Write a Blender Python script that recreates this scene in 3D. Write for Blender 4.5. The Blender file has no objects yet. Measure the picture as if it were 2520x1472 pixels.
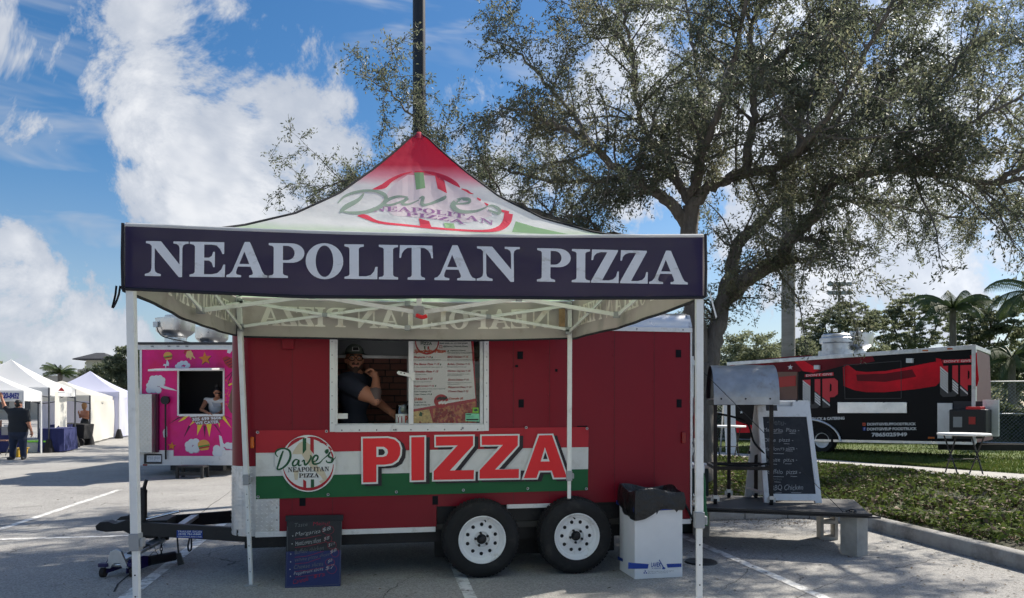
import bpy, bmesh, math, random
import numpy as np
from mathutils import Vector, Matrix
from mathutils.geometry import tessellate_polygon
from mathutils.bvhtree import BVHTree

random.seed(7)
RNG = np.random.default_rng(11)
SC = bpy.context.scene
COL = SC.collection
PI = math.pi

# ------------------------------------------------------------------ camera
# photograph measured on a 2520 x 1472 sheet: focal length 1890 px, horizon row 995, eye 1.55 m above the asphalt
FPX, CX, HZ, EYE = 1890.0, 1260.0, 995.0, 1.55
cam_d = bpy.data.cameras.new('camera')
cam_d.sensor_width = 36.0
cam_d.lens = 36.0 * FPX / 2520.0
cam_d.shift_y = (HZ - 736.0) / 2520.0
cam_d.clip_start = 0.05
cam_d.clip_end = 3000
cam = bpy.data.objects.new('camera', cam_d)
cam.location = (0, 0, EYE)
cam.rotation_euler = (PI / 2, 0, 0)
COL.objects.link(cam)
SC.camera = cam

# ------------------------------------------------------------------ sun, sky, exposure
SUN_AZ = math.radians(52.0)      # clockwise from the view direction (+Y)
SUN_EL = math.radians(44.0)
to_sun = Vector((math.sin(SUN_AZ) * math.cos(SUN_EL), math.cos(SUN_AZ) * math.cos(SUN_EL), math.sin(SUN_EL)))
sun_d = bpy.data.lights.new('sun', 'SUN')
sun_d.energy = 4.2
sun_d.angle = math.radians(0.6)
sun_d.color = (1.0, 0.93, 0.82)
sun = bpy.data.objects.new('sun', sun_d)
sun.rotation_euler = to_sun.to_track_quat('Z', 'Y').to_euler()
sun.location = (20, 20, 30)
COL.objects.link(sun)

world = bpy.data.worlds.new('World')
SC.world = world
world.use_nodes = True
world.cycles.sampling_method = 'MANUAL'
world.cycles.sample_map_resolution = 256
WT = world.node_tree
WT.nodes.clear()


def wn(kind, **kw):
    n = WT.nodes.new(kind)
    for k, v in kw.items():
        setattr(n, k, v)
    return n


def wmath(op, a, b=None, c=None, clamp=False):
    n = wn('ShaderNodeMath', operation=op, use_clamp=clamp)
    for i, s in enumerate((a, b, c)):
        if s is None:
            continue
        if isinstance(s, (int, float)):
            n.inputs[i].default_value = s
        else:
            WT.links.new(s, n.inputs[i])
    return n.outputs[0]


def wrange(val, a, b, c, d, smooth=True):
    n = wn('ShaderNodeMapRange', interpolation_type='SMOOTHSTEP' if smooth else 'LINEAR')
    WT.links.new(val, n.inputs[0])
    for i, s in enumerate((a, b, c, d)):
        n.inputs[i + 1].default_value = s
    return n.outputs[0]


def build_world():
    tc = wn('ShaderNodeTexCoord')
    sky = wn('ShaderNodeTexSky', sky_type='NISHITA')
    sky.sun_disc = False
    sky.sun_elevation = SUN_EL
    sky.sun_rotation = SUN_AZ
    sky.altitude = 0
    sky.air_density = 1.0
    sky.dust_density = 0.6
    sky.ozone_density = 2.6
    hs = wn('ShaderNodeHueSaturation')
    hs.inputs['Saturation'].default_value = 1.32
    hs.inputs['Value'].default_value = 0.68
    WT.links.new(sky.outputs[0], hs.inputs['Color'])
    # clouds: a layer of noise spread over the dome, foreshortened to the horizon
    sep = wn('ShaderNodeSeparateXYZ')
    WT.links.new(tc.outputs['Generated'], sep.inputs[0])
    zz = wmath('ADD', wmath('MAXIMUM', sep.outputs['Z'], 0.0), 0.22)
    px = wmath('DIVIDE', sep.outputs['X'], zz)
    py = wmath('DIVIDE', sep.outputs['Y'], zz)
    comb = wn('ShaderNodeCombineXYZ')
    WT.links.new(px, comb.inputs[0])
    WT.links.new(py, comb.inputs[1])
    def noise(vec, scale, detail, rough, dist, off=(0, 0, 0)):
        mp = wn('ShaderNodeMapping')
        mp.inputs['Location'].default_value = off
        WT.links.new(vec, mp.inputs[0])
        t = wn('ShaderNodeTexNoise')
        t.inputs['Scale'].default_value = scale
        t.inputs['Detail'].default_value = detail
        t.inputs['Roughness'].default_value = rough
        t.inputs['Distortion'].default_value = dist
        WT.links.new(mp.outputs[0], t.inputs['Vector'])
        return t.outputs['Fac']
    n1 = noise(comb.outputs[0], 1.7, 3, 0.6, 0.0, (3.1, 1.7, 0.4))
    n2 = noise(tc.outputs['Generated'], 5.2, 7, 0.68, 0.35, (1.3, 7.7, 2.4))
    n3 = noise(tc.outputs['Generated'], 9.5, 3, 0.6, 0.0, (4.3, 2.7, 6.4))
    # cumulus banks: direction (sheet x, y) and angular size
    blobs = [(40, 70, .08, 1.05), (200, 140, .085, 1), (320, 40, .06, .95), (350, 240, .075, 1.1), (460, 320, .075, 1.15), (580, 400, .095, 1.2), (720, 330, .075, 1.15), (800, 300, .05, 1.1),
             (650, 510, .11, 1.15), (820, 410, .07, 1.0), (470, 500, .05, 1.05), (350, 490, .045, .95), (90, 310, .06, .9), (70, 730, .07, .95), (230, 770, .06, .95), (90, 870, .09, .95), (320, 850, .07, .95), (40, 590, .04, .8),
             (1150, 470, .13, 1), (1450, 430, .14, .9), (1850, 200, .22, 1.0),
             (2350, 150, .26, 1.1), (2050, 560, .20, 1.0), (2330, 700, .07, 1), (2600, 300, .25, 1)]
    acc = None
    for bx, by, r, amp in blobs:
        d = Vector(((bx - CX) / FPX, 1, (HZ - by) / FPX)).normalized()
        vd = wn('ShaderNodeVectorMath', operation='DISTANCE')
        WT.links.new(tc.outputs['Generated'], vd.inputs[0])
        vd.inputs[1].default_value = d
        g = wrange(vd.outputs['Value'], 0.0, r * 1.5, amp, 0.0)
        acc = g if acc is None else wmath('SMOOTH_MAX', acc, g, 0.10)
    # beyond the frame the same broken cloud goes on
    cover = wmath('MULTIPLY', wrange(n1, 0.42, 0.70, 0, 1), 0.95)
    away = wrange(sep.outputs['Y'], 0.62, 0.30, 0.0, 1.0)
    base = wmath('MAXIMUM', acc, wmath('MULTIPLY', cover, away))
    dens = wmath('ADD', wmath('MULTIPLY', wmath('MINIMUM', base, 0.92), 0.52), wmath('MULTIPLY', wmath('SUBTRACT', n2, 0.5), 2.3))
    alpha = wrange(dens, 0.17, 0.42, 0.0, 0.97)
    streak = wn('ShaderNodeMapping')
    streak.inputs['Rotation'].default_value = (0, 0.25, 0)
    streak.inputs['Scale'].default_value = (2.2, 2.0, 11.0)
    WT.links.new(tc.outputs['Generated'], streak.inputs[0])
    nwisp = noise(streak.outputs[0], 1.6, 4, 0.62, 0.6, (9.1, 4.2, 2.0))
    wisp = wmath("MULTIPLY", wrange(nwisp, 0.45, 0.74, 0, 1), 0.60)
    veil = wrange(sep.outputs['Z'], 0.30, 0.0, 0.0, 0.45)
    alpha2 = wmath('MAXIMUM', alpha, wmath('MAXIMUM', wisp, veil), clamp=True)
    # thin rims bright, thick cores greyer
    core = wmath('MULTIPLY', wrange(dens, 0.25, 0.75, 0.15, 1.0), wrange(n3, 0.36, 0.62, 0.25, 1.0))
    mixc = wn('ShaderNodeMix', data_type='RGBA')
    WT.links.new(core, mixc.inputs[0])
    mixc.inputs[6].default_value = (2.75, 3.05, 3.6, 1)
    mixc.inputs[7].default_value = (4.9, 5.0, 5.2, 1)
    # brighter toward the sun
    sd = wn('ShaderNodeVectorMath', operation='DISTANCE')
    WT.links.new(tc.outputs['Generated'], sd.inputs[0])
    sd.inputs[1].default_value = to_sun
    glow = wrange(sd.outputs['Value'], 0.10, 1.0, 1.9, 1.0)
    gm = wn('ShaderNodeVectorMath', operation='SCALE')
    WT.links.new(mixc.outputs[2], gm.inputs[0])
    WT.links.new(glow, gm.inputs['Scale'])
    fin = wn('ShaderNodeMix', data_type='RGBA')
    WT.links.new(alpha2, fin.inputs[0])
    WT.links.new(hs.outputs[0], fin.inputs[6])
    WT.links.new(gm.outputs[0], fin.inputs[7])
    bg = wn('ShaderNodeBackground')
    bg.inputs['Strength'].default_value = 0.1
    WT.links.new(fin.outputs[2], bg.inputs['Color'])
    out = wn('ShaderNodeOutputWorld')
    WT.links.new(bg.outputs[0], out.inputs[0])


build_world()
SC.view_settings.view_transform = 'Standard'
SC.view_settings.look = 'None'
SC.view_settings.gamma = 1.0
SC.view_settings.use_curve_mapping = False
SC.view_settings.exposure = 0.85
SC.cycles.max_bounces = 6
SC.cycles.diffuse_bounces = 3
SC.cycles.use_adaptive_sampling = True
SC.cycles.adaptive_threshold = 0.03
SC.cycles.glossy_bounces = 3
SC.cycles.transparent_max_bounces = 8

# ------------------------------------------------------------------ projection helpers


def PT(x, y, Y):
    return Vector(((x - CX) / FPX * Y, Y, EYE - (y - HZ) / FPX * Y))


def GP(x, y, h=0.0):
    Y = FPX * (EYE - h) / (y - HZ)
    return Vector(((x - CX) / FPX * Y, Y, h))


def RAY(x, y):
    return Vector(((x - CX) / FPX, 1.0, (HZ - y) / FPX))


CAMP = Vector((0, 0, EYE))


class Plane:
    def __init__(self, p, n):
        self.p, self.n = Vector(p), Vector(n).normalized()
        if self.n.dot(CAMP - self.p) < 0:
            self.n = -self.n

    def hit(self, x, y, off=0.0):
        r = RAY(x, y)
        t = (self.p + self.n * off - CAMP).dot(self.n) / r.dot(self.n)
        return CAMP + r * t

    def off(self, d):
        return Plane(self.p + self.n * d, self.n)


class Surf:
    """BVH of a world-space mesh builder, decals are laid on it"""
    def __init__(self, mb):
        self.b = BVHTree.FromPolygons([Vector(v) for v in mb.v], mb.f)

    def hit(self, x, y, off=0.0):
        r = RAY(x, y).normalized()
        loc, nor, i, d = self.b.ray_cast(CAMP, r)
        if loc is None:
            loc, nor, i, d = self.b.find_nearest(CAMP + r * 5.0)
            q, nn = loc, nor
        if nor.dot(r) > 0:
            nor = -nor
        return loc + nor * off


# ------------------------------------------------------------------ mesh builder
class MB:
    def __init__(self):
        self.v, self.f, self.m = [], [], []

    def add(self, vs, fs, mi=0):
        o = len(self.v)
        self.v.extend([tuple(p) for p in vs])
        self.f.extend([tuple(o + i for i in f) for f in fs])
        self.m.extend([mi] * len(fs))
        return self

    def hexa(self, p, mi=0):
        return self.add(p, [(0, 3, 2, 1), (4, 5, 6, 7), (0, 1, 5, 4), (1, 2, 6, 5), (2, 3, 7, 6), (3, 0, 4, 7)], mi)

    def box(self, x0, x1, y0, y1, z0, z1, mi=0):
        return self.hexa([(x0, y0, z0), (x1, y0, z0), (x1, y1, z0), (x0, y1, z0), (x0, y0, z1), (x1, y0, z1), (x1, y1, z1), (x0, y1, z1)], mi)

    def beam(self, p, q, w, h, up=(0, 0, 1), mi=0):
        p, q = Vector(p), Vector(q)
        d = (q - p).normalized()
        up = Vector(up)
        if abs(d.dot(up)) > .98:
            up = Vector((0, 1, 0)) if abs(d.y) < .9 else Vector((1, 0, 0))
        s = d.cross(up).normalized() * w / 2
        u = s.cross(d).normalized() * h / 2
        return self.hexa([p - s - u, p + s - u, q + s - u, q - s - u, p - s + u, p + s + u, q + s + u, q - s + u], mi)

    def tube(self, pts, r, n=8, cap=True, mi=0):
        pts = [Vector(p) for p in pts]
        rs = r if isinstance(r, (list, tuple)) else [r] * len(pts)
        t0 = (pts[1] - pts[0]).normalized()
        a = t0.orthogonal().normalized()
        vs, fs = [], []
        for i, p in enumerate(pts):
            if i == 0:
                t = t0
            elif i == len(pts) - 1:
                t = (pts[i] - pts[i - 1]).normalized()
            else:
                t = ((pts[i + 1] - pts[i]).normalized() + (pts[i] - pts[i - 1]).normalized())
                t = t.normalized() if t.length > 1e-6 else t0
            a = (a - t * a.dot(t))
            a = a.normalized() if a.length > 1e-6 else t.orthogonal().normalized()
            b = t.cross(a)
            for k in range(n):
                th = 2 * PI * k / n
                vs.append(p + (a * math.cos(th) + b * math.sin(th)) * rs[i])
        for i in range(len(pts) - 1):
            for k in range(n):
                k2 = (k + 1) % n
                fs.append((i * n + k, i * n + k2, (i + 1) * n + k2, (i + 1) * n + k))
        if cap:
            fs.append(tuple(range(n - 1, -1, -1)))
            fs.append(tuple((len(pts) - 1) * n + k for k in range(n)))
        return self.add(vs, fs, mi)

    def cyl(self, p, q, r, n=16, mi=0):
        return self.tube([p, q], r, n, True, mi)

    def lathe(self, prof, n=24, org=(0, 0, 0), axis=(0, 0, 1), mi=0, close=False):
        ax = Vector(axis).normalized()
        a = ax.orthogonal().normalized()
        b = ax.cross(a)
        o = Vector(org)
        vs, fs = [], []
        for r, z in prof:
            for k in range(n):
                th = 2 * PI * k / n
                vs.append(o + ax * z + (a * math.cos(th) + b * math.sin(th)) * r)
        m = len(prof)
        rng = range(m if close else m - 1)
        for i in rng:
            j = (i + 1) % m
            for k in range(n):
                k2 = (k + 1) % n
                fs.append((i * n + k, i * n + k2, j * n + k2, j * n + k))
        return self.add(vs, fs, mi)

    def prism(self, poly, fr, d0, d1, mi=0):
        """poly: 2d points; fr(u, v, w) -> point"""
        n = len(poly)
        vs = [fr(u, v, d0) for u, v in poly] + [fr(u, v, d1) for u, v in poly]
        fs = [tuple(range(n - 1, -1, -1)), tuple(range(n, 2 * n))]
        fs += [(i, (i + 1) % n, n + (i + 1) % n, n + i) for i in range(n)]
        return self.add(vs, fs, mi)

    def grid(self, fn, nu, nv, mi=0):
        vs = [fn(i / nu, j / nv) for j in range(nv + 1) for i in range(nu + 1)]
        fs = [(j * (nu + 1) + i, j * (nu + 1) + i + 1, (j + 1) * (nu + 1) + i + 1, (j + 1) * (nu + 1) + i) for j in range(nv) for i in range(nu)]
        return self.add(vs, fs, mi)

    def xf(self, mat):
        self.v = [tuple(mat @ Vector(p)) for p in self.v]
        return self

    def join(self, other):
        o = len(self.v)
        self.v += other.v
        self.f += [tuple(o + i for i in f) for f in other.f]
        self.m += other.m
        return self


TM = {}
MAT = {}


def new_mesh(name, mb, mats, smooth=None, bevel=0.0, fix=True):
    me = bpy.data.meshes.new(name)
    me.from_pydata(mb.v, [], mb.f)
    for m in mats:
        me.materials.append(MAT[m])
    if len(mats) > 1:
        me.polygons.foreach_set('material_index', mb.m)
    if bevel or fix:
        bm = bmesh.new()
        bm.from_mesh(me)
        if fix:
            bmesh.ops.recalc_face_normals(bm, faces=bm.faces)
        if bevel:
            es = [e for e in bm.edges if len(e.link_faces) == 2 and e.calc_face_angle(0) > 0.5]
            if es:
                bmesh.ops.bevel(bm, geom=es, offset=bevel, segments=2, affect='EDGES', profile=0.6, clamp_overlap=True)
        bm.to_mesh(me)
        bm.free()
    if smooth is not None:
        me.polygons.foreach_set('use_smooth', [True] * len(me.polygons))
        me.set_sharp_from_angle(angle=math.radians(smooth))
    me.update()
    return me


def put(name, me, parent=None):
    o = bpy.data.objects.new(name, me)
    COL.objects.link(o)
    if parent is not None:
        o.parent = parent
        TM[o.name] = TM[parent.name]
    else:
        TM[o.name] = Matrix.Identity(4)
    return o


def obj(name, mb, mats, parent=None, smooth=None, bevel=0.0, world=False, fix=True):
    """one mesh object; world=True when the builder holds world coordinates"""
    if isinstance(mats, str):
        mats = [mats]
    if world and parent is not None:
        mb.xf(TM[parent.name].inverted())
    return put(name, new_mesh(name, mb, mats, smooth, bevel, fix), parent)


def tag(o, label, cat, group=None, kind=None):
    o['label'] = label
    o['category'] = cat
    if group:
        o['group'] = group
    if kind:
        o['kind'] = kind
    return o


def thing(name, loc, label, cat, group=None, rotz=0.0):
    o = bpy.data.objects.new(name, None)
    o.empty_display_size = 0.1
    o.location = loc
    o.rotation_euler = (0, 0, rotz)
    COL.objects.link(o)
    TM[o.name] = Matrix.Translation(Vector(loc)) @ Matrix.Rotation(rotz, 4, 'Z')
    return tag(o, label, cat, group)


def struct(name, mb, mats, smooth=None, parent=None, fix=True):
    o = obj(name, mb, mats, parent, smooth, fix=fix)
    o['kind'] = 'structure'
    return o


# ------------------------------------------------------------------ materials


def srgb(r, g, b):
    def f(c):
        c /= 255.0
        return c / 12.92 if c <= .04045 else ((c + .055) / 1.055) ** 2.4
    return (f(r), f(g), f(b))


def M(name, col, rough=.6, metal=0.0, spec=.5, var=0.0, vscale=6.0, bump=0.0, bscale=60.0, dirt=None, dirt_scale=3.0, dirt_lo=.5, dirt_hi=.7, translucent=0.0, coat=0.0, emit=0.0, alpha=1.0, coord='Object', rvar=0.0, stretch=None, through=None):
    m = bpy.data.materials.new(name)
    m.use_nodes = True
    nt = m.node_tree
    nt.nodes.clear()
    L = nt.links.new
    out = nt.nodes.new('ShaderNodeOutputMaterial')
    p = nt.nodes.new('ShaderNodeBsdfPrincipled')
    p.inputs['Roughness'].default_value = rough
    p.inputs['Metallic'].default_value = metal
    p.inputs['Specular IOR Level'].default_value = spec
    p.inputs['Coat Weight'].default_value = coat
    p.inputs['Coat Roughness'].default_value = .08
    if alpha < 1:
        p.inputs['Alpha'].default_value = alpha
    c4 = (*col, 1)
    p.inputs['Base Color'].default_value = c4
    if emit:
        p.inputs['Emission Color'].default_value = c4
        p.inputs['Emission Strength'].default_value = emit
    src = None
    tc = nt.nodes.new('ShaderNodeTexCoord')
    vec = tc.outputs[coord]
    if stretch:
        mp = nt.nodes.new('ShaderNodeMapping')
        mp.inputs['Scale'].default_value = stretch
        L(vec, mp.inputs[0])
        vec = mp.outputs[0]
    def noise(scale, detail=4, rough_=.6):
        t = nt.nodes.new('ShaderNodeTexNoise')
        t.inputs['Scale'].default_value = scale
        t.inputs['Detail'].default_value = detail
        t.inputs['Roughness'].default_value = rough_
        L(vec, t.inputs['Vector'])
        return t.outputs['Fac']
    if var:
        nf = noise(vscale, 6)
        mx = nt.nodes.new('ShaderNodeMix')
        mx.data_type = 'RGBA'
        rp = nt.nodes.new('ShaderNodeMapRange')
        rp.inputs[1].default_value, rp.inputs[2].default_value = .3, .7
        L(nf, rp.inputs[0])
        L(rp.outputs[0], mx.inputs[0])
        mx.inputs[6].default_value = (*[max(0, x * (1 - var)) for x in col], 1)
        mx.inputs[7].default_value = (*[min(1, x * (1 + var)) for x in col], 1)
        src = mx.outputs[2]
    if dirt:
        nd = noise(dirt_scale, 8, .7)
        rp = nt.nodes.new('ShaderNodeMapRange')
        rp.inputs[1].default_value, rp.inputs[2].default_value = dirt_lo, dirt_hi
        L(nd, rp.inputs[0])
        mx = nt.nodes.new('ShaderNodeMix')
        mx.data_type = 'RGBA'
        L(rp.outputs[0], mx.inputs[0])
        if src:
            L(src, mx.inputs[6])
        else:
            mx.inputs[6].default_value = c4
        mx.inputs[7].default_value = (*dirt, 1)
        src = mx.outputs[2]
    if src:
        L(src, p.inputs['Base Color'])
    if rvar:
        nr = noise(vscale * 1.7, 5)
        rp = nt.nodes.new('ShaderNodeMapRange')
        rp.inputs[1].default_value, rp.inputs[2].default_value = .3, .7
        rp.inputs[3].default_value, rp.inputs[4].default_value = max(.02, rough - rvar), min(1, rough + rvar)
        L(nr, rp.inputs[0])
        L(rp.outputs[0], p.inputs['Roughness'])
    if bump:
        nb = noise(bscale, 5)
        bp = nt.nodes.new('ShaderNodeBump')
        bp.inputs['Strength'].default_value = 1.0
        bp.inputs['Distance'].default_value = bump
        L(nb, bp.inputs['Height'])
        L(bp.outputs[0], p.inputs['Normal'])
    if through:
        src = None
        c4 = (*through, 1)
    if translucent:
        tr = nt.nodes.new('ShaderNodeBsdfTranslucent')
        tr.inputs['Color'].default_value = c4
        if src:
            L(src, tr.inputs['Color'])
        ms = nt.nodes.new('ShaderNodeMixShader')
        ms.inputs[0].default_value = translucent
        L(p.outputs[0], ms.inputs[1])
        L(tr.outputs[0], ms.inputs[2])
        L(ms.outputs[0], out.inputs[0])
    else:
        L(p.outputs[0], out.inputs[0])
    MAT[name] = m
    return m


def glass_mat(name, tint=(.9, .95, .95), alpha=.14, rough=.03):
    m = bpy.data.materials.new(name)
    m.use_nodes = True
    nt = m.node_tree
    nt.nodes.clear()
    out = nt.nodes.new('ShaderNodeOutputMaterial')
    tr = nt.nodes.new('ShaderNodeBsdfTransparent')
    tr.inputs[0].default_value = (*tint, 1)
    gl = nt.nodes.new('ShaderNodeBsdfGlossy')
    gl.inputs['Roughness'].default_value = rough
    fr = nt.nodes.new('ShaderNodeFresnel')
    fr.inputs[0].default_value = 1.45
    ad = nt.nodes.new('ShaderNodeMath')
    ad.operation = 'ADD'
    ad.inputs[1].default_value = alpha * .3
    nt.links.new(fr.outputs[0], ad.inputs[0])
    mx = nt.nodes.new('ShaderNodeMixShader')
    nt.links.new(ad.outputs[0], mx.inputs[0])
    nt.links.new(tr.outputs[0], mx.inputs[1])
    nt.links.new(gl.outputs[0], mx.inputs[2])
    nt.links.new(mx.outputs[0], out.inputs[0])
    MAT[name] = m


# ------------------------------------------------------------------ flat print: polygons laid on a surface
def poly_mesh(contours):
    """contours: list of [outer, hole, hole...] in 2d -> (verts, tris)"""
    V, T = [], []
    for cs in contours:
        o = len(V)
        flat = [p for c in cs for p in c]
        tris = tessellate_polygon([[Vector((p[0], p[1], 0)) for p in c] for c in cs])
        V += flat
        T += [tuple(o + i for i in t) for t in tris]
    return V, T


def slice2d(V, T, step):
    bm = bmesh.new()
    vs = [bm.verts.new((p[0], p[1], 0)) for p in V]
    for t in T:
        try:
            bm.faces.new([vs[i] for i in t])
        except ValueError:
            pass
    xs = [p[0] for p in V]
    ys = [p[1] for p in V]
    for ax, lo, hi in ((0, min(xs), max(xs)), (1, min(ys), max(ys))):
        x = lo + step
        while x < hi:
            co = [0, 0, 0]
            no = [0, 0, 0]
            co[ax], no[ax] = x, 1
            bmesh.ops.bisect_plane(bm, geom=bm.verts[:] + bm.edges[:] + bm.faces[:], plane_co=co, plane_no=no)
            x += step
    bm.verts.index_update()
    V2 = [(v.co.x, v.co.y) for v in bm.verts]
    T2 = [tuple(v.index for v in f.verts) for f in bm.faces]
    bm.free()
    return V2, T2


def decal(name, contours, mat, surf, off, parent, step=None):
    """contours on the measured sheet, cast on a plane or surface, off metres proud of it"""
    V, T = poly_mesh(contours)
    if step:
        V, T = slice2d(V, T, step)
    mb = MB()
    mb.add([surf.hit(x, y, off) for x, y in V], T)
    return obj(name, mb, mat, parent, world=True, fix=False)


def decal_fn(name, contours, mat, fn, parent, step=None, world=True):
    V, T = poly_mesh(contours)
    if step:
        V, T = slice2d(V, T, step)
    mb = MB()
    mb.add([fn(x, y) for x, y in V], T)
    return obj(name, mb, mat, parent, world=world, fix=False)


def arc(cx, cy, rx, ry, a0, a1, n=12):
    return [(cx + rx * math.cos(math.radians(a0 + (a1 - a0) * i / n)), cy + ry * math.sin(math.radians(a0 + (a1 - a0) * i / n))) for i in range(n + 1)]


def circ(cx, cy, rx, ry=None, n=24):
    return arc(cx, cy, rx, ry or rx, 0, 360, n)[:-1]


def rect(x0, y0, x1, y1):
    return [(x0, y0), (x1, y0), (x1, y1), (x0, y1)]


def ribbon(pts, w, taper=True):
    """a brush stroke as a closed outline; w may be a list"""
    n = len(pts)
    ws = w if isinstance(w, (list, tuple)) else [w] * n
    L, R = [], []
    for i, (x, y) in enumerate(pts):
        x0, y0 = pts[max(0, i - 1)]
        x1, y1 = pts[min(n - 1, i + 1)]
        dx, dy = x1 - x0, y1 - y0
        d = math.hypot(dx, dy) or 1
        nx, ny = -dy / d * ws[i] / 2, dx / d * ws[i] / 2
        L.append((x + nx, y + ny))
        R.append((x - nx, y - ny))
    return [[(L[i], L[i + 1], R[i + 1], R[i])] for i in range(n - 1)]


def smooth_pts(pts, k=6):
    """Catmull-Rom through control points"""
    out = []
    n = len(pts)
    for i in range(n - 1):
        p0, p1, p2, p3 = pts[max(0, i - 1)], pts[i], pts[i + 1], pts[min(n - 1, i + 2)]
        for j in range(k):
            t = j / k
            out.append(tuple(.5 * (2 * p1[d] + (-p0[d] + p2[d]) * t + (2 * p0[d] - 5 * p1[d] + 4 * p2[d] - p3[d]) * t * t + (-p0[d] + 3 * p1[d] - 3 * p2[d] + p3[d]) * t ** 3) for d in range(len(p1))))
    out.append(tuple(pts[-1]))
    return out


# serif capitals, cap height 1
def _stem(x, w=.26, s=.1):
    return x, x + w, s


GLYPH = {
    'I': (.56, [[[(0, 0), (0, .06), (.11, .085), (.145, .13), (.145, .87), (.11, .915), (0, .94), (0, 1), (.56, 1), (.56, .94), (.45, .915), (.415, .87), (.415, .13), (.45, .085), (.56, .06), (.56, 0)]]]),
    'L': (.96, [[[(0, 0), (0, .06), (.11, .085), (.145, .13), (.145, .87), (.11, .915), (0, .94), (0, 1), (.56, 1), (.56, .94), (.45, .915), (.415, .87), (.415, .08), (.62, .08), (.76, .12), (.86, .23), (.90, .36), (.96, .36), (.95, 0)]]]),
    'E': (1.03, [[[(0, 0), (0, .06), (.11, .085), (.15, .13), (.15, .87), (.11, .915), (0, .94), (0, 1), (1.0, 1), (1.0, .66), (.95, .66), (.88, .80), (.78, .90), (.64, .925), (.42, .925), (.42, .55), (.56, .55), (.64, .60), (.68, .72), (.73, .72), (.73, .28), (.68, .28), (.64, .41), (.56, .47), (.42, .47), (.42, .075), (.64, .075), (.80, .11), (.92, .22), (.98, .36), (1.03, .36), (1.02, 0)]]]),
    'T': (.98, [[[(.24, 0), (.24, .06), (.33, .085), (.36, .13), (.36, .925), (.24, .92), (.14, .85), (.08, .76), (.05, .63), (0, .63), (.02, 1), (.96, 1), (.98, .63), (.93, .63), (.90, .76), (.84, .85), (.74, .92), (.62, .925), (.62, .13), (.65, .085), (.74, .06), (.74, 0)]]]),
    'N': (1.26, [[[(0, 0), (0, .06), (.10, .085), (.17, .14), (.19, .24), (.19, .86), (.13, .92), (.02, .94), (.02, 1), (.46, 1), (1.0, .34), (1.0, .80), (.98, .88), (.91, .93), (.82, .94), (.82, 1), (1.26, 1), (1.26, .94), (1.17, .93), (1.10, .88), (1.08, .80), (1.08, -.02), (.98, -.02), (.28, .80), (.28, .22), (.30, .13), (.36, .085), (.46, .06), (.46, 0)]]]),
    'A': (1.19, [[[(0, 0), (0, .06), (.09, .09), (.17, .18), (.53, 1.02), (.68, 1.02), (1.04, .18), (1.10, .09), (1.19, .06), (1.19, 0), (.66, 0), (.66, .06), (.74, .075), (.77, .11), (.76, .16), (.70, .31), (.34, .31), (.29, .19), (.28, .12), (.31, .08), (.43, .06), (.43, 0)], [(.375, .385), (.665, .385), (.52, .74)]]]),
    'P': (1.04, [[[(0, 0), (0, .06), (.11, .085), (.145, .13), (.145, .87), (.11, .915), (0, .94), (0, 1)] + [(.62, 1)] + arc(.66, .72, .38, .28, 80, -80, 12) + [(.62, .44), (.415, .44), (.415, .13), (.45, .085), (.56, .06), (.56, 0)], [(.415, .925)] + [(.415, .515), (.52, .515)] + arc(.54, .72, .215, .205, -80, 80, 8) + [(.52, .925)]]]),
    'O': (1.09, [[circ(.545, .5, .545, .52, 32), circ(.545, .5, .255, .455, 28)]]),
    'Z': (.86, [[[(0, 0), (0, .045), (.50, .925), (.30, .925), (.17, .885), (.09, .80), (.06, .68), (.01, .68), (.03, 1), (.83, 1), (.83, .955), (.34, .075), (.54, .075), (.68, .11), (.77, .20), (.81, .35), (.86, .35), (.85, 0)]]]),
}


def serif_text(word, gap=.035, space=.45):
    """-> contours in units of cap height, total width"""
    out, x, spans = [], 0.0, []
    for ch in word:
        if ch == ' ':
            x += space
            continue
        w, cs = GLYPH[ch]
        out.append((ch, [[[(x + p[0], p[1]) for p in c] for c in g] for g in cs]))
        x += w + gap
    return out, x - gap


_TXT = {}


def font_text(s, bold=0.0, shear=0.0, spacing=1.0):
    """built-in font as flat triangles: verts in units of size, tris, bbox"""
    key = (s, bold, shear, spacing)
    if key in _TXT:
        return _TXT[key]
    cu = bpy.data.curves.new('tmp_text', 'FONT')
    cu.body = s
    cu.fill_mode = 'BOTH' if False else cu.fill_mode
    cu.dimensions = '2D'
    cu.resolution_u = 3
    cu.offset = bold
    cu.shear = shear
    cu.space_character = spacing
    o = bpy.data.objects.new('tmp_text', cu)
    COL.objects.link(o)
    dg = bpy.context.evaluated_depsgraph_get()
    me = bpy.data.meshes.new_from_object(o.evaluated_get(dg))
    V = [(v.co.x, v.co.y) for v in me.vertices]
    T = [tuple(p.vertices) for p in me.polygons]
    bpy.data.objects.remove(o)
    bpy.data.curves.remove(cu)
    bpy.data.meshes.remove(me)
    xs = [p[0] for p in V] or [0]
    ys = [p[1] for p in V] or [0]
    _TXT[key] = (V, T, (min(xs), max(xs), min(ys), max(ys)))
    return _TXT[key]


def quad_map(q):
    """unit square (u right, v up) -> sheet quad given as bl, br, tr, tl"""
    (ax, ay), (bx, by), (cx, cy), (dx, dy) = q
    return lambda u, v: (ax * (1 - u) * (1 - v) + bx * u * (1 - v) + cx * u * v + dx * (1 - u) * v, ay * (1 - u) * (1 - v) + by * u * (1 - v) + cy * u * v + dy * (1 - u) * v)


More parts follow.
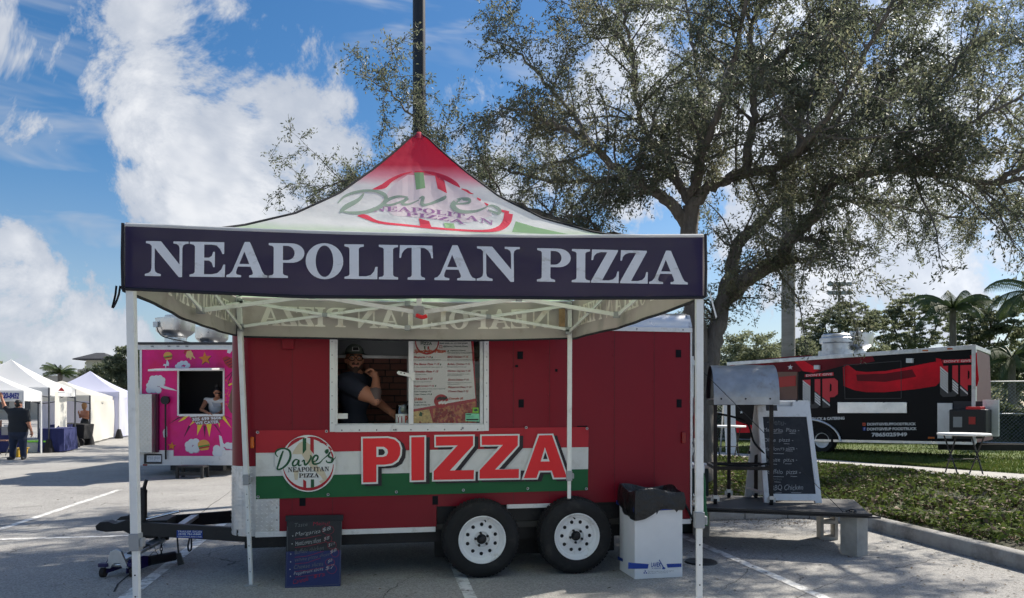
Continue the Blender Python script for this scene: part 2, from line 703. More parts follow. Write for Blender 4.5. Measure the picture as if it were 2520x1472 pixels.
def text_decal(name, s, quad, mat, surf, off, parent, bold=.012, shear=0.0, jitter=0.0, spacing=1.0, asc=None):
    """text filling a quad on the measured sheet (bl, br, tr, tl)"""
    V, T, (x0, x1, y0, y1) = font_text(s, bold, shear, spacing)
    if asc is not None:
        y0, y1 = asc
    f = quad_map(quad)
    mb = MB()
    ph = random.random() * 6
    def mp(p):
        u = (p[0] - x0) / (x1 - x0)
        v = (p[1] - y0) / (y1 - y0)
        if jitter:
            v += jitter * math.sin(u * 23 + ph) + jitter * .6 * math.sin(u * 57 + 2 * ph)
        return f(u, v)
    mb.add([surf.hit(*mp(p), off) for p in V], T)
    return obj(name, mb, mat, parent, world=True, fix=False)


# ------------------------------------------------------------------ organic bodies: smooth union of round cones -> one closed surface
def seg_d(P, a, b, ra, rb):
    a, b = np.array(a, float), np.array(b, float)
    ab = b - a
    t = np.clip(((P - a) @ ab) / max(ab @ ab, 1e-9), 0, 1)
    return np.linalg.norm(P - a - t[..., None] * ab, axis=-1) - (ra + t * (rb - ra))


def ell_d(P, c, r, rot=None):
    q = P - np.array(c, float)
    if rot is not None:
        q = q @ np.array(rot)
    r = np.array(r, float)
    k0 = np.linalg.norm(q / r, axis=-1)
    k1 = np.linalg.norm(q / (r * r), axis=-1)
    return k0 * (k0 - 1.0) / np.maximum(k1, 1e-6)


def body_mesh(name, prims, h, mats, parent, smooth=True, k=0.02):
    """prims: (kind, args, mat index[, k]); kinds seg, ell; cut = subtract"""
    lo, hi = np.full(3, 1e9), np.full(3, -1e9)
    for p in prims:
        if p[0] == 'seg':
            a, b, ra, rb = p[1]
            for c, r in ((a, ra), (b, rb)):
                lo = np.minimum(lo, np.array(c) - r)
                hi = np.maximum(hi, np.array(c) + r)
        elif p[0] == 'ell':
            c, r = p[1][0], p[1][1]
            lo = np.minimum(lo, np.array(c) - max(r))
            hi = np.maximum(hi, np.array(c) + max(r))
    lo -= 3 * h
    hi += 3 * h
    n = np.ceil((hi - lo) / h).astype(int) + 1
    ax = [lo[i] + h * np.arange(n[i]) for i in range(3)]
    P = np.stack(np.meshgrid(*ax, indexing='ij'), -1)
    D = np.full(P.shape[:3], 9.0)
    def ev(p, Q):
        return seg_d(Q, *p[1]) if p[0] == 'seg' else ell_d(Q, *p[1])
    for p in prims:
        if p[0] == 'seg':
            a, b, ra, rb = p[1]
            plo = np.minimum(np.array(a) - ra, np.array(b) - rb)
            phi = np.maximum(np.array(a) + ra, np.array(b) + rb)
        else:
            plo, phi = np.array(p[1][0]) - max(p[1][1]), np.array(p[1][0]) + max(p[1][1])
        i0 = np.maximum(((plo - lo) / h).astype(int) - 7, 0)
        i1 = np.minimum(((phi - lo) / h).astype(int) + 8, n)
        sl = tuple(slice(i0[i], i1[i]) for i in range(3))
        d = ev(p, P[sl])
        cur = D[sl]
        kk = p[3] if len(p) > 3 else k
        if len(p) > 4 and p[4] == 'cut':
            D[sl] = np.maximum(cur, -d)
        else:
            hh = np.clip(.5 + .5 * (cur - d) / kk, 0, 1)
            D[sl] = cur * (1 - hh) + d * hh - kk * hh * (1 - hh)
    ins = D < 0
    cnt = np.zeros(n - 1, int)
    acc = np.zeros((*(n - 1), 3))
    num = np.zeros(n - 1)
    N0, N1, N2 = n - 1
    for dx in (0, 1):
        for dy in (0, 1):
            for dz in (0, 1):
                cnt += ins[dx:dx + N0, dy:dy + N1, dz:dz + N2]
    act = (cnt > 0) & (cnt < 8)
    idx = -np.ones(n - 1, int)
    idx[act] = np.arange(act.sum())
    for a in range(3):
        o = [b for b in range(3) if b != a]
        for s in ((0, 0), (0, 1), (1, 0), (1, 1)):
            st = [0, 0, 0]
            st[o[0]], st[o[1]] = s
            s0 = tuple(slice(st[i], st[i] + n[i] - 1) for i in range(3))
            st2 = list(st)
            st2[a] += 1
            s1 = tuple(slice(st2[i], st2[i] + n[i] - 1) for i in range(3))
            d0, d1 = D[s0], D[s1]
            c = (d0 < 0) != (d1 < 0)
            t = np.where(c, d0 / np.where(np.abs(d0 - d1) < 1e-12, 1, d0 - d1), 0)
            q = P[s0].copy()
            q[..., a] += t * h
            acc += np.where(c[..., None], q, 0)
            num += c
    vv = acc[act] / num[act][:, None]
    faces = []
    for a in range(3):
        o = [b for b in range(3) if b != a]
        sl0 = [slice(None)] * 3
        sl1 = [slice(None)] * 3
        sl0[a], sl1[a] = slice(0, n[a] - 1), slice(1, n[a])
        c = ins[tuple(sl0)] != ins[tuple(sl1)]
        I = np.argwhere(c)
        I = I[(I[:, o[0]] > 0) & (I[:, o[1]] > 0) & (I[:, o[0]] < n[o[0]] - 1) & (I[:, o[1]] < n[o[1]] - 1)]
        e0, e1 = np.eye(3, dtype=int)[o[0]], np.eye(3, dtype=int)[o[1]]
        q = np.stack([idx[tuple((I - e0 - e1).T)], idx[tuple((I - e1).T)], idx[tuple(I.T)], idx[tuple((I - e0).T)]], 1)
        flip = ins[tuple(sl0)][tuple(I.T)]
        if a == 1:
            flip = ~flip
        q[~flip] = q[~flip][:, ::-1]
        faces.append(q)
    F = np.concatenate(faces)
    F = F[(F >= 0).all(1)]
    # material from the nearest primitive
    cen = vv[F].mean(1)
    best = np.full(len(F), 9.0)
    mi = np.zeros(len(F), int)
    for p in prims:
        if len(p) > 4 and p[4] == 'cut':
            continue
        d = ev(p, cen)
        w = d < best
        best[w] = d[w]
        mi[w] = p[2]
    mb = MB()
    mb.v = [tuple(x) for x in vv.tolist()]
    mb.f = [tuple(x) for x in F.tolist()]
    mb.m = mi.tolist()
    o = obj(name, mb, mats, parent, smooth=180 if smooth else None)
    return o
# ================================================================== materials
W = (.8, .8, .8)
M('white_metal', (.74, .74, .72), .42, 0, .4, var=.05, vscale=9, dirt=(.45, .43, .39), dirt_scale=5, dirt_lo=.56, dirt_hi=.8)
M('grey_plastic', (.30, .31, .32), .5, var=.06)
M('bar_white', (.70, .70, .67), .45, 0, .4, var=.05, dirt=(.40, .38, .34), dirt_scale=7, dirt_lo=.55, dirt_hi=.8)
M('red_paint', srgb(124, 8, 30), .40, 0, .30, var=.04, vscale=.7, bump=.0020, bscale=3.5, rvar=.08, dirt=srgb(96, 14, 32), dirt_scale=5, dirt_lo=.6, dirt_hi=.85, stretch=(1, 1, .25))
M('red_lens', srgb(130, 10, 14), .2)
M('amber_lens', srgb(200, 95, 15), .25)
M('alu', (.68, .69, .70), .34, 1.0, var=.10, vscale=4, bump=.0015, bscale=9, rvar=.1)
M('alu_dull', (.58, .59, .60), .45, .9, var=.14, vscale=6, rvar=.12, dirt=(.35, .33, .30), dirt_scale=4, dirt_lo=.55, dirt_hi=.75)
M('white_trim', (.70, .70, .70), .4, .2, var=.08, dirt=(.42, .40, .37), dirt_scale=6, dirt_lo=.55, dirt_hi=.75)
M('black_steel', (.014, .014, .016), .5, 0, .4, var=.25, vscale=8, dirt=(.05, .045, .04), dirt_scale=5, dirt_lo=.58, dirt_hi=.8)
M('rubber', (.016, .016, .017), .75, 0, .3, var=.3, vscale=5, dirt=(.05, .047, .043), dirt_scale=6, dirt_lo=.55, dirt_hi=.8)
M('velcro', (.012, .012, .016), .9, 0, .1)
M('black_plastic', (.02, .02, .022), .45, 0, .4)
M('chrome', (.75, .76, .78), .18, 1.0)
M('wheel_white', (.78, .78, .78), .35, 0, .5, var=.05, dirt=(.38, .35, .31), dirt_scale=7, dirt_lo=.56, dirt_hi=.74)
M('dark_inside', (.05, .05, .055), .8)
M('inner_wall', (.30, .30, .31), .6, var=.05)
M('ceiling_panel', (.34, .37, .40), .5)
M('brick', srgb(150, 104, 94), .85, var=.35, vscale=3, bump=.003, bscale=30)
M('mortar', srgb(96, 84, 80), .9)
M('navy_cloth', srgb(46, 40, 74), .75, 0, .2, var=.10, vscale=3, bump=.004, bscale=9, translucent=.2, through=(.62, .56, .56))
M('trim_black', (.012, .012, .018), .8)
M('print_white', (.66, .67, .70), .7, 0, .3, var=.06, vscale=4, dirt=(.42, .41, .39), dirt_scale=9, dirt_lo=.56, dirt_hi=.72, stretch=(1, 1, 2))
M('inner_cloth', srgb(206, 199, 190), .8, 0, .2, var=.08, vscale=3, dirt=srgb(172, 160, 146), dirt_scale=4, dirt_lo=.55, dirt_hi=.8, translucent=.5)
M('inner_print', srgb(252, 246, 236), .8, 0, .2, var=.05, dirt=srgb(220, 204, 178), dirt_scale=5, dirt_lo=.52, dirt_hi=.75, translucent=.3)
M('chalk_white', (.36, .36, .36), .9)
M('chalk_dim', (.13, .135, .14), .9)
M('chalk_red', srgb(150, 40, 60), .9)
M('blackboard', (.016, .017, .022), .55, 0, .4, var=.3, vscale=4, dirt=(.05, .05, .055), dirt_scale=3, dirt_lo=.5, dirt_hi=.8)
M('blueboard', srgb(28, 40, 92), .5, 0, .4, var=.15, vscale=4)
M('banner_red', srgb(172, 34, 46), .6, 0, .4, var=.06, vscale=3, bump=.0006, bscale=200)
M('banner_white', (.66, .66, .64), .6, 0, .4, var=.05, vscale=4, dirt=(.5, .48, .44), dirt_scale=5, dirt_lo=.5, dirt_hi=.75)
M('banner_green', srgb(22, 92, 52), .6, 0, .4, var=.06, vscale=3, bump=.0006, bscale=200)
M('letter_red', srgb(226, 30, 38), .5)
M('letter_black', srgb(34, 26, 32), .6)
M('letter_white', (.72, .72, .70), .55)
M('logo_green', srgb(24, 84, 50), .6)
M('logo_tan', srgb(205, 192, 165), .6)
M('roof_white', (.80, .81, .82), .7, 0, .3, var=.03, vscale=3, bump=.002, bscale=11, translucent=.5)
M('roof_logo_grey', srgb(150, 168, 152), .7, translucent=.3)
M('roof_logo_green', srgb(140, 178, 130), .7, translucent=.3)
M('roof_logo_red', srgb(226, 58, 84), .7, translucent=.3)
M('roof_logo_purple', srgb(168, 120, 168), .7, translucent=.4)
M('roof_logo_pink', srgb(242, 228, 230), .7, translucent=.5)
M('cardboard_white', (.74, .74, .75), .7, var=.03)
M('box_blue', srgb(24, 62, 150), .6)
M('bag_black', (.012, .012, .013), .30, 0, .5, bump=.03, bscale=14)
M('concrete', (.36, .35, .33), .9, var=.2, vscale=5, bump=.006, bscale=40, dirt=(.15, .14, .125), dirt_scale=2.2, dirt_lo=.47, dirt_hi=.68)
M('block', (.40, .38, .34), .95, var=.18, vscale=7, bump=.004, bscale=80)
M('board_wood', (.06, .057, .055), .7, var=.25, vscale=6, stretch=(.3, 4, 1))
M('steel_bare', (.42, .43, .44), .52, .8, var=.2, vscale=4, rvar=.15, bump=.004, bscale=5, dirt=(.30, .27, .24), dirt_scale=5, dirt_lo=.55, dirt_hi=.75)
M('rust_steel', (.035, .028, .025), .65, .3, .4, var=.35, vscale=8)
M('skin', srgb(172, 118, 94), .5, 0, .4, var=.05, vscale=12)
M('skin_tan', srgb(178, 124, 98), .5, 0, .4, var=.05, vscale=12)
M('hair_dark', (.012, .010, .009), .5)
M('hair_blond', srgb(150, 112, 76), .6, var=.2, vscale=30)
M('shirt_navy', srgb(36, 42, 58), .85, var=.08, vscale=8)
M('shirt_black', (.014, .017, .022), .85, var=.1)
M('shirt_white', (.72, .73, .75), .8)
M('jeans', srgb(32, 42, 64), .85, var=.12, vscale=8)
M('shoe', (.03, .03, .035), .6)
M('glasses', (.01, .01, .01), .25)
M('beard', srgb(62, 44, 38), .8)
M('cap_grey', srgb(92, 100, 92), .85)
M('cap_white', (.55, .56, .56), .85)
M('tattoo', srgb(96, 82, 82), .6)
M('lip', srgb(160, 92, 84), .5)
glass_mat('pane_glass', tint=(.97, .97, .97), alpha=.0)
glass_mat('jar_glass', alpha=.3)


def asphalt_mat():
    m = bpy.data.materials.new('asphalt')
    m.use_nodes = True
    nt = m.node_tree
    nt.nodes.clear()
    L = nt.links.new
    N = nt.nodes.new
    out = N('ShaderNodeOutputMaterial')
    p = N('ShaderNodeBsdfPrincipled')
    p.inputs['Roughness'].default_value = .9
    p.inputs['Specular IOR Level'].default_value = .25
    tc = N('ShaderNodeTexCoord')
    def noise(scale, det, ro=.6):
        t = N('ShaderNodeTexNoise')
        t.inputs['Scale'].default_value = scale
        t.inputs['Detail'].default_value = det
        t.inputs['Roughness'].default_value = ro
        L(tc.outputs['Object'], t.inputs['Vector'])
        return t.outputs['Fac']
    def rng(s, a, b, c=0., d=1.):
        r = N('ShaderNodeMapRange')
        for i, x in enumerate((a, b, c, d)):
            r.inputs[i + 1].default_value = x
        L(s, r.inputs[0])
        return r.outputs[0]
    def mix(f, a, b):
        x = N('ShaderNodeMix')
        x.data_type = 'RGBA'
        L(f, x.inputs[0])
        for i, s in ((6, a), (7, b)):
            if isinstance(s, tuple):
                x.inputs[i].default_value = (*s, 1)
            else:
                L(s, x.inputs[i])
        return x.outputs[2]
    v = N('ShaderNodeTexVoronoi')
    v.inputs['Scale'].default_value = 85
    L(tc.outputs['Object'], v.inputs['Vector'])
    stone = mix(rng(v.outputs['Color'], .25, .9), (.19, .185, .178), (.56, .545, .515))
    patch = mix(rng(noise(.55, 6), .35, .68), (.27, .262, .252), (.40, .39, .368))
    base = mix(rng(noise(60, 3), .2, .8, .25, .7), patch, stone)
    stain = rng(noise(1.7, 9, .72), .585, .72, 0, .75)
    base = mix(stain, base, (.15, .147, .144))
    base = mix(rng(noise(.23, 5, .65), .52, .66, 0, .45), base, (.19, .186, .182))
    base = mix(rng(noise(5.5, 6, .7), .64, .72, 0, .55), base, (.10, .098, .096))
    # fine cracks
    v2 = N('ShaderNodeTexVoronoi')
    v2.feature = 'DISTANCE_TO_EDGE'
    v2.inputs['Scale'].default_value = .42
    wv = N('ShaderNodeTexNoise')
    wv.inputs['Scale'].default_value = 2.2
    wv.inputs['Detail'].default_value = 7
    L(tc.outputs['Object'], wv.inputs['Vector'])
    ad = N('ShaderNodeMix')
    ad.data_type = 'VECTOR'
    ad.inputs[0].default_value = .35
    L(tc.outputs['Object'], ad.inputs[4])
    L(wv.outputs['Color'], ad.inputs[5])
    L(ad.outputs[1], v2.inputs['Vector'])
    crack = rng(v2.outputs['Distance'], .0, .0035, .8, 0)
    gate = N('ShaderNodeMath')
    gate.operation = 'MULTIPLY'
    L(crack, gate.inputs[0])
    L(rng(noise(.8, 3), .5, .58), gate.inputs[1])
    base = mix(gate.outputs[0], base, (.04, .04, .04))
    L(base, p.inputs['Base Color'])
    bp = N('ShaderNodeBump')
    bp.inputs['Distance'].default_value = .006
    L(noise(120, 3), bp.inputs['Height'])
    L(bp.outputs[0], p.inputs['Normal'])
    L(p.outputs[0], out.inputs[0])
    MAT['asphalt'] = m


asphalt_mat()
M('line_paint', (.72, .72, .70), .8, var=.08, vscale=5, dirt=(.36, .35, .335), dirt_scale=9, dirt_lo=.47, dirt_hi=.58)
M('soil', (.055, .045, .033), .95, var=.4, vscale=3, dirt=(.05, .07, .022), dirt_scale=1.2, dirt_lo=.45, dirt_hi=.62, bump=.02, bscale=25)
M('lawn_green', (.085, .125, .022), .95, var=.35, vscale=.9, dirt=(.16, .17, .05), dirt_scale=2.5, dirt_lo=.5, dirt_hi=.75, bump=.03, bscale=40)
M('sidewalk', (.40, .385, .36), .9, var=.10, vscale=2, bump=.003, bscale=60, dirt=(.28, .26, .24), dirt_scale=2, dirt_lo=.5, dirt_hi=.8)

# ================================================================== ground
g = MB()
g.add([(-400, -40, 0), (400, -40, 0), (400, 600, 0), (-400, 600, 0)], [(0, 1, 2, 3)])
struct('parking_lot', g, 'asphalt')
M('crack', (.045, .044, .043), .95)


def crack(pts, w=.007):
    P = [GP(x, y) for x, y in pts]
    Q = []
    for a, b in zip(P, P[1:]):
        for k in range(7):
            c = a.lerp(b, k / 7)
            Q.append((c.x + random.uniform(-.018, .018), c.y + random.uniform(-.018, .018)))
    mb = MB()
    for q in ribbon(Q, [w * random.uniform(.4, 1.5) for _ in Q]):
        mb.add([(x, y, .003) for x, y in q[0]], [(0, 1, 2, 3)])
    struct('asphalt_crack', mb, 'crack')


crack([(980, 1440), (950, 1462), (928, 1480), (900, 1530)])
crack([(975, 1440), (1010, 1420), (1060, 1405)], .004)
crack([(580, 1200), (490, 1265), (440, 1300), (380, 1360), (250, 1480)], .012)
crack([(1960, 1472), (2080, 1420), (2200, 1400), (2330, 1370)], .005)
crack([(1780, 1450), (1830, 1420), (1850, 1380)], .004)


def line_strip(p, q, w=.105, z=.004):
    p, q = Vector((*p, z)), Vector((*q, z))
    d = (q - p).normalized()
    s = Vector((-d.y, d.x, 0)) * w / 2
    mb = MB()
    n = max(2, int((q - p).length / .4))
    vs = []
    for i in range(n + 1):
        c = p.lerp(q, i / n)
        vs += [c - s * random.uniform(.92, 1.06), c + s * random.uniform(.92, 1.06)]
    mb.add(vs, [(2 * i, 2 * i + 1, 2 * i + 3, 2 * i + 2) for i in range(n)])
    struct('painted_line', mb, 'line_paint')


ld = Vector((.172, -.985))
for x0, y0, y1 in ((-.331, 13.6, 1.5), (2.50, 9.6, 1.5), (-3.09, 13.9, 1.5), (-5.75, 13.9, 1.5), (-8.45, 14.2, 4.5)):
    def at(y):
        return (x0 + (y - 6.14) * ld.x / ld.y, y)
    line_strip(at(y0), at(y1), .105 if x0 != -3.09 else .12)
line_strip((-9.6, 8.05), (-4.35, 9.08))
line_strip((-23, 17.5), (-9.0, 22.5), .12)
line_strip((-23, 21.0), (-10.5, 30.0), .12)

# kerbed planting bed, path and lawn on the right
Bk = [(5.9, .5), (5.32, 4.5), (4.89, 7.34), (4.50, 10.03), (4.36, 10.36), (4.10, 10.58), (3.7, 10.60), (3.0, 10.45), (1.5, 10.16), (0, 9.86), (-.7, 9.85), (-1.1, 10.1), (-1.3, 10.6), (-1.4, 13), (-1.4, 19)]
Sk = [(14, 1), (11.2, 7), (8.75, 11.3), (7.2, 13.7), (6.8, 14.4), (6.4, 15.1), (5.9, 16.0), (5.0, 17.6), (3.4, 20.2), (1.8, 22.0), (.9, 22.6), (.2, 22.9), (-.3, 23), (-1.0, 23), (-1.2, 22.9)]


def resample(pts, n):
    pts = [Vector((*p, 0)) for p in pts]
    return [pts[0].lerp(pts[0], 0)] if n < 2 else [seg_at(pts, i / (n - 1)) for i in range(n)]


def seg_at(pts, t):
    x = t * (len(pts) - 1)
    i = min(int(x), len(pts) - 2)
    return pts[i].lerp(pts[i + 1], x - i)


Bs, Ss = resample(Bk, 99), resample(Sk, 99)


def hnoise(x, y):
    return (math.sin(x * 3.1 + 1.3 * math.sin(y * 2.3)) + math.sin(y * 4.3 + 1.7 * math.sin(x * 1.9)) + .6 * math.sin(x * 9.7 + y * 7.1)) / 2.6


def bed_h(x, y, t):
    e = min(1, t * 6) * min(1, (1 - t) * 8)
    return .135 + .155 * (t * t * (3 - 2 * t)) + e * (.055 * math.sin(PI * t) + .022 * hnoise(x, y))


def bed_pt(a, b):
    p = seg_at(Bs, a).lerp(seg_at(Ss, a), b)
    p.z = bed_h(p.x, p.y, b)
    return p


bed = MB()
bed.grid(bed_pt, 98, 26)
struct('planting_bed', bed, 'soil', smooth=60)

kb = MB()
prof = [(.0, 0), (.0, .125), (-.025, .15), (-.14, .152), (-.16, .12)]   # offset to the street (-) is outward
vs, rows = [], 0
for i, p in enumerate(Bs):
    q0, q1 = Bs[max(0, i - 1)], Bs[min(len(Bs) - 1, i + 1)]
    d = (q1 - q0).normalized()
    nrm = Vector((-d.y, d.x, 0))
    if (Ss[i] - p).dot(nrm) < 0:
        nrm = -nrm
    for o, z in prof:
        vs.append(p + nrm * (-o - .15) + Vector((0, 0, z)))
n = len(prof)
fs = [(i * n + k, (i + 1) * n + k, (i + 1) * n + k + 1, i * n + k + 1) for i in range(len(Bs) - 1) for k in range(n - 1)]
kb.add(vs, fs)
struct('kerb', kb, 'concrete', smooth=50)
for i in range(6, 60, 7):
    p, d = Bs[i], (Bs[i + 1] - Bs[i - 1]).normalized()
    nrm = Vector((-d.y, d.x, 0))
    if (Ss[i] - p).dot(nrm) < 0:
        nrm = -nrm
    mb = MB()
    for (o0, z0), (o1, z1) in zip(prof, prof[1:]):
        a, b = p + nrm * (-o0 - .153) + Vector((0, 0, z0 + .002)), p + nrm * (-o1 - .153) + Vector((0, 0, z1 + .003))
        mb.add([a - d * .006, a + d * .006, b + d * .006, b - d * .006], [(0, 1, 2, 3)])
    struct('kerb_joint', mb, 'crack')

pw = MB()
out_dir = []
for i, p in enumerate(Ss):
    q0, q1 = Ss[max(0, i - 1)], Ss[min(len(Ss) - 1, i + 1)]
    d = (q1 - q0).normalized()
    nrm = Vector((-d.y, d.x, 0))
    if (p - Bs[i]).dot(nrm) < 0:
        nrm = -nrm
    out_dir.append(nrm)
vs, lv = [], []
for p, nrm in zip(Ss, out_dir):
    a, b = p - nrm * .05, p + nrm * 1.75
    vs += [Vector((a.x, a.y, .293)), Vector((b.x, b.y, .300))]
pw.add(vs, [(2 * i, 2 * i + 1, 2 * i + 3, 2 * i + 2) for i in range(len(Ss) - 1)])
struct('sidewalk', pw, 'sidewalk')
lw = MB()


def lawn_pt(a, b):
    i = a * 98
    k = min(int(i), 97)
    p = Ss[k].lerp(Ss[k + 1], i - k)
    nrm = out_dir[k].lerp(out_dir[k + 1], i - k).normalized()
    far = Vector((7 + (1 - a) * 260 - a * 20, 30 + a * 170, 0))
    q = (p + nrm * 1.7).lerp(far, b ** 2.2)
    z = .303 + .012 * hnoise(q.x * .7, q.y * .7) * min(1, b * 20) - .0 * b
    return Vector((q.x, q.y, z))


lw.grid(lawn_pt, 98, 30)
struct('lawn', lw, 'lawn_green', smooth=60)
# ================================================================== red pizza trailer
T_ANG = math.radians(11.0)
T_ORG = Vector((0, 7.12, 0))
trl = thing('concession_trailer', T_ORG, 'red enclosed concession trailer with open serving window and two white rimmed wheels', 'trailer', rotz=T_ANG)
T_D = Vector((math.cos(T_ANG), math.sin(T_ANG), 0))
T_N = Vector((math.sin(T_ANG), -math.cos(T_ANG), 0))      # toward the camera
WALL = Plane(T_ORG, T_N)
TI = TM[trl.name].inverted()


def wall_uz(x, y, v=0.0):
    """sheet point -> local (u, z) on the plane v metres in front of the wall"""
    p = TI @ WALL.hit(x, y, v)
    return p.x, p.z


UL, UR, ZB, ZT, DEP = -2.28, 1.76, .435, 2.285, 2.1
# serving window opening
wx0, wx1, wxm, wz0, wz1 = -1.60, -.265, -.93, 1.365, 2.20
# wall panels round the opening and the wheel cut-out
ub = [UL, wx0, -.93, -.80, wx1, .95, UR]
w = MB()


def wall_rect(u0, u1, z0, z1):
    w.box(u0, u1, 0, .045, z0, z1)


wcut0, wcut1, wcutz = -.70, 1.10, .62
wall_rect(UL, wx0, ZB, ZT)
wall_rect(wx0, wx1, wz1, ZT)
wall_rect(wx0, wcut0, ZB, wz0)
wall_rect(wcut0, wx1, wcutz, wz0)
wall_rect(wx1, wcut1, wcutz, ZT)
wall_rect(wcut1, UR, ZB, ZT)
side = obj('side_wall', w, 'red_paint', trl)
M('seam_red', srgb(70, 8, 16), .6)
# panel seams with rivets
for us in (-1.98, wx0 - .035, .0, .345, .98, 1.38):
    r = MB()
    for k in range(15):
        z = ZB + .06 + k * .127
        if z > ZT - .04 or (wx0 < us < wx1 and z > wz0) or (wcut0 < us < wcut1 and z < wcutz + .03):
            continue
        r.lathe([(.0001, -.0055), (.004, -.004), (.0065, 0)], 8, (us, 0, z), (0, 1, 0))
    o = obj('rivet_row', r, 'red_paint', side, smooth=60)
    o['kind'] = 'stuff'
    sm = MB()
    zlo = wcutz if wcut0 < us < wcut1 else ZB
    sm.box(us + .012, us + .0155, -.0012, .0, zlo + .01, wz0 - .07 if wx0 < us < wx1 else ZT - .04)
    obj('panel_seam', sm, 'seam_red', side)
# round front corner, nose, rear, far side, floor, roof
c = MB()
R = .22
cprof = [(UL - R * math.sin(a), R - R * math.cos(a)) for a in [PI / 2 * i / 8 for i in range(9)]]
c.grid(lambda s, t: (cprof[min(8, int(round(s * 8)))][0], cprof[min(8, int(round(s * 8)))][1], .40 + t * (ZT - .40)), 8, 1)
c.box(UL - R, UL - R + .04, R, DEP - R, .40, ZT)
c.grid(lambda s, t: (cprof[min(8, int(round(s * 8)))][0], DEP - cprof[min(8, int(round(s * 8)))][1], .40 + t * (ZT - .40)), 8, 1)
obj('nose', c, 'red_paint', trl, smooth=50)
c = MB()
c.box(UL, UR - .05, DEP - .045, DEP, .40, ZT)
obj('far_wall', c, 'red_paint', trl)
c = MB()
c.box(UR - .045, UR, .0455, DEP, ZB, ZT)
obj('rear_wall', c, 'red_paint', trl)
c = MB()
c.box(UL - .16, UR - .02, .05, DEP - .05, .40, .455)
obj('floor', c, 'board_wood', trl)
# aluminium radius roof rail and roof skin
c = MB()
rp = [(-.012, ZT - .035), (-.012, ZT + .005), (-.004, ZT + .012), (.0, ZT + .03), (.02, ZT + .085), (.06, ZT + .13), (.12, ZT + .155), (.3, ZT + .175), (DEP / 2, ZT + .20), (DEP - .3, ZT + .175), (DEP - .06, ZT + .13), (DEP, ZT + .03), (DEP + .01, ZT - .03)]
nr = len(rp)
vs = []
for u in (UL - .18, UR + .012):
    vs += [(u, y, z) for y, z in rp]
c.add(vs, [(k, k + 1, nr + k + 1, nr + k) for k in range(nr - 1)] + [tuple(range(nr)), tuple(range(2 * nr - 1, nr - 1, -1))])
roof = obj('roof', c, 'alu', trl, smooth=40)
c = MB()
c.box(UL - .1, UR + .016, -.020, -.013, ZT - .038, ZT + .004)
obj('drip_rail', c, 'white_trim', roof, bevel=.002)
for k in range(9):
    c = MB()
    c.lathe([(.0001, -.004), (.008, -.003), (.009, 0)], 10, (UL + .2 + k * .47, -.020, ZT - .016), (0, 1, 0))
    obj('screw', c, 'grey_plastic', roof)
c = MB()
c.beam((UR + .004, -.006, ZT + .01), (UR + .004, .05, ZT + .13), .03, .012)
c.beam((UR + .004, .05, ZT + .13), (UR + .004, .28, ZT + .175), .03, .012)
obj('rear_cap', c, 'alu_dull', roof)
# white bottom trim, rear corner trim
c = MB()
c.box(UL + .005, wcut0 - .01, -.022, .02, ZB - .042, ZB + .003)
obj('bottom_trim', c, 'white_trim', trl, bevel=.003)
c = MB()
c.box(wcut1 + .01, UR, -.022, .02, ZB - .042, ZB + .003)
obj('bottom_trim', c, 'white_trim', trl, bevel=.003)
c = MB()
c.box(-.05, .55, -.014, .02, wcutz - .035, wcutz + .003)
obj('wheel_well_trim', c, 'white_trim', trl, bevel=.002)
c = MB()
c.box(UR + .001, UR + .016, -.012, .03, ZB - .01, ZT - .04)
obj('rear_corner_trim', c, 'white_trim', trl)
# diamond plate guard wrapped on the front corner
gd = MB()


def guard(s, t, off=.004):
    L0 = .205
    arc_l = R * PI / 2
    d = s * (L0 + arc_l)
    z = .40 + t * .61
    if d < L0:
        return (UL + L0 - d, -off, z)
    a = (d - L0) / R
    return (UL - (R + off) * math.sin(a), R - (R + off) * math.cos(a), z)


gd.grid(lambda s, t: guard(s, t), 14, 2)
gp = obj('corner_guard', gd, 'alu_dull', trl, smooth=60)
tread = MB()
for i in range(13):
    for j in range(17):
        s0, t0 = (i + .5) / 13, (j + .5) / 17
        sl = 1 if (i + j) % 2 else -1
        a0, a1 = guard(s0 - .022, t0 - sl * .016, .005), guard(s0 + .022, t0 + sl * .016, .005)
        mid = guard(s0, t0, .009)
        wv = .0045
        q0, q1 = Vector(a0), Vector(a1)
        d = (q1 - q0).normalized()
        nn = (Vector(mid) - Vector(guard(s0, t0, .004))).normalized()
        sd = d.cross(nn) * wv
        m0 = Vector(mid)
        tread.add([q0, m0 + sd, q1, m0 - sd, m0 + nn * .001], [(0, 1, 4), (1, 2, 4), (2, 3, 4), (3, 0, 4)])
o = obj('diamond_tread', tread, 'alu', gp)
o['kind'] = 'stuff'
for k in range(6):
    c = MB()
    p = guard(.04, .05 + k * .175, .004)
    c.lathe([(.0001, -.004), (.007, -.003), (.009, 0)], 10, p, (0, 1, 0))
    obj('bolt', c, 'grey_plastic', gp)
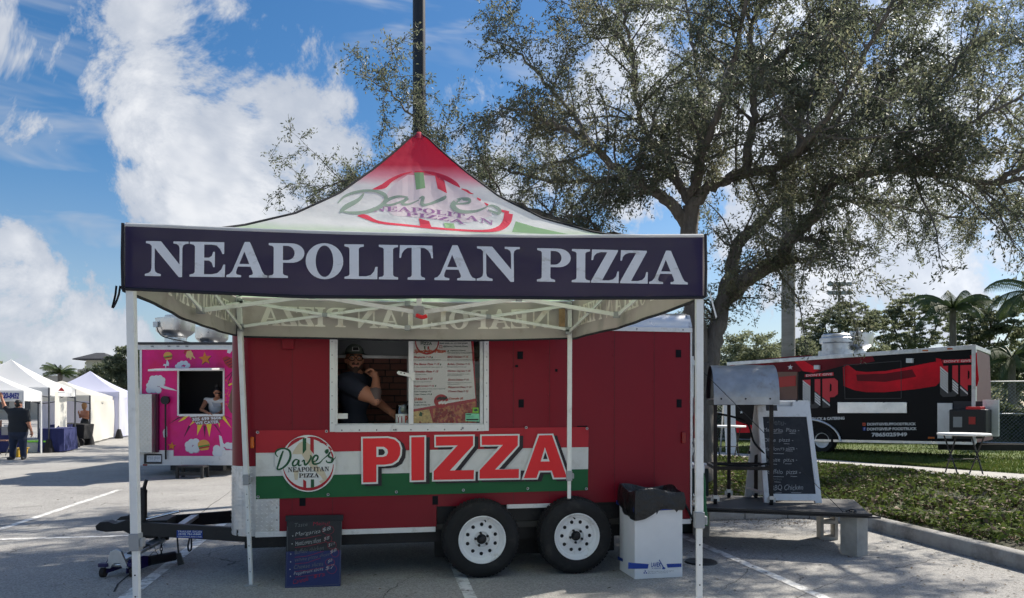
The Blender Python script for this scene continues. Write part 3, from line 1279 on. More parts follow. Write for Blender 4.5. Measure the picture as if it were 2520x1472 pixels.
# window frame, sill, mullion, sliding pane
fr = MB()
fw = .045
fr.box(wx0 - fw, wx0, -.018, .06, wz0 - .06, wz1 + fw)
fr.box(wx1, wx1 + fw, -.018, .06, wz0 - .06, wz1 + fw)
fr.box(wx0, wx1, -.018, .06, wz1, wz1 + fw)
fr.box(wx0, wx1, -.020, .06, wz0 - .062, wz0)
wf = obj('window_frame', fr, 'white_trim', trl, bevel=.003)
c = MB()
c.box(wx0 - .002, wx0 + .022, .0, .05, wz0 + .002, wz1)
c.box(wxm - .022, wxm + .022, -.004, .05, wz0 + .002, wz1)
obj('window_mullion', c, 'white_trim', wf, bevel=.003)
c = MB()
c.box(wx0, wx1, .005, .058, wz0, wz0 + .012)
obj('window_track', c, 'alu_dull', wf)
c = MB()
c.box(wx1 - .035, wx1 - .002, .008, .04, wz0 + .012, wz1)
obj('pane_frame', c, 'alu_dull', wf, bevel=.002)
c = MB()
c.box(wxm + .02, wx1 - .03, .018, .022, wz0 + .012, wz1)
obj('window_pane', c, 'pane_glass', wf)
for k in range(7):
    for uu in (wx0 - fw * .55, wx1 + fw * .55):
        c = MB()
        c.lathe([(.0001, -.003), (.005, -.002), (.006, 0)], 8, (uu, -.018, wz0 + .02 + k * .12), (0, 1, 0))
        obj('screw', c, 'grey_plastic', wf)
for k in range(9):
    c = MB()
    c.lathe([(.0001, -.003), (.005, -.002), (.006, 0)], 8, (wx0 + .06 + k * .152, -.020, wz0 - .045), (0, 1, 0))
    obj('screw', c, 'black_steel', wf)
# white latch bracket on the mullion
c = MB()
c.prism([(-.13, .015), (-.115, .035), (.0, .01), (.035, .03), (.04, -.05), (.01, -.055), (-.005, -.02), (-.11, .0)], lambda a, b, d: (wxm + .0 + a, d, 1.815 + b), -.018, -.008)
lt = obj('latch_bracket', c, 'letter_white', wf, bevel=.002)
for a in (-.09, -.06):
    c = MB()
    c.cyl((wxm + a, -.0195, 1.832 - (a + .09) * .3), (wxm + a, -.012, 1.832), .006, 10)
    obj('slot', c, 'black_plastic', lt)
# interior: partition faced with brick, inner door frame, ceiling
ib = 1.02
c = MB()
c.box(UL - .1, wx1 + .9, ib + .03, ib + .06, .46, ZT)
pt = obj('partition', c, 'mortar', trl)
bh, bl = .066, .205
bm_ = None
row = 0
zb = 1.05
br_data = {}
while zb < 2.02:
    uo = -2.2 + (.11 if row % 2 else 0)
    while uo < -.25:
        ln = bl * random.choice((.55, .8, 1, 1, 1.15))
        if uo + ln > -1.66:
            key = (round(ln, 3))
            if key not in br_data:
                c = MB()
                c.box(0, ln - .012, -.03, 0, 0, bh - .011)
                br_data[key] = new_mesh('brick', c, ['brick'], bevel=.004)
            o = put('brick', br_data[key], pt)
            o.location = (uo, ib + .03 + random.uniform(0, .012), zb)
        uo += ln
    zb += bh
    row += 1
c = MB()
c.box(-1.62, -.88, ib - .03, ib + .0, 2.02, 2.05)
c.box(-.91, -.88, ib - .03, ib + .0, .46, 2.02)
obj('inner_door_frame', c, 'alu_dull', trl)
c = MB()
c.box(UL, UR - .05, .05, DEP - .05, ZT - .03, ZT - .005)
c.box(-1.62, -.3, ib - .005, ib + .028, 2.055, ZT - .03)
obj('ceiling', c, 'ceiling_panel', trl)
c = MB()
c.box(-1.64, -.28, .07, .42, 1.29, 1.325)
obj('counter', c, 'alu_dull', trl, bevel=.004)
c = MB()
c.box(-1.59, -1.49, .05, .06, 1.42, 1.468)
obj('card', c, 'letter_white', trl)
# hook-and-loop patches on the wall
for x0, y0, x1, y1 in ((1273, 865, 1287, 884), (1268, 898, 1275, 904), (1366, 908, 1372, 915), (1276, 983, 1289, 1003), (1663, 861, 1676, 880), (1665, 983, 1677, 1003), (1420, 1048, 1445, 1053), (737, 1226, 752, 1245), (1064, 1221, 1078, 1242)):
    a, b = wall_uz(x0, y0), wall_uz(x1, y1)
    c = MB()
    c.box(min(a[0], b[0]), max(a[0], b[0]), -.004, .002, min(a[1], b[1]), max(a[1], b[1]))
    obj('velcro_patch', c, 'velcro', trl)
# amber marker lamp, red marker lamp, red vent cover
def wall_box(name, x0, y0, x1, y1, t, mat, bev=.004):
    a, b = wall_uz(x0, y0), wall_uz(x1, y1)
    c = MB()
    c.box(min(a[0], b[0]), max(a[0], b[0]), -t, .002, min(a[1], b[1]), max(a[1], b[1]))
    return obj(name, c, mat, trl, bevel=bev)


wall_box('marker_lamp', 617, 1075, 626, 1103, .03, 'amber_lens', .008)
wall_box('tail_lamp', 1676, 1063, 1686, 1091, .025, 'red_lens', .008)
wall_box('vent_cover', 694, 832, 724, 860, .03, 'red_paint', .01)
# latch rod on the rear edge
c = MB()
c.cyl((UR + .05, .06, 1.05), (UR + .05, .06, 2.02), .016, 10)
c.box(UR + .017, UR + .07, .03, .09, 1.93, 1.98)
c.box(UR + .017, UR + .07, .03, .09, 1.08, 1.13)
c.cyl((UR + .05, .06, 1.18), (UR + .09, -.05, 1.12), .012, 8)
c.cyl((UR + .09, -.05, 1.12), (UR + .09, -.06, .90), .012, 8)
obj('door_bar', c, 'alu_dull', trl, smooth=40)
c = MB()
c.tube(smooth_pts([(UR - .06, .03, .62), (UR - .03, -.03, .52), (UR + .02, -.05, .42), (UR + .06, -.03, .36)], 6), .012, 8)
obj('cable', c, 'rubber', trl, smooth=60)
c = MB()
c.box(UR - .12, UR - .05, .06, .14, .22, .40)
obj('stabiliser', c, 'black_steel', trl)

# wheels
AX = [(1187 - 1260, 1330), (1420, 1321)]


def make_wheel(u, mirror):
    wh = MB()
    y0, y1 = -.245, -.03
    rt = .345
    prof = [(.208, y0 + .012), (.235, y0 + .002), (.285, y0), (.318, y0 + .012), (.336, y0 + .036), (rt, y0 + .06), (rt + .001, (y0 + y1) / 2), (rt, y1 - .05), (.32, y1), (.21, y1)]
    wh.lathe(prof, 56, (u, 0, .345), (0, 1, 0))
    ty = obj('tyre', wh, 'rubber', trl, smooth=35)
    tb = MB()
    for k in range(60):
        a = 2 * PI * k / 60
        for yy0, yy1, sh in ((y0 + .030, y0 + .075, 0), (y0 + .085, y0 + .125, .5), (y0 + .135, y1 - .03, 0)):
            aa = a + sh * PI / 60
            pts = []
            for rr in (rt - .008, rt + .0065):
                for da, yy in ((-.033, yy0), (.033, yy0), (.033, yy1), (-.033, yy1)):
                    r2 = rr - (.010 if yy < y0 + .05 else 0)
                    pts.append((u + r2 * math.cos(aa + da), yy, .345 + r2 * math.sin(aa + da)))
            tb.hexa(pts)
    o = obj('tread_blocks', tb, 'rubber', ty)
    o['kind'] = 'stuff'
    rm = MB()
    rm.lathe([(.206, y0 + .02), (.214, y0 + .004), (.209, y0 - .001), (.201, y0 + .003), (.196, y0 + .02), (.186, y0 + .035), (.172, y0 + .040), (.163, y0 + .052), (.1635, y0 + .056)], 56, (u, 0, .345), (0, 1, 0))
    rm.lathe([(.100, y0 + .046), (.085, y0 + .036), (.070, y0 + .034), (.066, y0 + .05), (.045, y0 + .05)], 40, (u, 0, .345), (0, 1, 0))
    # disc with ten open holes
    outer = circ(0, 0, .1634, n=48)
    inner = circ(0, 0, .0998, n=40)
    holes = [circ(.131 * math.cos(2 * PI * k / 10 + .3 + mirror), .131 * math.sin(2 * PI * k / 10 + .3 + mirror), .0165, n=12) for k in range(10)]
    V, Tt = poly_mesh([[outer, inner] + holes])
    rm.add([(u + x, y0 + .056 - max(0, (.125 - math.hypot(x, z)) / .025) * .010, .345 + z) for x, z in V], Tt)
    rim = obj('rim', rm, 'wheel_white', trl, smooth=35)
    bk = MB()
    bk.lathe([(.0001, y0 + .10), (.205, y0 + .10)], 32, (u, 0, .345), (0, 1, 0))
    obj('brake_drum', bk, 'dark_inside', rim)
    hub = MB()
    hub.lathe([(.0001, y0 + .002), (.022, y0 + .002), (.030, y0 + .008), (.033, y0 + .05), (.046, y0 + .052)], 20, (u, 0, .345), (0, 1, 0))
    obj('hub_cap', hub, 'black_steel', rim, smooth=40)
    for k in range(5):
        a = 2 * PI * k / 5 + .5 + mirror
        c = MB()
        c.lathe([(.0001, y0 + .014), (.009, y0 + .016), (.012, y0 + .022), (.012, y0 + .04)], 6, (u + .058 * math.cos(a), 0, .345 + .058 * math.sin(a)), (0, 1, 0))
        obj('lug_nut', c, 'black_steel', rim)
    c = MB()
    c.cyl((u + .17 * math.cos(1.4 + mirror), y0 + .045, .345 + .17 * math.sin(1.4 + mirror)), (u + .165 * math.cos(1.4 + mirror), y0 + .0, .345 + .165 * math.sin(1.4 + mirror)), .006, 8)
    obj('valve', c, 'rubber', rim)


wu0 = wall_uz(1187, 1330, .24)[0]
wu1 = wall_uz(1420.5, 1322, .24)[0]
make_wheel(wu0, 0.0)
make_wheel(wu1, .31)
c = MB()
c.box(wcut0 + .01, wcut1 - .01, .05, .30, .46, .615)
c.box(wcut0 + .01, wcut1 - .01, .30, .33, .10, .46)
obj('wheel_box', c, 'black_steel', trl)
c = MB()
for u in (wu0, wu1):
    c.cyl((u, -.03, .345), (u, 1.9, .345), .035, 10)
obj('axle', c, 'black_steel', trl)
c = MB()
c.box(UL - .1, UR - .05, .10, .16, .28, .40)
c.box(UL - .1, UR - .05, DEP - .16, DEP - .10, .28, .40)
obj('chassis_rail', c, 'black_steel', trl)

# tongue
c = MB()
tz0, tz1 = .30, .43
c.beam((-3.52, .93, .365), (-2.0, .16, .355), .055, .125)
obj('tongue_beam', c, 'black_steel', trl, bevel=.004)
c = MB()
c.beam((-3.52, 1.17, .365), (-2.0, 1.94, .355), .055, .125)
obj('tongue_beam', c, 'black_steel', trl, bevel=.004)
c = MB()
c.beam((-3.05, .72, .40), (-3.05, 1.40, .40), .07, .035)
obj('tongue_crossbar', c, 'alu_dull', trl)
c = MB()
c.prism([(-3.86, .345), (-3.87, .385), (-3.83, .42), (-3.76, .425), (-3.70, .40), (-3.60, .43), (-3.36, .435), (-3.36, .30), (-3.55, .29), (-3.62, .33), (-3.78, .325)], lambda a, b, d: (a, d, b), .98, 1.12)
cp = obj('coupler', c, 'black_steel', trl, bevel=.006)
c = MB()
c.prism([(-3.70, .425), (-3.66, .46), (-3.58, .47), (-3.53, .455), (-3.53, .435)], lambda a, b, d: (a, d, b), 1.03, 1.07)
c.tube([(-3.60, 1.05, .465), (-3.55, 1.05, .49), (-3.51, 1.05, .485)], .006, 6)
obj('coupler_lever', c, 'black_steel', cp)
c = MB()
c.box(-3.40, -3.20, .86, 1.24, .27, .44)
obj('jack_plate', c, 'black_steel', trl, bevel=.004)
jk = MB()
jk.cyl((-3.42, .90, .28), (-3.42, .90, .70), .034, 14)
jack = obj('tongue_jack', jk, 'black_steel', trl, smooth=40)
c = MB()
c.cyl((-3.42, .90, .70), (-3.42, .90, .73), .036, 14)
c.cyl((-3.44, .90, .735), (-3.40, .88, .745), .02, 8)
c.cyl((-3.41, .88, .74), (-3.385, .87, .83), .017, 10)
obj('jack_handle', c, 'black_steel', jack, smooth=40)
c = MB()
c.cyl((-3.38, .86, .455), (-3.07, .80, .53), .012, 10)
obj('lamp_tube', c, 'chrome', trl, smooth=40)
# dealer sticker on the near beam
bdir = Vector((-2.0, .16, 0)) - Vector((-3.52, .93, 0))
bn = Vector((bdir.y, -bdir.x, 0)).normalized()
bw = TM[trl.name] @ Vector((-2.76, .545, .36))
bnw = (TM[trl.name].to_3x3() @ bn)
BEAM = Plane(bw + bnw * (-.0275 if bnw.y > 0 else .0275), bnw)
BEAM.p = bw + BEAM.n * .0275
st = decal('dealer_sticker', [[[(435, 1305), (498, 1305.5), (498.5, 1325), (434.5, 1324)]]], 'box_blue', BEAM, .0015, trl)
text_decal('sticker_print', 'TRAILER SALES', ((437, 1310.5), (496.5, 1311), (496.5, 1306.5), (437, 1306)), 'letter_white', BEAM, .0025, st)
text_decal('sticker_print', '(410) 761-0460', ((439, 1317.8), (494, 1318.3), (494, 1312.3), (439, 1311.8)), 'letter_white', BEAM, .0025, st, bold=.03)
text_decal('sticker_print', 'GLEN BURNIE, MARYLAND', ((437, 1322.8), (496.5, 1323.5), (496.5, 1319.7), (437, 1319)), 'letter_white', BEAM, .0025, st)
# chains, plugs
def chain(p, n, name='safety_chain'):
    c = MB()
    z = p[2]
    for i in range(n):
        pts = []
        for k in range(9):
            a = 2 * PI * k / 8
            du = .011 * math.cos(a) if i % 2 else 0
            dv = 0 if i % 2 else .011 * math.cos(a)
            pts.append((p[0] + du, p[1] + dv, z - .021 + .021 * math.sin(a)))
        c.tube(pts, .0042, 6, cap=False)
        z -= .033
    obj(name, c, 'black_steel', trl, smooth=60)


chain((-3.23, .78, .30), 5)
c = MB()
c.tube(smooth_pts([(-3.07, .70, .31), (-3.065, .70, .22), (-3.055, .69, .15)], 5), .008, 8)
c.prism([(-.015, 0), (.02, .005), (.055, -.10), (.0, -.115)], lambda a, b, d: (-3.06 + a, d, .15 + b), .675, .705)
obj('trailer_plug', c, 'black_plastic', trl)
c = MB()
c.tube(smooth_pts([(-2.95, .65, .30), (-2.965, .65, .22), (-2.955, .65, .175), (-2.935, .65, .20), (-2.935, .65, .30)], 5), .008, 8)
obj('chain_hook', c, 'black_steel', trl, smooth=60)
c = MB()
c.tube(smooth_pts([(-3.29, .84, .29), (-3.30, .83, .18), (-3.25, .82, .09)], 6), .003, 6)
obj('breakaway_wire', c, 'black_plastic', trl)
# ================================================================== canopy tent
FL, FR_, RL, RR = Vector((-1.985, 3.95, 0)), Vector((1.045, 4.21, 0)), Vector((-2.36, 6.60, 0)), Vector((.53, 6.88, 0))
VT, VB = 2.475, 2.138
APEX = Vector((-.655, 5.41, 3.475))
tent = thing('canopy_tent', (-.7, 5.4, 0), 'pop-up canopy tent with white lettered navy valance and peaked red and white roof', 'canopy')


def up(p, z):
    return Vector((p.x, p.y, z))


HIP = [(0, 0), (.1, .012), (.2, .03), (.33, .105), (.5, .236), (.66, .42), (.8, .64), (.9, .815), (.965, .94), (1, .985)]


def hip_h(t):
    for (a, ha), (b, hb) in zip(HIP, HIP[1:]):
        if t <= b:
            return ha + (hb - ha) * (t - a) / (b - a)
    return HIP[-1][1]


def roof_pt(c0, c1, s, t, z0=VT):
    """s along the eave, t up the slope"""
    ts = max(0, min(1, t))
    a = up(c0, 0).lerp(up(APEX, 0), ts)
    b = up(c1, 0).lerp(up(APEX, 0), ts)
    p = a.lerp(b, s)
    z = VT + hip_h(ts)
    # cloth sags a little between the hips; the eave truss lifts its middle
    z += -.05 * math.sin(PI * s) * math.sin(PI * ts) - .024 * math.sin(PI * s) * (1 - ts) ** 3
    z += .004 * math.sin(40 * s + 9 * ts) * math.sin(PI * s) * math.sin(PI * ts)
    # rounded nose of the peak
    return Vector((p.x, p.y, z))


def roof_mat():
    """one print: red peak fading to white, soft green skirt (dyed cloth, same from every side)"""
    m = bpy.data.materials.new('roof_print')
    m.use_nodes = True
    nt = m.node_tree
    nt.nodes.clear()
    L = nt.links.new
    N = nt.nodes.new
    out = N('ShaderNodeOutputMaterial')
    p = N('ShaderNodeBsdfPrincipled')
    p.inputs['Roughness'].default_value = .7
    p.inputs['Specular IOR Level'].default_value = .3
    tc = N('ShaderNodeTexCoord')
    sp = N('ShaderNodeSeparateXYZ')
    L(tc.outputs['Object'], sp.inputs[0])
    nz = N('ShaderNodeTexNoise')
    nz.inputs['Scale'].default_value = 2.5
    nz.inputs['Detail'].default_value = 4
    L(tc.outputs['Object'], nz.inputs['Vector'])
    ad = N('ShaderNodeMath')
    ad.operation = 'MULTIPLY_ADD'
    ad.inputs[1].default_value = .10
    L(nz.outputs['Fac'], ad.inputs[0])
    L(sp.outputs['Z'], ad.inputs[2])
    cr = N('ShaderNodeValToRGB')
    e = cr.color_ramp.elements
    for k in range(3):
        e.new(.5)
    z0, z1 = 2.40, 3.60
    cols = [(2.545, srgb(196, 220, 186)), (2.63, srgb(236, 238, 238)), (2.98, srgb(238, 238, 238)), (3.06, srgb(232, 160, 176)), (3.16, srgb(212, 62, 88))]
    for el, (z, c) in zip(e, cols):
        el.position = (z + .05 - z0) / (z1 - z0)
        el.color = (*c, 1)
    mr = N('ShaderNodeMapRange')
    mr.inputs[1].default_value, mr.inputs[2].default_value = z0, z1
    L(ad.outputs[0], mr.inputs[0])
    L(mr.outputs[0], cr.inputs[0])
    L(cr.outputs[0], p.inputs['Base Color'])
    bn = N('ShaderNodeTexNoise')
    bn.inputs['Scale'].default_value = 9
    bn.inputs['Detail'].default_value = 5
    L(tc.outputs['Object'], bn.inputs['Vector'])
    bp = N('ShaderNodeBump')
    bp.inputs['Distance'].default_value = .006
    L(bn.outputs['Fac'], bp.inputs['Height'])
    L(bp.outputs[0], p.inputs['Normal'])
    tr = N('ShaderNodeBsdfTranslucent')
    L(cr.outputs[0], tr.inputs[0])
    ms = N('ShaderNodeMixShader')
    ms.inputs[0].default_value = .5
    L(p.outputs[0], ms.inputs[1])
    L(tr.outputs[0], ms.inputs[2])
    L(ms.outputs[0], out.inputs[0])
    MAT['roof_print'] = m


roof_mat()
EAVES = {'front': (FL, FR_), 'right': (FR_, RR), 'back': (RR, RL), 'left': (RL, FL)}
front_surf = None
for nm, (a, b) in EAVES.items():
    mb = MB()
    mb.grid(lambda s, t: roof_pt(a, b, s, t), 36, 36)
    if nm == 'front':
        front_surf = Surf(mb)
    obj('roof_panel', mb, 'roof_print', tent, smooth=70, world=True, fix=False)
# dark piping on the hips and the peak cap
for cnr in (FL, FR_, RL, RR):
    mb = MB()
    mb.tube([roof_pt(cnr, cnr, 0, t / 24) + Vector((0, 0, .004)) for t in range(25)], .007, 6)
    obj('hip_piping', mb, 'trim_black', tent, smooth=60, world=True)
mb = MB()
mb.lathe([(.0001, .006), (.016, .004), (.034, -.02), (.055, -.055)], 16, up(APEX, VT + .985), (0, 0, 1))
M('peak_red', srgb(206, 60, 84), .7, translucent=.3)
obj('peak_cap', mb, 'peak_red', tent, smooth=60, world=True)

# valances: navy outside, pale print showing through inside
TC = Vector((-.69, 5.41, 0))


def val_fn(a, b, off=0.0, z0=VB, z1=VT):
    d = (b - a).normalized()
    n = Vector((d.y, -d.x, 0))
    if n.dot((a + b) / 2 - TC) < 0:
        n = -n
    L = (b - a).length
    def f(s, t):
        p = a.lerp(b, s)
        ed = math.sin(PI * min(1, max(0, s)))
        rip = .018 * math.sin(4.3 * s * L + 1.0 + .8 * t) * ed * (1 - t) + .006 * math.sin(13 * s * L + 3 * t) * ed * (1 - t)
        sag = -.024 * ed + .004 * math.sin(3.1 * s * L + 2) * (1 - t)
        z = z0 + (z1 - z0) * t + sag
        bul = .012 * math.sin(PI * t) * ed
        p = p + n * (.012 + off + rip + bul)
        return Vector((p.x, p.y, z))
    return f, n


val_objs = {}
for nm, (a, b) in EAVES.items():
    f, nrm = val_fn(a, b)
    mb = MB()
    mb.grid(f, 60, 8)
    val_objs[nm] = obj('valance', mb, 'navy_cloth', tent, smooth=70, world=True, fix=False)
    if nm == 'front':
        val_surf = Surf(MB().grid(f, 60, 8))
    fi, _ = val_fn(a, b, -.004)
    mb = MB()
    mb.grid(fi, 60, 8)
    obj('valance_lining', mb, 'inner_cloth', val_objs[nm], smooth=70, world=True, fix=False)
    mb = MB()
    mb.tube([f(i / 40, 0.0) for i in range(41)], .009, 6)
    obj('hem', mb, 'trim_black', val_objs[nm], smooth=60, world=True)
    if nm in ('back', 'left', 'right'):
        # lettering seen through from the inside, reversed
        L = (b - a).length
        glyphs, tw = serif_text('NEAPOLITAN PIZZA')
        hgt = .165
        sc = (L - .34) / tw
        fo, _ = val_fn(a, b, -.007)
        for ch, cs in glyphs:
            cs2 = [[[(.17 / L + p[0] * sc / L, .30 + p[1] * .50) for p in c] for c in g] for g in cs]
            # text runs a -> b when seen from outside
            decal_fn('letter', cs2, 'inner_print', fo, val_objs[nm], step=.035)
# corner seams
for cnr in (FL, FR_, RL, RR):
    mb = MB()
    d = (up(cnr, 0) - TC).normalized() * .016
    mb.tube([up(cnr, VT + .004) + d, up(cnr, 2.3) + d * 1.2, up(cnr, VB) + d], .008, 6)
    obj('corner_binding', mb, 'trim_black', tent, world=True)
# front lettering
N_ = [('NEAPOLITAN', (357, 679.5), (1280, 692.5), (1279, 608.5), (358, 593.5)), ('PIZZA', (1321, 693), (1692, 700.5), (1691, 620), (1322, 611))]
for word, bl, br, tr_, tl in N_:
    glyphs, tw = serif_text(word)
    qm = quad_map((bl, br, tr_, tl))
    for ch, cs in glyphs:
        cs2 = [[[qm(p[0] / tw, p[1]) for p in c] for c in g] for g in cs]
        decal('letter', cs2, 'print_white', val_surf, .003, val_objs['front'], step=22)
# white eave edge
mb = MB()
mb.tube([roof_pt(FL, FR_, i / 30, 0) + Vector((0, -.006, -.004)) for i in range(31)], .011, 6)
obj('eave_edge', mb, 'roof_white', tent, world=True, smooth=60)

# roof emblem on the front panel, traced then laid on the cloth
emb = put('roof_emblem', new_mesh('roof_emblem', MB().add([tuple(TM[tent.name].inverted() @ front_surf.hit(x, y, .002)) for x, y in rect(1140, 480, 1146, 486)], [(0, 1, 2, 3)]), ['roof_logo_pink']), tent)


def rd(contours, mat, off=.004, step=14):
    return decal('emblem_print', contours, mat, front_surf, off * .4, emb, step)


def c1(pts):       # crop coordinates of the close-up (origin 1050,450, 1.8x) -> sheet
    return [((1050 + x / 1.8) / 1.6, (450 + y / 1.8) / 1.6) for x, y in pts]


def rib(pts, w, k=5):
    P = smooth_pts([(x, y, ww) for (x, y), ww in zip(pts, w if isinstance(w, list) else [w] * len(pts))], k)
    return [list(map(c1, [q[0]])) for q in ribbon([(p[0], p[1]) for p in P], [p[2] for p in P])]


rd([[c1([(900, 500), (1000, 430), (1250, 440), (1420, 560), (1560, 640), (1600, 720), (1430, 770), (1150, 740), (900, 720), (800, 640)])]], 'roof_logo_pink', .003)
rd([[c1([(1046, 415), (1112, 410), (1124, 524), (1060, 536)])]], 'roof_logo_green')
rd([[c1([(1192, 430), (1255, 448), (1278, 562), (1212, 528)])]], 'roof_logo_red')
rd(rib([(750, 535), (830, 510), (880, 470), (960, 430), (1030, 410)], [6, 36, 26, 16, 5]), 'roof_logo_red', .005)
rd(rib([(1050, 408), (1120, 410), (1200, 428), (1280, 460), (1340, 495), (1370, 520)], [6, 14, 26, 34, 26, 6]), 'roof_logo_red', .005)
rd(rib([(1380, 530), (1420, 545), (1440, 560), (1465, 566)], [6, 16, 12, 4]), 'roof_logo_red', .005)
for q in ([(1490, 590), (1520, 605), (1515, 618), (1492, 605)], [(1540, 625), (1575, 640), (1560, 655)], [(1640, 672), (1720, 690), (1715, 708), (1650, 690)]):
    rd([[c1(q)]], 'roof_logo_red', .005)
rd(rib([(645, 722), (700, 728), (800, 768), (1000, 790), (1200, 810), (1400, 825), (1560, 828), (1650, 810), (1700, 765), (1715, 705)], [6, 30, 18, 14, 14, 14, 18, 36, 58, 62]), 'roof_logo_red', .005)
rd([[c1([(1078, 738), (1152, 760), (1170, 806), (1090, 798)])]], 'roof_logo_red')
rd([[c1([(1255, 770), (1326, 776), (1336, 812), (1266, 810)])]], 'roof_logo_green')
rd([[c1([(1765, 760), (1900, 800), (2060, 835), (2140, 852), (1960, 848), (1740, 836)])]], 'roof_logo_green', .003)
# flowing script of the emblem as brush strokes
for pts, w in (([(505, 632), (560, 580), (660, 548), (760, 545), (830, 570), (845, 610), (800, 660), (700, 695), (600, 700), (530, 690)], [8, 16, 18, 18, 26, 30, 30, 24, 18, 8]),
               ([(690, 562), (650, 610), (560, 660), (520, 700)], [10, 26, 34, 12]),
               ([(1000, 590), (930, 585), (860, 610), (830, 640), (880, 645), (970, 615), (1000, 595), (960, 635), (1010, 640), (1080, 610)], [8, 16, 24, 22, 14, 16, 24, 20, 12, 6]),
               ([(1080, 600), (1110, 590), (1100, 640), (1150, 640), (1250, 600), (1270, 580)], [6, 20, 24, 16, 26, 10]),
               ([(1330, 640), (1430, 630), (1430, 605), (1360, 610), (1320, 650), (1370, 690), (1480, 690), (1560, 660)], [10, 16, 24, 26, 38, 26, 18, 8]),
               ([(1560, 655), (1600, 650), (1650, 680), (1640, 705), (1570, 680)], [6, 14, 24, 20, 8])):
    rd(rib(pts, w), 'roof_logo_grey', .007)


def rtext(s, q, bold=.0):
    glyphs, tw = serif_text(s, gap=.06)
    (ax, ay), (mx_, my), (bx_, by_), hh = q
    def qm(u, v):
        x = ax * 2 * (u - .5) * (u - 1) + mx_ * 4 * u * (1 - u) + bx_ * 2 * u * (u - .5)
        y = ay * 2 * (u - .5) * (u - 1) + my * 4 * u * (1 - u) + by_ * 2 * u * (u - .5)
        return c1([(x, y - v * hh)])[0]
    for ch, cs in glyphs:
        rd([[[qm(p[0] / tw, p[1]) for p in c] for c in g] for g in cs], 'roof_logo_purple', .006, 16)


rtext('NEAPOLITAN', ((752, 694), (1170, 706), (1612, 792), 32))
rtext('PIZZA', ((985, 724), (1190, 744), (1410, 786), 27))

# frame: legs, sliders, scissor trusses, peak post
def sq(mb, p, q, wd=.038, up_=(1, 0, 0)):
    mb.beam(p, q, wd, wd, up_)


def leg(top, foot, zj, label=None, ft=True, zend=None):
    d = foot - top
    def at(z):
        return top + d * ((top.z - z) / (top.z - foot.z))
    mb = MB()
    sq(mb, at(top.z), at(zj), .040)
    lg = obj('leg', mb, 'white_metal', tent, bevel=.004, world=True)
    mb = MB()
    p = at(zj)
    mb.beam(at(zj + .055), at(zj - .035), .054, .052, (1, 0, 0))
    jb = obj('leg_lock', mb, 'grey_plastic', lg, bevel=.006, world=True)
    mb = MB()
    q = at(zj - .0)
    mb.box(q.x + .027, q.x + .042, q.y - .02, q.y + .02, q.z - .015, q.z + .03)
    obj('lock_button', mb, 'grey_plastic', jb, bevel=.004, world=True)
    mb = MB()
    sq(mb, at(zj), at(foot.z + .008), .031)
    il = obj('inner_leg', mb, 'white_metal', lg, bevel=.003, world=True)
    if ft:
        mb = MB()
        mb.box(foot.x - .045, foot.x + .065, foot.y - .045, foot.y + .045, foot.z, foot.z + .010)
        obj('foot_plate', mb, 'grey_plastic', lg, bevel=.002, world=True)
    z = foot.z + .12
    while z < zj - .1:
        mb = MB()
        c_ = at(z)
        mb.cyl((c_.x, c_.y - .0165, c_.z), (c_.x, c_.y + .0165, c_.z), .0045, 8)
        obj('pin_hole', mb, 'black_plastic', il, world=True)
        z += .11
    return lg


IN = .03
legs = {}
def inn(p, k=.02):
    return p + (TC - up(p, 0)).normalized() * k


legs['fl'] = leg(up(inn(FL), VT - .01), up(inn(FL), 0) + Vector((.045, 0, 0)), .83)
legs['fr'] = leg(up(inn(FR_), VT - .01), up(inn(FR_), 0), .905)
legs['rl'] = leg(up(inn(RL), VT - .01), Vector((-2.232, 6.575, 0)), .895)
# the rear right leg is shortened and stands on top of the trailer tyre
ty = TM[trl.name] @ Vector((wu1, -.14, .345))
rr_foot = Vector((inn(RR).x - .01, inn(RR).y - .04, .705))
legs['rr'] = leg(up(inn(RR), VT - .01), rr_foot, .905, ft=False)


def truss(a, b, name, z_lo=2.195, z_hi=2.415, off=.045):
    a2, b2 = a + (TC - up(a, 0)).normalized() * off, b + (TC - up(b, 0)).normalized() * off
    m = a2.lerp(b2, .5)
    nodes = [a2, m, b2]
    for i in (0, 1):
        p, q = nodes[i], nodes[i + 1]
        side_ = Vector((0, 0, 1)).cross((q - p)).normalized() * .009
        mb = MB()
        mb.beam(up(p, z_lo) + side_, up(q, z_hi) + side_, .012, .026)
        obj('truss_bar', mb, 'bar_white', tent, bevel=.002, world=True)
        mb = MB()
        mb.beam(up(p, z_hi) - side_, up(q, z_lo) - side_, .012, .026)
        obj('truss_bar', mb, 'bar_white', tent, bevel=.002, world=True)
        c_ = p.lerp(q, .5)
        mb = MB()
        z = (z_lo + z_hi) / 2
        mb.beam(up(c_, z) - side_ * 2.4, up(c_, z) + side_ * 2.4, .042, .036)
        obj('truss_joint', mb, 'grey_plastic', tent, bevel=.003, world=True)
    for p in nodes:
        for z in (z_lo, z_hi):
            mb = MB()
            mb.beam(up(p, z - .022), up(p, z + .022), .048, .048, (1, 0, 0))
            obj('truss_bracket', mb, 'grey_plastic', tent, bevel=.004, world=True)
    return m


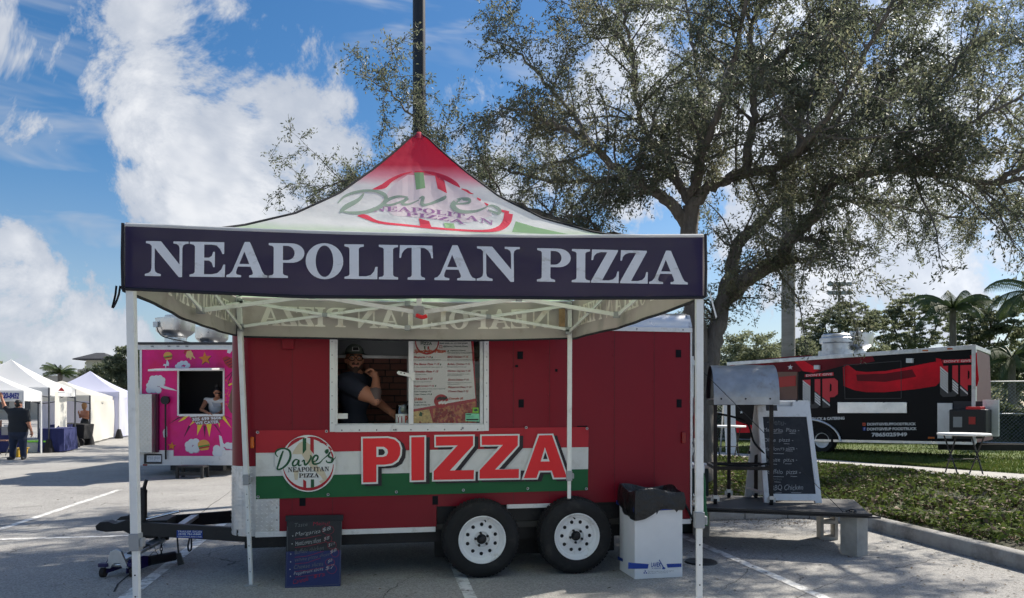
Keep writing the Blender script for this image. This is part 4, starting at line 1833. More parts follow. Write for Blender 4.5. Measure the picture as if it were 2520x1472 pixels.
mf = truss(FL, FR_, 'front')
mr_ = truss(FR_, RR, 'right')
mbk = truss(RR, RL, 'back', z_lo=2.215, z_hi=2.43)
ml = truss(RL, FL, 'left')
ctr = up(APEX, 0)
for p in (ml, mr_):
    side_ = Vector((0, 0, 1)).cross(ctr - p).normalized() * .009
    mb = MB()
    mb.beam(up(p, 2.195) + side_, up(ctr, 2.415) + side_, .012, .028)
    obj('truss_bar', mb, 'bar_white', tent, bevel=.002, world=True)
    mb = MB()
    mb.beam(up(p, 2.415) - side_, up(ctr, 2.195) - side_, .012, .028)
    obj('truss_bar', mb, 'bar_white', tent, bevel=.002, world=True)
    mb = MB()
    c_ = p.lerp(ctr, .5)
    mb.beam(up(c_, 2.305) - side_ * 2.4, up(c_, 2.305) + side_ * 2.4, .045, .04)
    obj('truss_joint', mb, 'grey_plastic', tent, bevel=.003, world=True)
mb = MB()
mb.beam(up(ctr, 2.20), up(ctr, 3.40), .034, .034, (1, 0, 0))
obj('peak_post', mb, 'bar_white', tent, world=True, bevel=.003)
mb = MB()
mb.beam(up(ctr, 2.16), up(ctr, 2.24), .07, .07, (1, 0, 0))
mb.beam(up(ctr, 2.40), up(ctr, 2.44), .06, .06, (1, 0, 0))
obj('hub_bracket', mb, 'grey_plastic', tent, world=True, bevel=.006)
mb = MB()
mb.tube(smooth_pts([ctr + Vector((-.01, -.06, 2.17)), ctr + Vector((.03, -.07, 2.155)), ctr + Vector((.06, -.06, 2.165))], 4), .014, 8)
M('clip_red', srgb(210, 26, 34), .4)
obj('release_clip', mb, 'clip_red', tent, world=True, smooth=60)
# strap loop on the left corner, loose tie on the right, water-stained label at the rear right corner
mb = MB()
mb.grid(lambda s, t: Vector((FL.x - .035 - .030 * math.sin(PI * s) * (1 if s < 2 else 0) + (s - .5) * .02, FL.y - .02 + t * .022, VB + .02 - .115 * math.sin(PI * s) ** .6)), 16, 1)
obj('strap_loop', mb, 'trim_black', tent, world=True, fix=False)
mb = MB()
mb.grid(lambda s, t: Vector((FR_.x + .035 + .035 * s + .006 * t, FR_.y - .01, VB + .01 - .13 * s + .012 * t)), 6, 1)
obj('tie_cord', mb, 'letter_white', tent, world=True, fix=False)
mb = MB()
q = RR + (TC - up(RR, 0)).normalized() * .02
mb.box(q.x - .10, q.x - .045, q.y - .035, q.y - .032, 2.24, 2.40)
M('tag_brown', srgb(140, 112, 84), .8, var=.3, vscale=20)
obj('canopy_tag', mb, 'tag_brown', tent, world=True)

# ================================================================== banner on the trailer
ban = thing('pizza_banner', TM[trl.name] @ Vector((-.78, -.01, .74)), 'red, white and green vinyl banner reading PIZZA hung under the serving window', 'banner', rotz=T_ANG)
BAN = WALL.off(.012)


def c7(pts):     # close-up 1000..2350 x 1660..1990 at 1.8667 -> sheet
    k = 2520 / 1350.
    return [((1000 + x / k) / 1.6, (1660 + y / k) / 1.6) for x, y in pts]


def ban_sheet(name, tl, tr_, br, bl, mat):
    P = [c7([p])[0] for p in (bl, br, tr_, tl)]
    qm = quad_map(P)
    mb = MB()
    def f(s, t):
        x, y = qm(s, t)
        rip = .004 * math.sin(s * 31) * math.sin(t * 3 + 1) + .0025 * math.sin(s * 11 + 2)
        return BAN.hit(x, y, rip)
    mb.grid(f, 60, 4)
    return obj(name, mb, mat, ban, smooth=60, world=True, fix=False)


ban_sheet('red_band', (14, 66), (2460, 40), (2458, 188), (14, 231), 'banner_red')
ban_sheet('white_band', (14, 231), (2458, 188), (2456, 350), (14, 403), 'banner_white')
ban_sheet('green_band', (14, 403), (2456, 350), (2455, 505), (14, 571), 'banner_green')
BS = WALL.off(.012 + .009)
for x, y in ((27, 79), (533, 72), (1043, 61), (1535, 48), (2001, 44), (2448, 52), (30, 554), (545, 537), (1047, 518), (1539, 504), (2012, 493), (2443, 494)):
    p = BS.hit(*c7([(x, y)])[0], .0)
    mb = MB()
    ax = WALL.n
    mb.lathe([(.006, -.008), (.007, .002), (.011, .003), (.0135, -.002)], 14, p, ax)
    gm = obj('grommet', mb, 'alu_dull', ban, smooth=40, world=True)
    mb = MB()
    mb.lathe([(.0001, .0), (.0062, .0)], 12, p, ax)
    obj('grommet_hole', mb, 'black_plastic', gm, world=True)


def bd(name, contours, mat, off, parent=ban):
    return decal(name, [[c7(c) for c in g] for g in contours], mat, BS, off, parent)


# block letters: white edge, red face, black cast block
def zpoly(x0, xt1, x1, yt, yb, th, d0, d1):
    return [(x0[0], yt), (xt1, yt), (xt1, yt + th * .85), (x0[1], yb - th), (x1, yb - th), (x1, yb), (x0[2], yb), (x0[2], yb - th * .9), (d0, yt + th), (x0[0], yt + th)]


P_out = [[(787, 112), (985, 108)] + [(1040, 120), (1075, 150), (1090, 195), (1086, 250), (1062, 295), (1020, 322), (960, 330)] + [(912, 331), (912, 458), (790, 461)]]
P_in = [[(800, 124), (985, 121), (1032, 132), (1064, 158), (1077, 197), (1073, 246), (1052, 284), (1014, 309), (960, 317), (900, 318), (900, 445), (802, 448)], [(900, 186), (955, 186), (980, 205), (985, 230), (972, 252), (948, 260), (900, 261)]]
P_core = [[(912, 200), (950, 200), (966, 212), (950, 214), (940, 216), (938, 246), (914, 246)]]
I_out = [[(1143, 104), (1266, 101), (1264, 443), (1144, 446)]]
I_in = [[(1156, 116), (1253, 113), (1251, 431), (1157, 434)]]
Z1_out = [[(1325, 99), (1623, 95), (1622, 180), (1478, 360), (1629, 356), (1627, 436), (1308, 441), (1310, 360), (1468, 187), (1326, 190)]]
Z1_in = [[(1337, 111), (1611, 107), (1610, 176), (1440, 360), (1617, 357), (1615, 424), (1320, 429), (1321, 366), (1497, 175), (1338, 178)]]
Z2_out = [[(1662, 95), (1952, 91), (1951, 180), (1800, 350), (1960, 346), (1958, 427), (1646, 432), (1648, 352), (1800, 182), (1663, 185)]]
Z2_in = [[(1674, 107), (1940, 103), (1939, 175), (1772, 353), (1948, 349), (1946, 415), (1658, 420), (1659, 358), (1830, 172), (1675, 173)]]
A_out = [[(2086, 91), (2200, 89), (2316, 423), (2197, 425), (2180, 373), (2104, 374), (2086, 426), (1966, 428)]]
A_in = [[(2096, 102), (2191, 100), (2300, 411), (2206, 413), (2189, 361), (2095, 362), (2077, 415), (1983, 417)], [(2138, 190), (2173, 293), (2107, 294)]]
for o_, i_ in ((P_out, P_in), (I_out, I_in), (Z1_out, Z1_in), (Z2_out, Z2_in), (A_out, A_in)):
    sh = [[(x + 27, y + 14) for x, y in c] for c in o_]
    b_ = bd('letter', [o_], 'letter_white', .004)
    bd('letter_shadow', [sh], 'letter_black', .0025, b_)
    bd('letter_face', [i_], 'letter_red', .0055, b_)
    if len(i_) > 1:
        bd('letter_inset', [[i_[1]]], 'letter_white', .0056, b_)
        bd('letter_inset', [[[(x * .55 + 925 * .45 + 4, y * .6 + 223 * .4 + 2) for x, y in i_[1]] if i_ is P_in else [(x * .5 + 2140 * .5 + 2, y * .5 + 262 * .5 - 2) for x, y in i_[1]]]], 'letter_black', .0066, b_)
# emblem
em = bd('emblem', [[circ(398, 308, 204, 209, 48)]], 'letter_white', .003)


def be(cs, mat, off):
    return bd('emblem_print', cs, mat, off, em)


def ring(cx, cy, r, a0, a1, w0, w1, n=20):
    pts = arc(cx, cy, r, r * 1.02, a0, a1, n)
    ws = [w0 + (w1 - w0) * math.sin(PI * i / n) for i in range(n + 1)]
    return [[list(q[0])] for q in ribbon(pts, ws)]


be([[[(150, 300), (160, 225), (230, 190), (270, 220), (230, 330), (200, 350), (165, 348)]]], 'letter_white', .0031)
be(ring(398, 308, 186, 2, 168, 4, 22), 'banner_red', .0042)
be(ring(398, 308, 188, 215, 262, 4, 26), 'banner_red', .0042)
be(ring(398, 308, 188, 268, 318, 4, 22), 'banner_red', .0042)
be(ring(398, 308, 188, 330, 350, 2, 12), 'banner_red', .0042)
be([[[(300, 200), (330, 160), (370, 140), (420, 175), (430, 250), (470, 330), (520, 370), (540, 420), (515, 440), (490, 400), (430, 350), (380, 290), (350, 240), (320, 240), (280, 240)]], [[(290, 360), (330, 360), (320, 430), (300, 430)]], [[(480, 440), (520, 420), (510, 450), (490, 455)]]], 'logo_tan', .0042)
be([[[(358, 122), (384, 122), (384, 208), (358, 240)]]], 'logo_green', .0052)
be([[[(418, 425), (442, 425), (442, 486), (418, 486)]]], 'logo_green', .0052)
be([[[(414, 122), (440, 122), (440, 240), (414, 208)]]], 'banner_red', .0052)
be([[[(362, 425), (384, 440), (384, 486), (362, 486)]]], 'banner_red', .0052)
be([[[(478, 150), (520, 150), (545, 168), (520, 165), (500, 160)]], [[(550, 180), (575, 205), (565, 215), (545, 190)]]], 'banner_red', .0052)
for pts, w in (([(175, 260), (158, 235), (175, 208), (220, 198), (260, 215), (268, 260), (245, 310), (205, 345), (172, 350), (182, 310), (200, 255), (215, 215)], [6, 10, 12, 12, 15, 17, 16, 13, 12, 14, 16, 10]),
               ([(330, 285), (305, 280), (285, 305), (290, 326), (315, 315), (330, 285), (328, 322), (350, 318)], [7, 11, 14, 13, 10, 13, 13, 6]),
               ([(352, 296), (368, 285), (375, 318), (400, 300), (420, 262), (412, 248)], [6, 12, 15, 13, 12, 6]),
               ([(430, 300), (460, 285), (470, 258), (450, 250), (430, 280), (440, 312), (480, 305), (505, 280)], [7, 11, 13, 14, 16, 14, 10, 6]),
               ([(505, 280), (545, 245), (560, 225), (548, 255), (580, 275), (570, 298), (540, 300), (530, 285)], [5, 9, 11, 14, 14, 12, 10, 6]),
               ([(565, 285), (590, 275), (602, 258)], [9, 7, 3])):
    P = smooth_pts([(x, y, ww) for (x, y), ww in zip(pts, w)], 5)
    be([[list(q[0])] for q in ribbon([(p[0], p[1]) for p in P], [p[2] for p in P])], 'logo_green', .0062)
be([[[(528, 238), (518, 222), (528, 205), (548, 202), (550, 222), (540, 236)]]], 'logo_green', .0064)
for s, q in (('NEAPOLITAN', ((248, 372), (553, 364), (553, 332), (248, 337))), ('PIZZA', ((330, 413), (478, 410), (478, 380), (330, 382)))):
    glyphs, tw = serif_text(s, gap=.05)
    qm = quad_map(q)
    for ch, cs in glyphs:
        be([[[qm(p[0] / tw, p[1]) for p in c] for c in g] for g in cs], 'letter_black', .0066)

# ================================================================== menu poster in the right pane
post = thing('menu_poster', TM[trl.name] @ Vector((-.6, -.002, wz0 + .03)), 'printed pizza menu poster standing in the right half of the serving window', 'poster', rotz=T_ANG)
PP = WALL.off(-.026)


def c5(pts):     # close-up 1600..1920 x 1300..1700 at 3.681
    k = 1178 / 320.
    return [((1600 + x / k) / 1.6, (1300 + y / k) / 1.6) for x, y in pts]


def pd(name, cs, mat, off, parent=None):
    return decal(name, [[c5(c) for c in g] for g in cs], mat, PP, off, parent or post)


M('poster_white', (.82, .82, .80), .5)
M('poster_red', srgb(176, 32, 44), .5)
M('poster_orange', srgb(214, 84, 52), .5)
M('poster_green', srgb(28, 74, 60), .5)
M('pizza_photo', srgb(196, 120, 66), .5, var=.35, vscale=30, dirt=srgb(170, 50, 40), dirt_scale=22, dirt_lo=.5, dirt_hi=.56)
M('pizza_cheese', srgb(214, 188, 120), .5, var=.3, vscale=35, dirt=srgb(150, 60, 40), dirt_scale=25, dirt_lo=.58, dirt_hi=.64)
M('pepperoni', srgb(150, 40, 34), .5, var=.2, vscale=40)
M('mint', srgb(120, 196, 160), .5)
M('lime', srgb(120, 170, 60), .5)
mb = MB()
Q = [PP.hit(*c5([p])[0]) for p in ((92, 40), (970, 60), (1018, 1345), (96, 1350))]
mb.add(Q, [(0, 1, 2, 3)])
sheet = obj('poster_sheet', mb, 'poster_white', post, world=True, fix=False)
pd('poster_print', [[[(930, 60), (970, 60), (1012, 1000), (1003, 1000)]], [[(96, 1148), (1014, 990), (1018, 1020), (96, 1170)]], [[(96, 1168), (1018, 1018), (1018, 1345), (96, 1350)]]], 'poster_red', .002, sheet)
pd('poster_photo', [[[(96, 1185), (330, 1145), (385, 1345), (96, 1348)]]], 'pizza_cheese', .003, sheet)
pd('poster_photo', [[[(385, 1140), (690, 1085), (720, 1345), (390, 1345)]], [[(740, 1090), (1000, 1030), (1016, 1343), (760, 1345), (700, 1200)]]], 'pizza_photo', .003, sheet)
pe = []
for k in range(26):
    x = random.uniform(400, 700)
    pe.append([circ(x, random.uniform(1150, 1330), random.uniform(18, 32), None, 10)])
for k in range(9):
    pe.append([circ(random.uniform(770, 990), random.uniform(1090, 1320), random.uniform(14, 26), None, 10)])
for i, c_ in enumerate(pe):
    pd('poster_print', [c_], 'pepperoni', .0035 + i * .0001, sheet)
pd('poster_print', [[[(180, 1240), (200, 1180), (232, 1200), (225, 1250)]]], 'logo_green', .004, sheet)
pd('poster_print', [[circ(505, 1030, 105, 100, 20)]], 'poster_red', .0045, sheet)
for k in range(6):
    x = 440 + k * 22
    pd('poster_print', [[[(x, 985 + (k % 2) * 60), (x + 60, 960 + (k % 2) * 60), (x + 66, 995 + (k % 2) * 60), (x + 8, 1020 + (k % 2) * 60)]]], 'poster_white' if k % 2 else 'letter_black', .005 + .0002 * k, sheet)


def pt_(s, x0, y0, x1, h, mat, sh=.25, bold=.02):
    bold += .015
    a, b, c_, d = c5([(x0, y0), (x1, y0 - 2), (x1, y0 - h - 2), (x0, y0 - h)])
    text_decal('poster_print', s, (a, b, c_, d), mat, PP, .004, sheet, bold=bold, shear=sh)


pd('poster_print', [ring(300, 175, 165, -20, 200, 10, 26, 24)[k] for k in range(24)], 'poster_red', .0032, sheet)
pt_('Dave\'s', 130, 150, 365, 60, 'poster_green', .3, .03)
pt_('NEAPOLITAN', 205, 172, 365, 20, 'poster_green', 0)
pt_('PIZZA', 208, 217, 372, 40, 'poster_green', 0, .01)
pd('poster_print', [[[(253, 232), (277, 232), (277, 285), (258, 280)]]], 'logo_green', .0034, sheet)
pd('poster_print', [[[(306, 240), (330, 232), (330, 275), (306, 284)]]], 'poster_red', .0034, sheet)
pt_('Rolling Fresh La', 510, 162, 930, 42, 'poster_orange', .3, .035)
pt_('Roll with us on the gram', 480, 205, 890, 24, 'poster_green', 0, .015)
pt_('@Daves_Napoli_Pizza', 532, 252, 890, 28, 'poster_green', 0, .015)
pd('poster_print', [[rect(478, 222, 520, 262), rect(486, 230, 512, 254)]], 'poster_red', .0034, sheet)
pt_('Specialty Pizza', 105, 345, 575, 66, 'poster_orange', .3, .04)
pt_('Vegetarian Options', 632, 310, 860, 22, 'poster_green', 0)
pt_('Add Garlic Butter to the crust +$2', 594, 342, 968, 20, 'poster_green', 0)
for s, x0, y, x1 in (('Margherita $ 15', 104, 412, 357), ('The Bianca Pizza $ 15', 106, 513, 480), ('Hawaiian Pizza $ 15', 110, 620, 466), ('Meat Lovers $ 15', 108, 725, 382), ('Veggie Lovers $ 16', 108, 830, 402), ('BBQ Chicken $ 16', 592, 408, 897), ('Buffalo Chicken $ 16', 595, 512, 924), ('Chicken Caprese $ 18', 597, 613, 930), ('Dave\'s Deluxe $ 16', 603, 738, 905), ('Pepperoni Pizza $ 13', 603, 848, 944), ('Cheese Pizza $ 12', 605, 907, 900)):
    pt_(s, x0, y, x1, 34, 'poster_red', .3, .02)
for s, x0, y, x1 in (('Fresh mozzarella, tomatoes, basil, olive oil', 104, 440, 496), ('Ricotta, mozzarella, parmesan, garlic oil', 108, 545, 522), ('Ham, pineapple and cheese', 112, 652, 290), ('Pepperoni, sausage, ham and bacon', 110, 757, 364), ('Mushrooms, onions, tomatoes, peppers, black olives', 112, 860, 566), ('BBQ chicken, bacon, onions and BBQ sauce', 592, 440, 946), ('Marinated chicken, bacon and ranch', 596, 542, 872), ('Grilled chicken, fresh mozzarella, tomatoes', 598, 645, 918), ('fresh basil and balsamic glaze', 598, 667, 810), ('Pepperoni, sausage, mushrooms, onions', 600, 770, 944), ('peppers and black olives', 602, 793, 770)):
    pt_(s, x0, y, x1, 13, 'poster_green', 0, .01)
pt_('Extra Toppings +$3', 112, 905, 358, 22, 'poster_green', 0)
pt_('Vegan Cheese +$3', 115, 945, 340, 22, 'poster_green', 0)
pt_('Drinks', 115, 1020, 236, 40, 'poster_orange', .3, .04)
pt_('Soda Cans $2', 118, 1058, 285, 20, 'poster_green', 0)
pt_('Bottle Drinks $3', 116, 1096, 345, 20, 'poster_green', 0)
pt_('Cannolis $5', 612, 1012, 828, 36, 'poster_orange', .3, .04)
for x, y in ((373, 396), (495, 500), (422, 810), (606, 305), (360, 932)):
    pd('poster_print', [[[(x - 8, y + 14), (x - 10, y), (x + 2, y - 14), (x + 11, y - 12), (x + 8, y + 6)]]], 'logo_green', .0036, sheet)
# permit stickers on the glass
GS = WALL.off(-.017)
pm = thing('permit_sticker', TM[trl.name] @ Vector((-.4, -.017, 1.40)), 'mint green permit sticker low on the glass of the menu window', 'sticker', rotz=T_ANG)
pmo = decal('sticker_sheet', [[c5([(858, 1205), (1058, 1212), (1060, 1325), (856, 1320)])]], 'mint', GS, .001, pm)
decal('sticker_bar', [[c5([(868, 1215), (940, 1218), (940, 1230), (868, 1228)])], [c5([(870, 1288), (1044, 1288), (1044, 1308), (870, 1308)])]], 'letter_black', GS, .002, pmo)
for i in range(3):
    text_decal('sticker_print', 'food establishment permit number', (c5([(868, 1250 + i * 13)])[0], c5([(985, 1250 + i * 13)])[0], c5([(985, 1241 + i * 13)])[0], c5([(868, 1241 + i * 13)])[0]), 'poster_green', GS, .002, pmo)
pm2 = thing('inspection_sticker', TM[trl.name] @ Vector((-.36, -.017, 1.47)), 'small lime green sticker just above the mint permit in the window', 'sticker', rotz=T_ANG)
pmo2 = decal('sticker_sheet', [[c5([(962, 1122), (1048, 1122), (1050, 1203), (958, 1203)])]], 'lime', GS, .0015, pm2)
decal('sticker_bar', [[c5([(985, 1150), (1020, 1140), (1040, 1165), (1005, 1180), (980, 1172)])]], 'poster_green', GS, .0025, pmo2)
# ================================================================== people: one continuous surface each
def face_bits(root, c, r, yaw, skin, hair=None, glasses=False):
    pass


def rotz(a):
    return np.array(Matrix.Rotation(a, 3, 'Z'))


def head_prims(c, yaw, s=1.0, mi=0, beard=None, tilt=0.0):
    """skull, jaw, nose, ears, brow around centre c, looking along -Y turned by yaw"""
    Rm = Matrix.Rotation(yaw, 3, 'Z') @ Matrix.Rotation(tilt, 3, 'X')
    c = Vector(c)
    def q(x, y, z):
        return tuple(c + Rm @ Vector((x * s, y * s, z * s)))
    pr = [('ell', (q(0, .012, .030), (.075 * s, .095 * s, .092 * s)), mi, .03),
          ('ell', (q(0, -.022, -.040), (.062 * s, .068 * s, .075 * s)), mi, .03),
          ('seg', (q(0, -.062, -.078), q(0, -.066, -.090), .026 * s, .022 * s), beard if beard is not None else mi, .02),
          ('seg', (q(0, -.092, .012), q(0, -.108, -.022), .011 * s, .0155 * s), mi, .012),
          ('seg', (q(-.030, -.082, .030), q(.030, -.082, .030), .014 * s, .014 * s), mi, .012),
          ('seg', (q(-.024, -.084, -.056), q(.024, -.084, -.056), .0105 * s, .0105 * s), mi, .01),
          ('ell', (q(-.078, .008, -.005), (.012 * s, .02 * s, .03 * s)), mi, .012),
          ('ell', (q(.078, .008, -.005), (.012 * s, .02 * s, .03 * s)), mi, .012),
          ('ell', (q(-.03, -.098, .012), (.013 * s, .010 * s, .009 * s)), mi, .01, 'cut'),
          ('ell', (q(.03, -.098, .012), (.013 * s, .010 * s, .009 * s)), mi, .01, 'cut')]
    if beard is not None:
        pr += [('seg', (q(-.052, -.045, -.062), q(.0, -.076, -.086), .020 * s, .022 * s), beard, .015),
               ('seg', (q(.052, -.045, -.062), q(.0, -.076, -.086), .020 * s, .022 * s), beard, .015),
               ('seg', (q(-.025, -.091, -.040), q(.025, -.091, -.040), .008 * s, .008 * s), beard, .008)]
    return pr, q


def hand_prims(w, d, nrm, mi=0, curl=.6, s=1.0, spread=.0):
    """w wrist, d direction of the fingers, nrm palm normal (fingers bend that way)"""
    w, d, nrm = Vector(w), Vector(d).normalized(), Vector(nrm).normalized()
    side_ = d.cross(nrm).normalized()
    nrm = side_.cross(d).normalized()
    pr = [('ell', (tuple(w + d * .045 * s), (.040 * s, .040 * s, .030 * s)), mi, .015),
          ('seg', (tuple(w), tuple(w + d * .05 * s), .026 * s, .028 * s), mi, .015)]
    for k, (o, ln) in enumerate(((-.030, .070), (-.010, .082), (.011, .078), (.030, .062))):
        b = w + d * .078 * s + side_ * o * s
        a1, a2, a3 = curl * .8, curl * 1.7, curl * 2.4
        p1 = b + (d * math.cos(a1) + nrm * math.sin(a1)) * ln * .42 * s
        p2 = p1 + (d * math.cos(a2) + nrm * math.sin(a2)) * ln * .32 * s
        p3 = p2 + (d * math.cos(a3) + nrm * math.sin(a3)) * ln * .26 * s
        for u0, u1, r0, r1 in ((b, p1, .0100, .0092), (p1, p2, .0092, .0084), (p2, p3, .0084, .0075)):
            pr.append(('seg', (tuple(u0), tuple(u1), r0 * s, r1 * s), mi, .005))
    tb = w + d * .025 * s - side_ * .030 * s
    t1 = tb + (d * .6 - side_ * .6 + nrm * .4).normalized() * .040 * s
    t2 = t1 + (d * .8 + nrm * .6).normalized() * .032 * s
    pr += [('seg', (tuple(tb), tuple(t1), .014 * s, .011 * s), mi, .01), ('seg', (tuple(t1), tuple(t2), .011 * s, .009 * s), mi, .005)]
    return pr


M('eye_white', (.30, .27, .25), .3)
# ---- the man behind the serving counter, arm flexed across his chest (trailer coordinates: x along wall, y inward)
man = thing('person', TM[trl.name] @ Vector((-1.28, .55, .455)), 'person in navy shirt, grey cap and glasses flexing one arm in the serving window', 'person', rotz=T_ANG)
mo = Vector((-1.28, .55, .455))


def L_(x, y, v):
    """sheet point at local depth v of the trailer, in the man's own frame"""
    p = TI @ WALL.hit(x, y, -v)
    return Vector((p.x - mo.x, p.y - mo.y, p.z - mo.z))


hd = L_(872, 886, .46)
SK, SH, BE, TA, JE = 0, 1, 2, 3, 4
pr, hq = head_prims(hd, math.radians(8), 1.02, SK, BE)
nk = hd + Vector((.0, .02, -.11))
shl = L_(850, 940, .38)      # shoulder at picture left
shr = L_(902, 940, .62)
chest = (shl + shr) / 2 + Vector((-.01, .03, -.11))
waist = chest + Vector((-.01, .05, -.34))
pr += [('seg', (tuple(nk + Vector((0, .02, -.06))), tuple(nk + Vector((0, .0, .03))), .062, .056), SK, .03),
       ('seg', (tuple(shl + Vector((.04, .02, .0))), tuple(shr + Vector((-.03, .01, 0))), .082, .082), SH, .06),
       ('ell', (tuple(chest), (.155, .15, .20)), SH, .07),
       ('ell', (tuple(waist), (.145, .14, .22)), SH, .08),
       ('ell', (tuple(waist + Vector((0, 0, -.22))), (.165, .13, .14)), JE, .06)]
for s in (-1, 1):
    hip_ = waist + Vector((s * .085, 0, -.26))
    knee = Vector((hip_.x + s * .02, hip_.y - .01, .46))
    ank = Vector((hip_.x + s * .03, hip_.y + .02, .085))
    pr += [('seg', (tuple(hip_), tuple(knee), .088, .06), JE, .04), ('seg', (tuple(knee), tuple(ank), .058, .042), JE, .03),
           ('seg', (tuple(ank + Vector((0, .03, -.04))), tuple(ank + Vector((s * .02, -.16, -.045))), .04, .035), JE, .03)]
elb = L_(924, 986, .27)
wri = L_(925, 931, .33)
armm = shl.lerp(elb, .45)
pr += [('seg', (tuple(shl), tuple(armm), .088, .082), SH, .04),
       ('seg', (tuple(shl.lerp(elb, .36)), tuple(shl.lerp(elb, .62)), .066, .068), SK, .03),
       ('seg', (tuple(shl.lerp(elb, .6)), tuple(elb), .066, .046), SK, .03),
       ('seg', (tuple(elb), tuple(elb.lerp(wri, .4)), .046, .052), TA, .02),
       ('seg', (tuple(elb.lerp(wri, .4)), tuple(wri), .050, .032), SK, .02)]
pr += hand_prims(wri, (-.45, .05, 1), (-1, -.25, .0), SK, .95, 1.0)
# other arm reaching down to the jar
shr2 = shr + Vector((.03, .02, -.02))
elb2 = L_(928, 988, .56)
wri2 = L_(964, 1016, .36)
pr += [('seg', (tuple(shr2), tuple(shr2.lerp(elb2, .5)), .078, .070), SH, .04),
       ('seg', (tuple(shr2.lerp(elb2, .45)), tuple(elb2), .056, .044), SK, .02),
       ('seg', (tuple(elb2), tuple(wri2), .044, .030), SK, .02)]
pr += hand_prims(wri2, (.7, -.35, -.35), (0, -.2, -1), SK, .35, 1.0)
body_mesh('body', pr, .0075, ['skin', 'shirt_navy', 'beard', 'tattoo', 'jeans'], man)
# cap
cpm = MB()
hc = hd + Vector((0, .012, .040))
cyw = math.radians(8)


def capf(s, t):
    a = 2 * PI * s
    ph = t * PI / 2
    p = Vector((.090 * math.sin(a) * math.cos(ph), .106 * math.cos(a) * math.cos(ph), .018 + .098 * math.sin(ph)))
    return hc + Matrix.Rotation(cyw, 3, 'Z') @ p


cpm.grid(capf, 28, 8)
cap = obj('cap', cpm, 'cap_grey', man, smooth=60)
cpm = MB()
def capb(s, t):
    a = PI * .28 + s * PI * 1.44
    ph = t * 1.2
    p = Vector((.092 * math.sin(a - PI / 2 - .22 + PI), .108 * math.cos(a - PI / 2 - .22 + PI), .0))
    return p
def brim(s, t):
    a = (s - .5) * 2.3
    r = .088 + t * .072 * math.cos(a * .75)
    p = Vector((r * math.sin(a), -r * math.cos(a) * 1.12, .030 - t * .022 - .010 * (a * a) * .3))
    return hc + Matrix.Rotation(cyw, 3, 'Z') @ p
cpm.grid(brim, 16, 4)
obj('brim', cpm, 'cap_grey', cap, smooth=60, fix=False)
for sg in (-1, 1):
    cpm = MB()
    cpm.grid(lambda s, t: hc + Matrix.Rotation(cyw, 3, 'Z') @ Vector((sg * .0925 * math.cos((s - .1) * 1.3) * math.cos(t * .7), .108 * math.sin((s - .1) * 1.3) * math.cos(t * .7), .019 + .099 * math.sin(t * .7))), 6, 4)
    obj('cap_mesh', cpm, 'cap_white', cap, smooth=60, fix=False)
cpm = MB()
def patchf(s, t):
    a = (s - .5) * .75
    ph = .22 + t * .42
    p = Vector((.093 * math.sin(a) * math.cos(ph), -.109 * math.cos(a) * math.cos(ph), .018 + .101 * math.sin(ph)))
    return hc + Matrix.Rotation(cyw, 3, 'Z') @ p
cpm.grid(patchf, 6, 4)
pch = obj('cap_patch', cpm, 'letter_white', cap, fix=False)
cpm = MB()
cpm.grid(lambda s, t: (lambda p: p + (p - hc).normalized() * .002)(patchf(.08 + s * .84, .1 + t * .8)), 6, 4)
obj('patch_inner', cpm, 'black_plastic', pch, fix=False)
# glasses, eyes, mouth
gm_ = MB()
for sg in (-1, 1):
    P = [hq(sg * .034 + .030 * math.cos(a) * (1 if abs(math.cos(a)) < .9 else .97), -.103 + .012 * abs(math.cos(a)) * (1 if math.cos(a) * sg > 0 else 0), .010 + .022 * math.sin(a)) for a in [2 * PI * k / 16 for k in range(17)]]
    gm_.tube(P, .0038, 6, cap=False)
gm_.tube([hq(-.008, -.108, .014), hq(.008, -.108, .014)], .0035, 6)
for sg in (-1, 1):
    gm_.tube([hq(sg * .064, -.095, .014), hq(sg * .082, -.02, .012), hq(sg * .080, .01, .005)], .0035, 6)
obj('glasses', gm_, 'glasses', man, smooth=60)
for sg in (-1, 1):
    e = MB()
    e.lathe([(.0001, -.011), (.006, -.0095), (.0095, -.005), (.011, 0)], 12, hq(sg * .031, -.083, .011), tuple(Vector(hq(0, 1, 0)) - Vector(hq(0, 0, 0))))
    eo = obj('eye', e, 'eye_white', man, smooth=60)
    e = MB()
    e.lathe([(.0001, -.0125), (.0062, -.0115)], 10, hq(sg * .031, -.083, .011), tuple(Vector(hq(0, 1, 0)) - Vector(hq(0, 0, 0))))
    obj('iris', e, 'hair_dark', eo)
    e = MB()
    e.tube([hq(sg * .012, -.100, .036), hq(sg * .032, -.101, .041), hq(sg * .052, -.088, .036)], .005, 6)
    obj('eyebrow', e, 'hair_dark', man, smooth=60)
e = MB()
e.tube([hq(-.024, -.092, -.056), hq(0, -.098, -.055), hq(.024, -.092, -.056)], [.003, .0065, .003], 6)
obj('mouth', e, 'lip', man, smooth=60)

